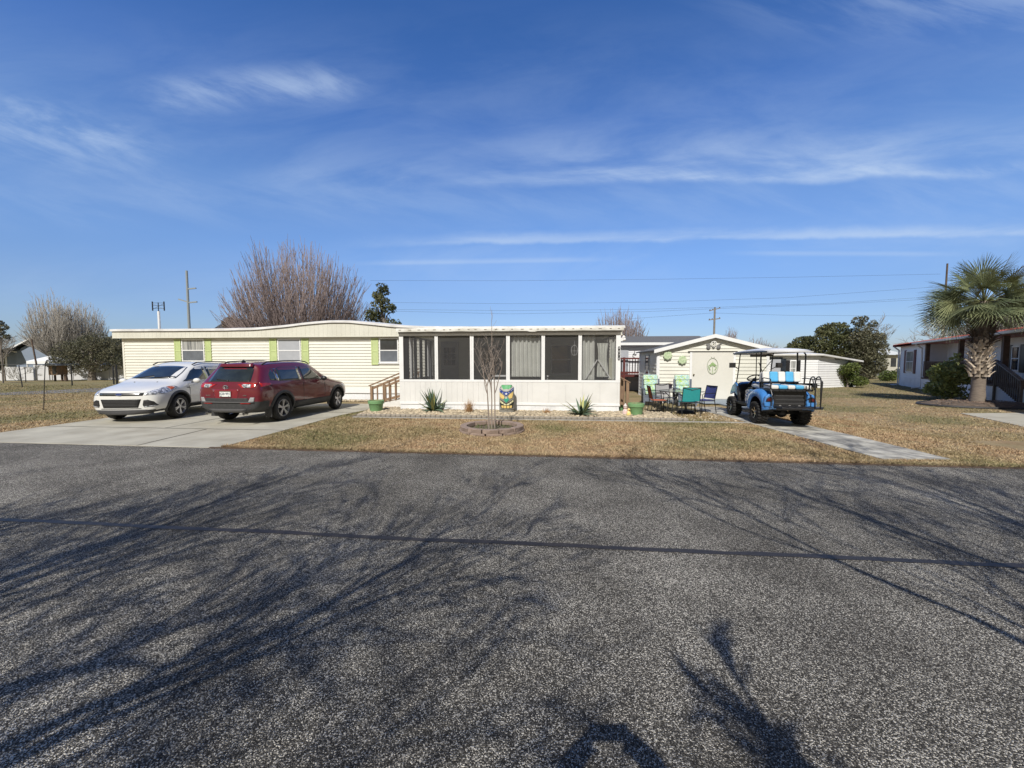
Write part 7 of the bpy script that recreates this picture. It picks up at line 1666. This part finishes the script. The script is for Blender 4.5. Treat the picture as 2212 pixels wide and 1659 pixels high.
# window in left block
a_, b_ = rpl(1958, 790, 0)[0], rpl(1974, 790, 0)[0]; s0, s1 = rpl(1952, 790, 0)[0], rpl(1980, 790, 0)[0]
def rwin(u0, u1_, z0, z1, v, pm_, shm, w=.35):
    g = MB(); f = .06
    for (q0, q1, r0, r1) in ((u0, u0+f, z0, z1), (u1_-f, u1_, z0, z1), (u0+f, u1_-f, z1-f, z1), (u0+f, u1_-f, z0, z0+f), (u0+f, u1_-f, (z0+z1)/2-.02, (z0+z1)/2+.02)):
        g.box(q0, q1, min(V(v+.015), V(v+.05)), max(V(v+.015), V(v+.05)), r0, r1)
    wn_ = g.build('window', white_clean, rh); g = MB(); g.box(u0+f, u1_-f, min(V(v+.017), V(v+.03)), max(V(v+.017), V(v+.03)), z0+f, z1-f); g.build('pane', pm_, wn_)
    if shm:
        for q0, q1 in ((u0-w-.03, u0-.03), (u1_+.03, u1_+w+.03)): g = MB(); g.box(q0, q1, min(V(v+.015), V(v+.045)), max(V(v+.015), V(v+.045)), z0-.05, z1+.05); g.build('shutter', shm, rh)
mar = pm('maroon_shutter', (.11, .02, .03), None, 8, .5)
zm0, zm1 = rpl(1966, 808, 0)[1], rpl(1966, 758, 0)[1]
rwin(a_, b_, zm0+.1, zm1, 0, pane_curtain, mar, .38)
ua_, ub_ = rpl(2186, 790, -BV*side)[0] if False else rpl(2186, 790, V(-BV))[0], rpl(2204, 790, V(-BV))[0]
rwin(ua_, ub_, 1.25, 2.35, -BV, pane_dark, blackm, .35)
rwin(7.6, 8.5, 1.25, 2.3, -BV, pane_dark, None)
# deck, posts, railing
dk0 = u1+.15; zd = .72
g = MB(); g.box(dk0, UL, min(V(-BV+.02), V(.15)), max(V(-BV+.02), V(.15)), zd-.08, zd); g.build('deck', wooddark, rh)
g = MB(); g.box(dk0, UL, min(V(.10), V(.13)), max(V(.10), V(.13)), -.2, zd-.08); g.build('deck_skirting', white_rib, rh)
pu = [rpl(px, 790, V(.05))[0] for px in (2001, 2073)]; pu.append(rpl(2168, 790, V(.05))[0])
for u in pu: g = MB(); g.box(u-.09, u+.09, min(V(-.05), V(.12)), max(V(-.05), V(.12)), zd, zE); g.build('porch_post', wooddark, rh)
uend = pu[-1]-.1
g = MB()
for z0, z1 in ((zd+.88, zd+.98), (zd+.08, zd+.15)): g.box(dk0, uend, min(V(.02), V(.08)), max(V(.02), V(.08)), z0, z1)
g.build('railing', wooddark, rh)
u = dk0+.1
while u < uend: g = MB(); g.box(u-.02, u+.02, min(V(.07), V(.10)), max(V(.07), V(.10)), zd+.05, zd+.92); g.build('baluster', wooddark, rh); u += .15
g = MB(); c_ = rpl(2079, 776, V(-BV+.1)); g.lathe([(.03, .05), (.09, 0), (.12, -.0), (.09, .09), (0, .12)], 12, (c_[0], V(-BV+.12), c_[1])); g.build('wall_lamp', blackm, rh)
# stairs toward the driveway, right of the palm
sw = rpl(2150, 830, V(.15))[0]
Ls = rpl(2208, 830, V(.15))[0]-sw; p_top = RH.w(sw, V(.15))
t = thing('deck_stairs', 'weathered grey wooden stair railing descending towards the driveway right of the palm', 'stairs', (p_top.x, p_top.y, 0), RH.th)
greyw = pm('grey_wood', (.17, .14, .115), (.10, .085, .07), 5, .85, .4, 40, island=.2)
for vv in (V(0.0), V(-.95)):
    g = MB(); g.bar((-.1, vv, zd+1.0), (Ls, vv, .95), .13, .04); g.build('handrail', pm('grey_wood_light', (.30, .27, .23), (.22, .19, .16), 5, .8), t)
    g = MB(); g.bar((-.1, vv, zd+.12), (Ls, vv, .12), .05, .09); g.build('rail', greyw, t)
    for x in (0, Ls): g = MB(); zt_ = zd+.98-(zd+.03)*x/Ls; g.box(x-.05, x+.05, vv-.05, vv+.05, -.05, zt_); g.build('post', greyw, t)
    nb_ = max(8, int(Ls/.14))
    for i in range(1, nb_): x = Ls*i/nb_; g = MB(); zz = zd*(1-i/nb_); o1, o2 = sorted((vv+V(.02), vv+V(.05))); g.box(x-.03, x+.03, o1, o2, zz+.05, zz+.98); g.build('baluster', greyw, t)
for i in range(4):
    a, b = sorted((V(-.05), V(-.90))); g = MB(); x = Ls*i/4; g.box(x, x+Ls/4+.05, a, b, zd*(1-(i+1)/5)-.04, zd*(1-(i+1)/5)); g.build('tread', greyw, t)
a, b = sorted((V(-.03), V(-.01))); g = MB(); g.prism([(0, 0), (Ls, 0), (0, zd-.08)], a, b); g.build('stringer', white_rib, t)

# ================================================================ left background
fenm = pm('fence_white', (.66, .67, .69), (.60, .61, .64), 1.2, .6, dirt=.1)
def fence_run(label, pA, pB, h, grp):
    t = thing('white_fence', label, 'fence', (pA.x, pA.y, 0), math.atan2(pB.y-pA.y, pB.x-pA.x), grp); L = (pB-pA).length; n = max(1, int(L/2.4))
    for i in range(n):
        a, b = L*i/n, L*(i+1)/n; g = MB(); g.box(a+.06, b-.06, -.02, .02, .04, h-.08)
        g.build('panel', fenm, t); g = MB(); g.box(a+.06, b-.06, -.04, .04, h-.09, h); g.build('top_rail', fenm, t)
        g = MB(); g.box(a-.055, a+.055, -.055, .055, 0, h+.03); g.build('post', fenm, t)
    return t
fence_run('left stretch of the tall white vinyl fence, its top a little lower', Vector((-62, 31.5, 0)), Vector((col_at(74, 34), 34, 0)), 1.22, None)
fence_run('white vinyl fence running behind the live oak to the home', Vector((col_at(76, 34.2), 34.2, 0)), Vector((-24, 38.5, 0)), 1.38, None)
# grey-blue house
gh = thing('grey_blue_house', 'grey-blue two-storey house with a dark gabled roof beyond the white fence', 'house', (0, 0, 0)); GY = 48
GH = Frame((col_at(14, GY), GY), R(6)); gh.location = (GH.o.x, GH.o.y, 0); gh.rotation_euler = (0, 0, R(6))
G_ = lambda px, py, v=0: GH.pl(px, py, v)
gbm = pm('shaded_blue_grey_siding', (.23, .28, .37), (.20, .25, .33), 1.5, .6); dkr = pm('dark_shingle', (.055, .06, .065), (.035, .04, .045), 8, .9)  # blue-grey siding colour darkened to stand in for shade on the wall
ue = G_(150, 760)[0]; zw = G_(20, 759)[1]; zpk_ = G_(100, 730)[1]; ux = G_(46, 760)[0]; upk = G_(98, 740)[0]
g = MB(); g.box(0, ux, 0, 9, 0, zw); g.add([(ux, -.6, 0), (ue, -.6, 0), (ue, -.6, zw), (upk, -.6, zpk_), (ux, -.6, zw), (ux, 9, 0), (ue, 9, 0), (ue, 9, zw), (upk, 9, zpk_), (ux, 9, zw)], [(0, 1, 2, 3, 4), (1, 6, 7, 2), (5, 6, 7, 8, 9), (0, 5, 9, 4)]); g.build('wall', gbm, gh)
g = MB(); g.prism([(ux-.7, zw-.15), (upk, zpk_+.2), (ue+.9, zw-.25), (ue+.9, zw-.05), (upk, zpk_+.42), (ux-.7, zw+.05)], -1.0, 9.4); g.prism([(-.6, zw), (4.5, zpk_-.3), (9.6, zw)], -.6, ux+3, 'x'); g.build('roof', dkr, gh)
g = MB(); g.prism([(ux-.75, zw-.17), (upk, zpk_+.18), (ue+.95, zw-.27), (ue+.95, zw-.12), (upk, zpk_+.34), (ux-.75, zw-.02)], -1.1, -1.0); g.box(-.65, ux-.1, -.7, -.6, zw-.1, zw+.1); g.box(0, .2, -.05, 0, 0, zw); g.box(ux-.15, ux+.15, -.66, -.6, 2.8, zw); g.build('trim', white_clean, gh)
g = MB(); g.prism([(-.5, 2.6), (ux+.5, 3.1), (ux+.5, 3.3), (-.5, 2.8)], -2.2, -.02); g.build('porch_roof', dkr, gh); g = MB(); g.box(-.3, -.1, -2.1, -1.9, 0, 2.7); g.build('porch_post', white_clean, gh)
# wooden utility stick, tent, kiosk
t = thing('leaning_pole', 'slim leaning wooden pole in front of the grey-blue house', 'pole', (col_at(84, 38), 38, 0)); g = MB(); g.path([(0, 0, 0), (-.5, 0, 3.9)], [.075, .06], 8); g.build('pole', wooddark, t)
t = thing('canopy_tent', 'white pointed canopy tent beyond the fence', 'tent', (col_at(112, 42), 42, 0)); g = MB(); zt_, ze_ = 2.35, 1.75
g.add([(-1.2, -1.2, ze_), (1.2, -1.2, ze_), (1.2, 1.2, ze_), (-1.2, 1.2, ze_), (0, 0, zt_), (-1.2, -1.2, ze_-.3), (1.2, -1.2, ze_-.3)], [(0, 1, 4), (1, 2, 4), (2, 3, 4), (3, 0, 4), (5, 6, 1, 0)]); g.build('canopy', white_clean, t)
for sx, sy in ((-1, -1), (1, -1), (1, 1), (-1, 1)): g = MB(); g.box(sx*1.15-.04, sx*1.15+.04, sy*1.15-.04, sy*1.15+.04, 0, ze_); g.build('pole', white_clean, t)
t = thing('wooden_kiosk', 'small brown wooden hutch with a grey flat roof in front of the white fence', 'hutch', (col_at(126, 33), 33, .55)); g = MB(); g.box(-.36, .36, -.4, .4, 0, .8); g.build('box', woodb, t); g = MB(); g.box(-.0, .33, -.42, -.4, .05, .75); g.build('dark_opening', blackm, t)
g = MB(); g.prism([(-.58, .80), (.58, .80), (.58, .86), (0, .98), (-.58, .86)], -.6, .6); g.build('roof', pm('tin_roof', (.3, .33, .36), None, 8, .5), t)
for sx in (-.3, .3): g = MB(); g.box(sx-.05, sx+.05, -.05, .05, -.55, 0); g.build('leg', wooddark, t)
t = thing('tree_stump_post', 'short brown stump post beside the hutch', 'post', (col_at(142, 33), 33, 0)); g = MB(); g.path([(0, 0, 0), (-.05, 0, .62)], [.13, .11], 8); g.build('stump', wooddark, t)
# wire fence posts
def fpost(px, py, ptop, label, r=.02, lean=0.0, hook=False):
    p = gp(px, py); h = CAM_H+(782-ptop)*p.y/831
    t = thing('metal_post', label, 'fence post', (p.x, p.y, 0), 0, 'thin dark fence posts left of the home')
    g = MB(); pts = [(0, 0, 0), (lean*.5, 0, h*.5), (lean, 0, h*.93)]
    pts += [(lean+.07, 0, h), (lean+.16, 0, h*1.01)] if hook else [(lean, 0, h)]
    g.path(pts, r, 6); g.build('post', blackm, t); return p, h
pA, hA = fpost(48.5, 837, 789, 'dark fence post nearest the left edge, topped by the rail', .028, -.12)
fpost(94.5, 886, 778, 'tall bent dark post with a hooked top standing alone in the left lawn', .013, .16, True)
pB, hB = fpost(156, 833, 788, 'dark fence post below the live oak', .04)
pC, hC = fpost(246, 830, 790, 'dark gate post left of the pair beside the home', .05)
pD, hD = fpost(253, 830, 788, 'dark gate post right of the pair beside the home', .06)
fpost(56, 825, 793, 'slender far post between the fence panels', .03); fpost(108, 822, 792, 'slender far post against the white fence', .03)
g = MB()
a = Vector((-48, 20.5, 1.48)); pts = [a, Vector((pA.x-.1, pA.y, 1.48)), Vector((pB.x, pB.y, 1.48)), Vector((pC.x, pC.y, 1.48)), Vector((pD.x, pD.y, 1.48))]
g.path(pts, .014, 6); o = g.build('fence_rail', blackm); tag(o, 'thin black top rail strung between the fence posts on the left', 'fence rail')
# fallen branch at the car
# ================================================================ poles and lines
def pole(name, label, px, Y, ptop, r, m, arms):
    h = CAM_H+(782-ptop)*Y/831; t = thing(name, label, 'utility pole', (col_at(px, Y), Y, 0)); g = MB(); g.path([(0, 0, 0), (0, 0, h)], [r, r*.7], 10); g.build('pole', m, t)
    for (dz, x0, x1, tilt, rr) in arms:
        g = MB(); g.bar((x0, 0, h-dz-tilt), (x1, 0, h-dz+tilt), rr*2, rr*2); 
        g.build('crossarm', m if m != MATS.get('steel') else m, t)
        if x0 < 0 < x1:
            for x in (x0*.9, x1*.9, x0*.4):
                q = MB(); q.lathe([(.06, 0), (.09, .06), (.05, .14)], 8, (x, 0, h-dz+rr+tilt*x/max(x1, .1))); q.build('insulator', blackm, t)
    return t, h
steel = pm('steel', (.30, .33, .35), (.25, .28, .30), 4, .5)
pole('transmission_pole', 'tall grey steel transmission pole with staggered arms far left of the big bare tree', 413.5, 95, 588, .35, steel, [(4.3, 0, 2.1, .1, .14), (7.2, -2.3, 0, -.35, .14), (7.6, 0, 2.2, .1, .14)])
pole('utility_pole', 'wooden utility pole with two short crossarms behind the shed peak', 1540, 62, 665, .19, pm('pole_wood', (.26, .24, .22), (.18, .165, .15), 5, .9), [(.35, -.85, .85, .22, .07), (1.9, -.9, .9, .12, .07)])
pole('utility_pole', 'dark pole top sticking up behind the palm crown', 2031.5, 50, 573, .13, wooddark, [])
t = thing('tv_antenna', 'white mast with a small rooftop aerial behind the left half of the home', 'antenna', (col_at(349.5, 20), 20, 0)); h = CAM_H+(782-655)*20/831
g = MB(); g.path([(0, 0, 0), (0, 0, h-.45)], .055, 8); g.build('mast', white_clean, t); g = MB(); g.path([(0, 0, h-.45), (0, 0, h)], .02, 6)
for x in (-.30, .30): g.box(x-.018, x+.018, -.02, .02, h-.42, h+.05)
for z_ in (h-.3, h-.15, h-.02): g.tube((-.3, 0, z_), (.3, 0, z_), .008)
g.tube((-.3, 0, h-.05), (.3, 0, h-.35), .007); g.tube((-.3, 0, h-.35), (.3, 0, h-.05), .007); g.build('aerial', blackm, t)
def wire(label, pts, Y=60, r=.013):
    P3 = [at(px, py, Y) for px, py in pts]; Q3 = []
    for a, b in zip(P3, P3[1:]):
        for i in range(8): Q3.append(a.lerp(b, i/8))
    Q3.append(P3[-1]); g = MB(); g.path(Q3, r, 4); o = g.build('power_line', pm('wire', (.06, .065, .07), None, 5, .6)); tag(o, label, 'power line')
wire('topmost power line crossing the sky from the evergreen to the palm', [(800, 606), (1100, 606.5), (1400, 603.5), (1700, 599), (2031, 592)], 61)
wire('second power line down, rising towards the palm', [(800, 653), (1100, 656), (1400, 653), (1700, 643), (2031, 619)], 62.4)
wire('third power line, passing just above the pole by the shed', [(800, 668), (1100, 671), (1400, 668), (1540, 664), (1800, 655), (2031, 640)], 61.8)
wire('fourth power line, meeting the crossarm of the pole by the shed', [(800, 671), (1100, 678), (1400, 673), (1540, 667), (1800, 657), (2031, 645)], 62.2)
wire('lowest power line, sagging right from the pole by the shed', [(1340, 690), (1540, 676), (1700, 681), (2031, 683)], 62.0)
# distant buildings
def simple_house(label, px0, px1, Y, zeave, zridge, wm, rm, wins=()):
    x0, x1 = col_at(px0, Y), col_at(px1, Y); t = thing('distant_house', label, 'building', (x0, Y, 0)); L = x1-x0
    g = MB(); g.box(0, L, 0, 6, 0, zeave); g.build('wall', wm, t); g = MB(); g.prism([(-.4, zeave), (6.4, zeave), (3, zridge)], -.4, L+.4, 'x'); g.build('roof', rm, t)
    for (a, b, c, d) in wins: g = MB(); g.box(L*a, L*b, -.04, -.001, c, d); g.build('window', pane_dark, t)
    return t
simple_house('distant cream building with a dark window between trees and the red-roofed home', 1908, 1950, 46, 2.5, 3.3, pm('far_cream', (.55, .54, .48), None, 3, .6), pm('far_white_roof', (.66, .68, .66), None, 3, .6), [(.35, .62, 1.1, 2.1), (.70, .95, 1.1, 2.1)])
simple_house('distant grey gabled roof peeking over the mobile home', 462, 500, 60, 6.2, 8.1, pm('far_grey', (.50, .53, .56), None, 3, .6), dkr)
simple_house('long distant dark roof just above the mobile home roofline', 388, 458, 70, 7.0, 8.0, MATS['far_grey'], dkr)
# treeline in the far distance so the horizon is closed
rg = random.Random(500)
def treeline(label, x0, x1, Y, h0, h1, n, seed):
    rg = random.Random(seed); g = MB()
    for i in range(n):
        x = rg.uniform(x0, x1); hh = h0+(h1-h0)*(.5+.5*mnoise.noise(Vector((x*.07, seed, 0)))); z = rg.random()*hh; c = Vector((x, Y+rg.uniform(-5, 5), z)); L = .45*rg.uniform(.6, 1.4); a = Vector((rg.gauss(0, 1), rg.gauss(0, .5), rg.gauss(0, 1))).normalized(); b = a.cross(Vector((rg.gauss(0, 1), rg.gauss(0, 1), rg.gauss(0, 1)))).normalized()*L*.7; a *= L
        g.add([c-a, c+b, c+a, c-b], [(0, 1, 2, 3)])
    o = g.build('far_woods', leafC, fixn=False); tag(o, label, 'woods', kind='stuff')
treeline('far-off low woods closing the horizon on the left', -260, -40, 120, 2.5, 6, 16000, 3)
treeline('far-off low woods closing the horizon on the right', 25, 220, 110, 2.0, 5, 14000, 5)

# ================================================================ behind the camera: trees whose shadows fall on the road, and the photographer
def shadow_tree(label, x, y, seed, limbs, r0, z_f, tm=bark_g, clump=None):
    rg = random.Random(seed); t = thing('roadside_tree', label, 'tree', (x, y, 0), 0, 'leafless trees behind the camera'); gT, gC = MB(), MB()
    gT.path([(0, 0, 0), (.05, 0, z_f*.5), (0, 0, z_f)], [r0*1.3, r0, r0*.9], 10)
    def env(q):                                            # the crown stays behind and above the person with the camera
        Y_ = q.y+y; return not (Y_ > -.15 and q.z-1.65 < 1.25*(Y_+.15)+.3)
    for (d, L, r, dep, kn) in limbs: grow(gT, gC, rg, (0, 0, z_f-.1), d, L, r, dep, .50, .012, kn, .0075, .03, .74, 6, .11, env)
    if clump:
        P0 = [Vector(c) for c in clump]; gT.path([(0, 0, z_f-.2)]+P0, [.07, .06, .05, .03], 6)
        for i in range(17):
            s = rg.random(); a0 = P0[1].lerp(P0[2], s); d = (P0[2]-P0[1]).normalized()+Vector((rg.gauss(0, .28), rg.gauss(0, .28), rg.gauss(0, .2))); grow(gT, gC, rg, a0, d, .24, .020, 3, .34, .02, 4, .009, .03, .78, 4, .12, env)
    gT.build('trunk', tm, t, fixn=False); gC.build('crown', twig_g, t, fixn=False)
LT = [((-.45, .1, 1), 2.1, .12, 6, 3), ((-.05, .2, 1), 2.2, .13, 6, 3), ((.40, .15, 1), 2.1, .13, 6, 3), ((.85, .15, .9), 2.1, .11, 6, 3), ((.25, -.3, 1), 2.0, .07, 6, 3), ((1.2, .0, .6), 1.8, .065, 5, 3)]
shadow_tree('leafless roadside tree behind the camera on the left', -4.5, -2.3, 11, LT, .16, 1.9)
RT = [((.75, .1, 1), 2.2, .11, 6, 3), ((.3, .2, 1), 2.2, .12, 6, 3), ((-.15, .2, 1), 2.0, .06, 5, 3), ((1.2, .2, .7), 2.1, .08, 5, 3)]
shadow_tree('leafless roadside tree behind the camera on the right', 2.7, -1.9, 23, RT, .14, 1.8, clump=[(-1.1, .1, 2.0), (-1.95, .15, 2.6), (-2.5, .1, 3.5)])
shadow_tree('third leafless roadside tree farther left behind the camera', -9.5, -2.6, 37, LT[:4], .15, 1.9)

def photographer():
    t = thing('person', 'person in a dark jacket behind the camera holding a phone up with both hands', 'person', (0, -.0, 0))
    V_ = []; E = []; Rr = []
    def v(p, r, par=None):
        V_.append(p); Rr.append(r)
        if par is not None: E.append((par, len(V_)-1))
        return len(V_)-1
    by = -.62
    pel = v((0, by, .95), (.16, .12)); w = v((0, by, 1.12), (.145, .11), pel); ch = v((0, by, 1.32), (.165, .12), w); nk = v((0, by+.01, 1.48), (.062, .062), ch); hd0 = v((0, by+.03, 1.57), (.075, .09), nk); hd1 = v((0, by+.03, 1.70), (.07, .085), hd0)
    for s in (-1, 1):
        h = v((s*.10, by, .90), (.095, .10), pel); k = v((s*.11, by+.02, .50), (.062, .065), h); a = v((s*.11, by-.02, .09), (.042, .045), k); f = v((s*.12, by+.14, .04), (.045, .035), a)
        sh = v((s*.20, by, 1.41), (.062, .062), ch); el = v((s*.33, by+.24, 1.30), (.055, .055), sh); wr = v((s*.185, by+.50, 1.57), (.050, .050), el); pa = v((s*.125, by+.555, 1.625), (.052, .04), wr)
        for q in range(4): f1 = v((s*.095, by+.575, 1.60+.022*q), (.010, .010), pa); f2 = v((s*.062, by+.583, 1.605+.022*q), (.008, .008), f1)
        th = v((s*.085, by+.55, 1.60), (.011, .011), pa); v((s*.05, by+.548, 1.62), (.009, .009), th)
    me = bpy.data.meshes.new('body'); me.from_pydata(V_, E, []); o = bpy.data.objects.new('body', me); col.objects.link(o); o.parent = t
    md = o.modifiers.new('skin', 'SKIN'); 
    for i, sv in enumerate(me.skin_vertices[0].data if me.skin_vertices else []): sv.radius = Rr[i]
    if not me.skin_vertices:
        bpy.context.view_layer.objects.active = o
    return t, o, Rr
tp, ob_, Rr_ = photographer()
if not ob_.data.skin_vertices:
    bpy.context.view_layer.objects.active = ob_; ob_.select_set(True)
    try: bpy.ops.mesh.customdata_skin_add()
    except Exception as ex: print('skin', ex)
if ob_.data.skin_vertices:
    for i, sv in enumerate(ob_.data.skin_vertices[0].data): sv.radius = Rr_[i]
    ob_.data.skin_vertices[0].data[0].use_root = True
s_ = ob_.modifiers.new('sub', 'SUBSURF'); s_.levels = s_.render_levels = 2
ob_.data.materials.append(pm('dark_jacket', (.05, .055, .07), None, 9, .8))
g = MB(); g.sphere((0, -.60, 1.73), .098, 16, 12, (.95, 1.1, .85)); g.build('hair', pm('brown_hair', (.06, .04, .025), None, 30, .7), tp, smooth=2)
g = MB(); g.box(-.088, .088, -.042, -.032, 1.615, 1.70); o = g.build('phone', blackm, bevel=.004); tag(o, 'black phone held level in both hands behind the camera', 'phone')
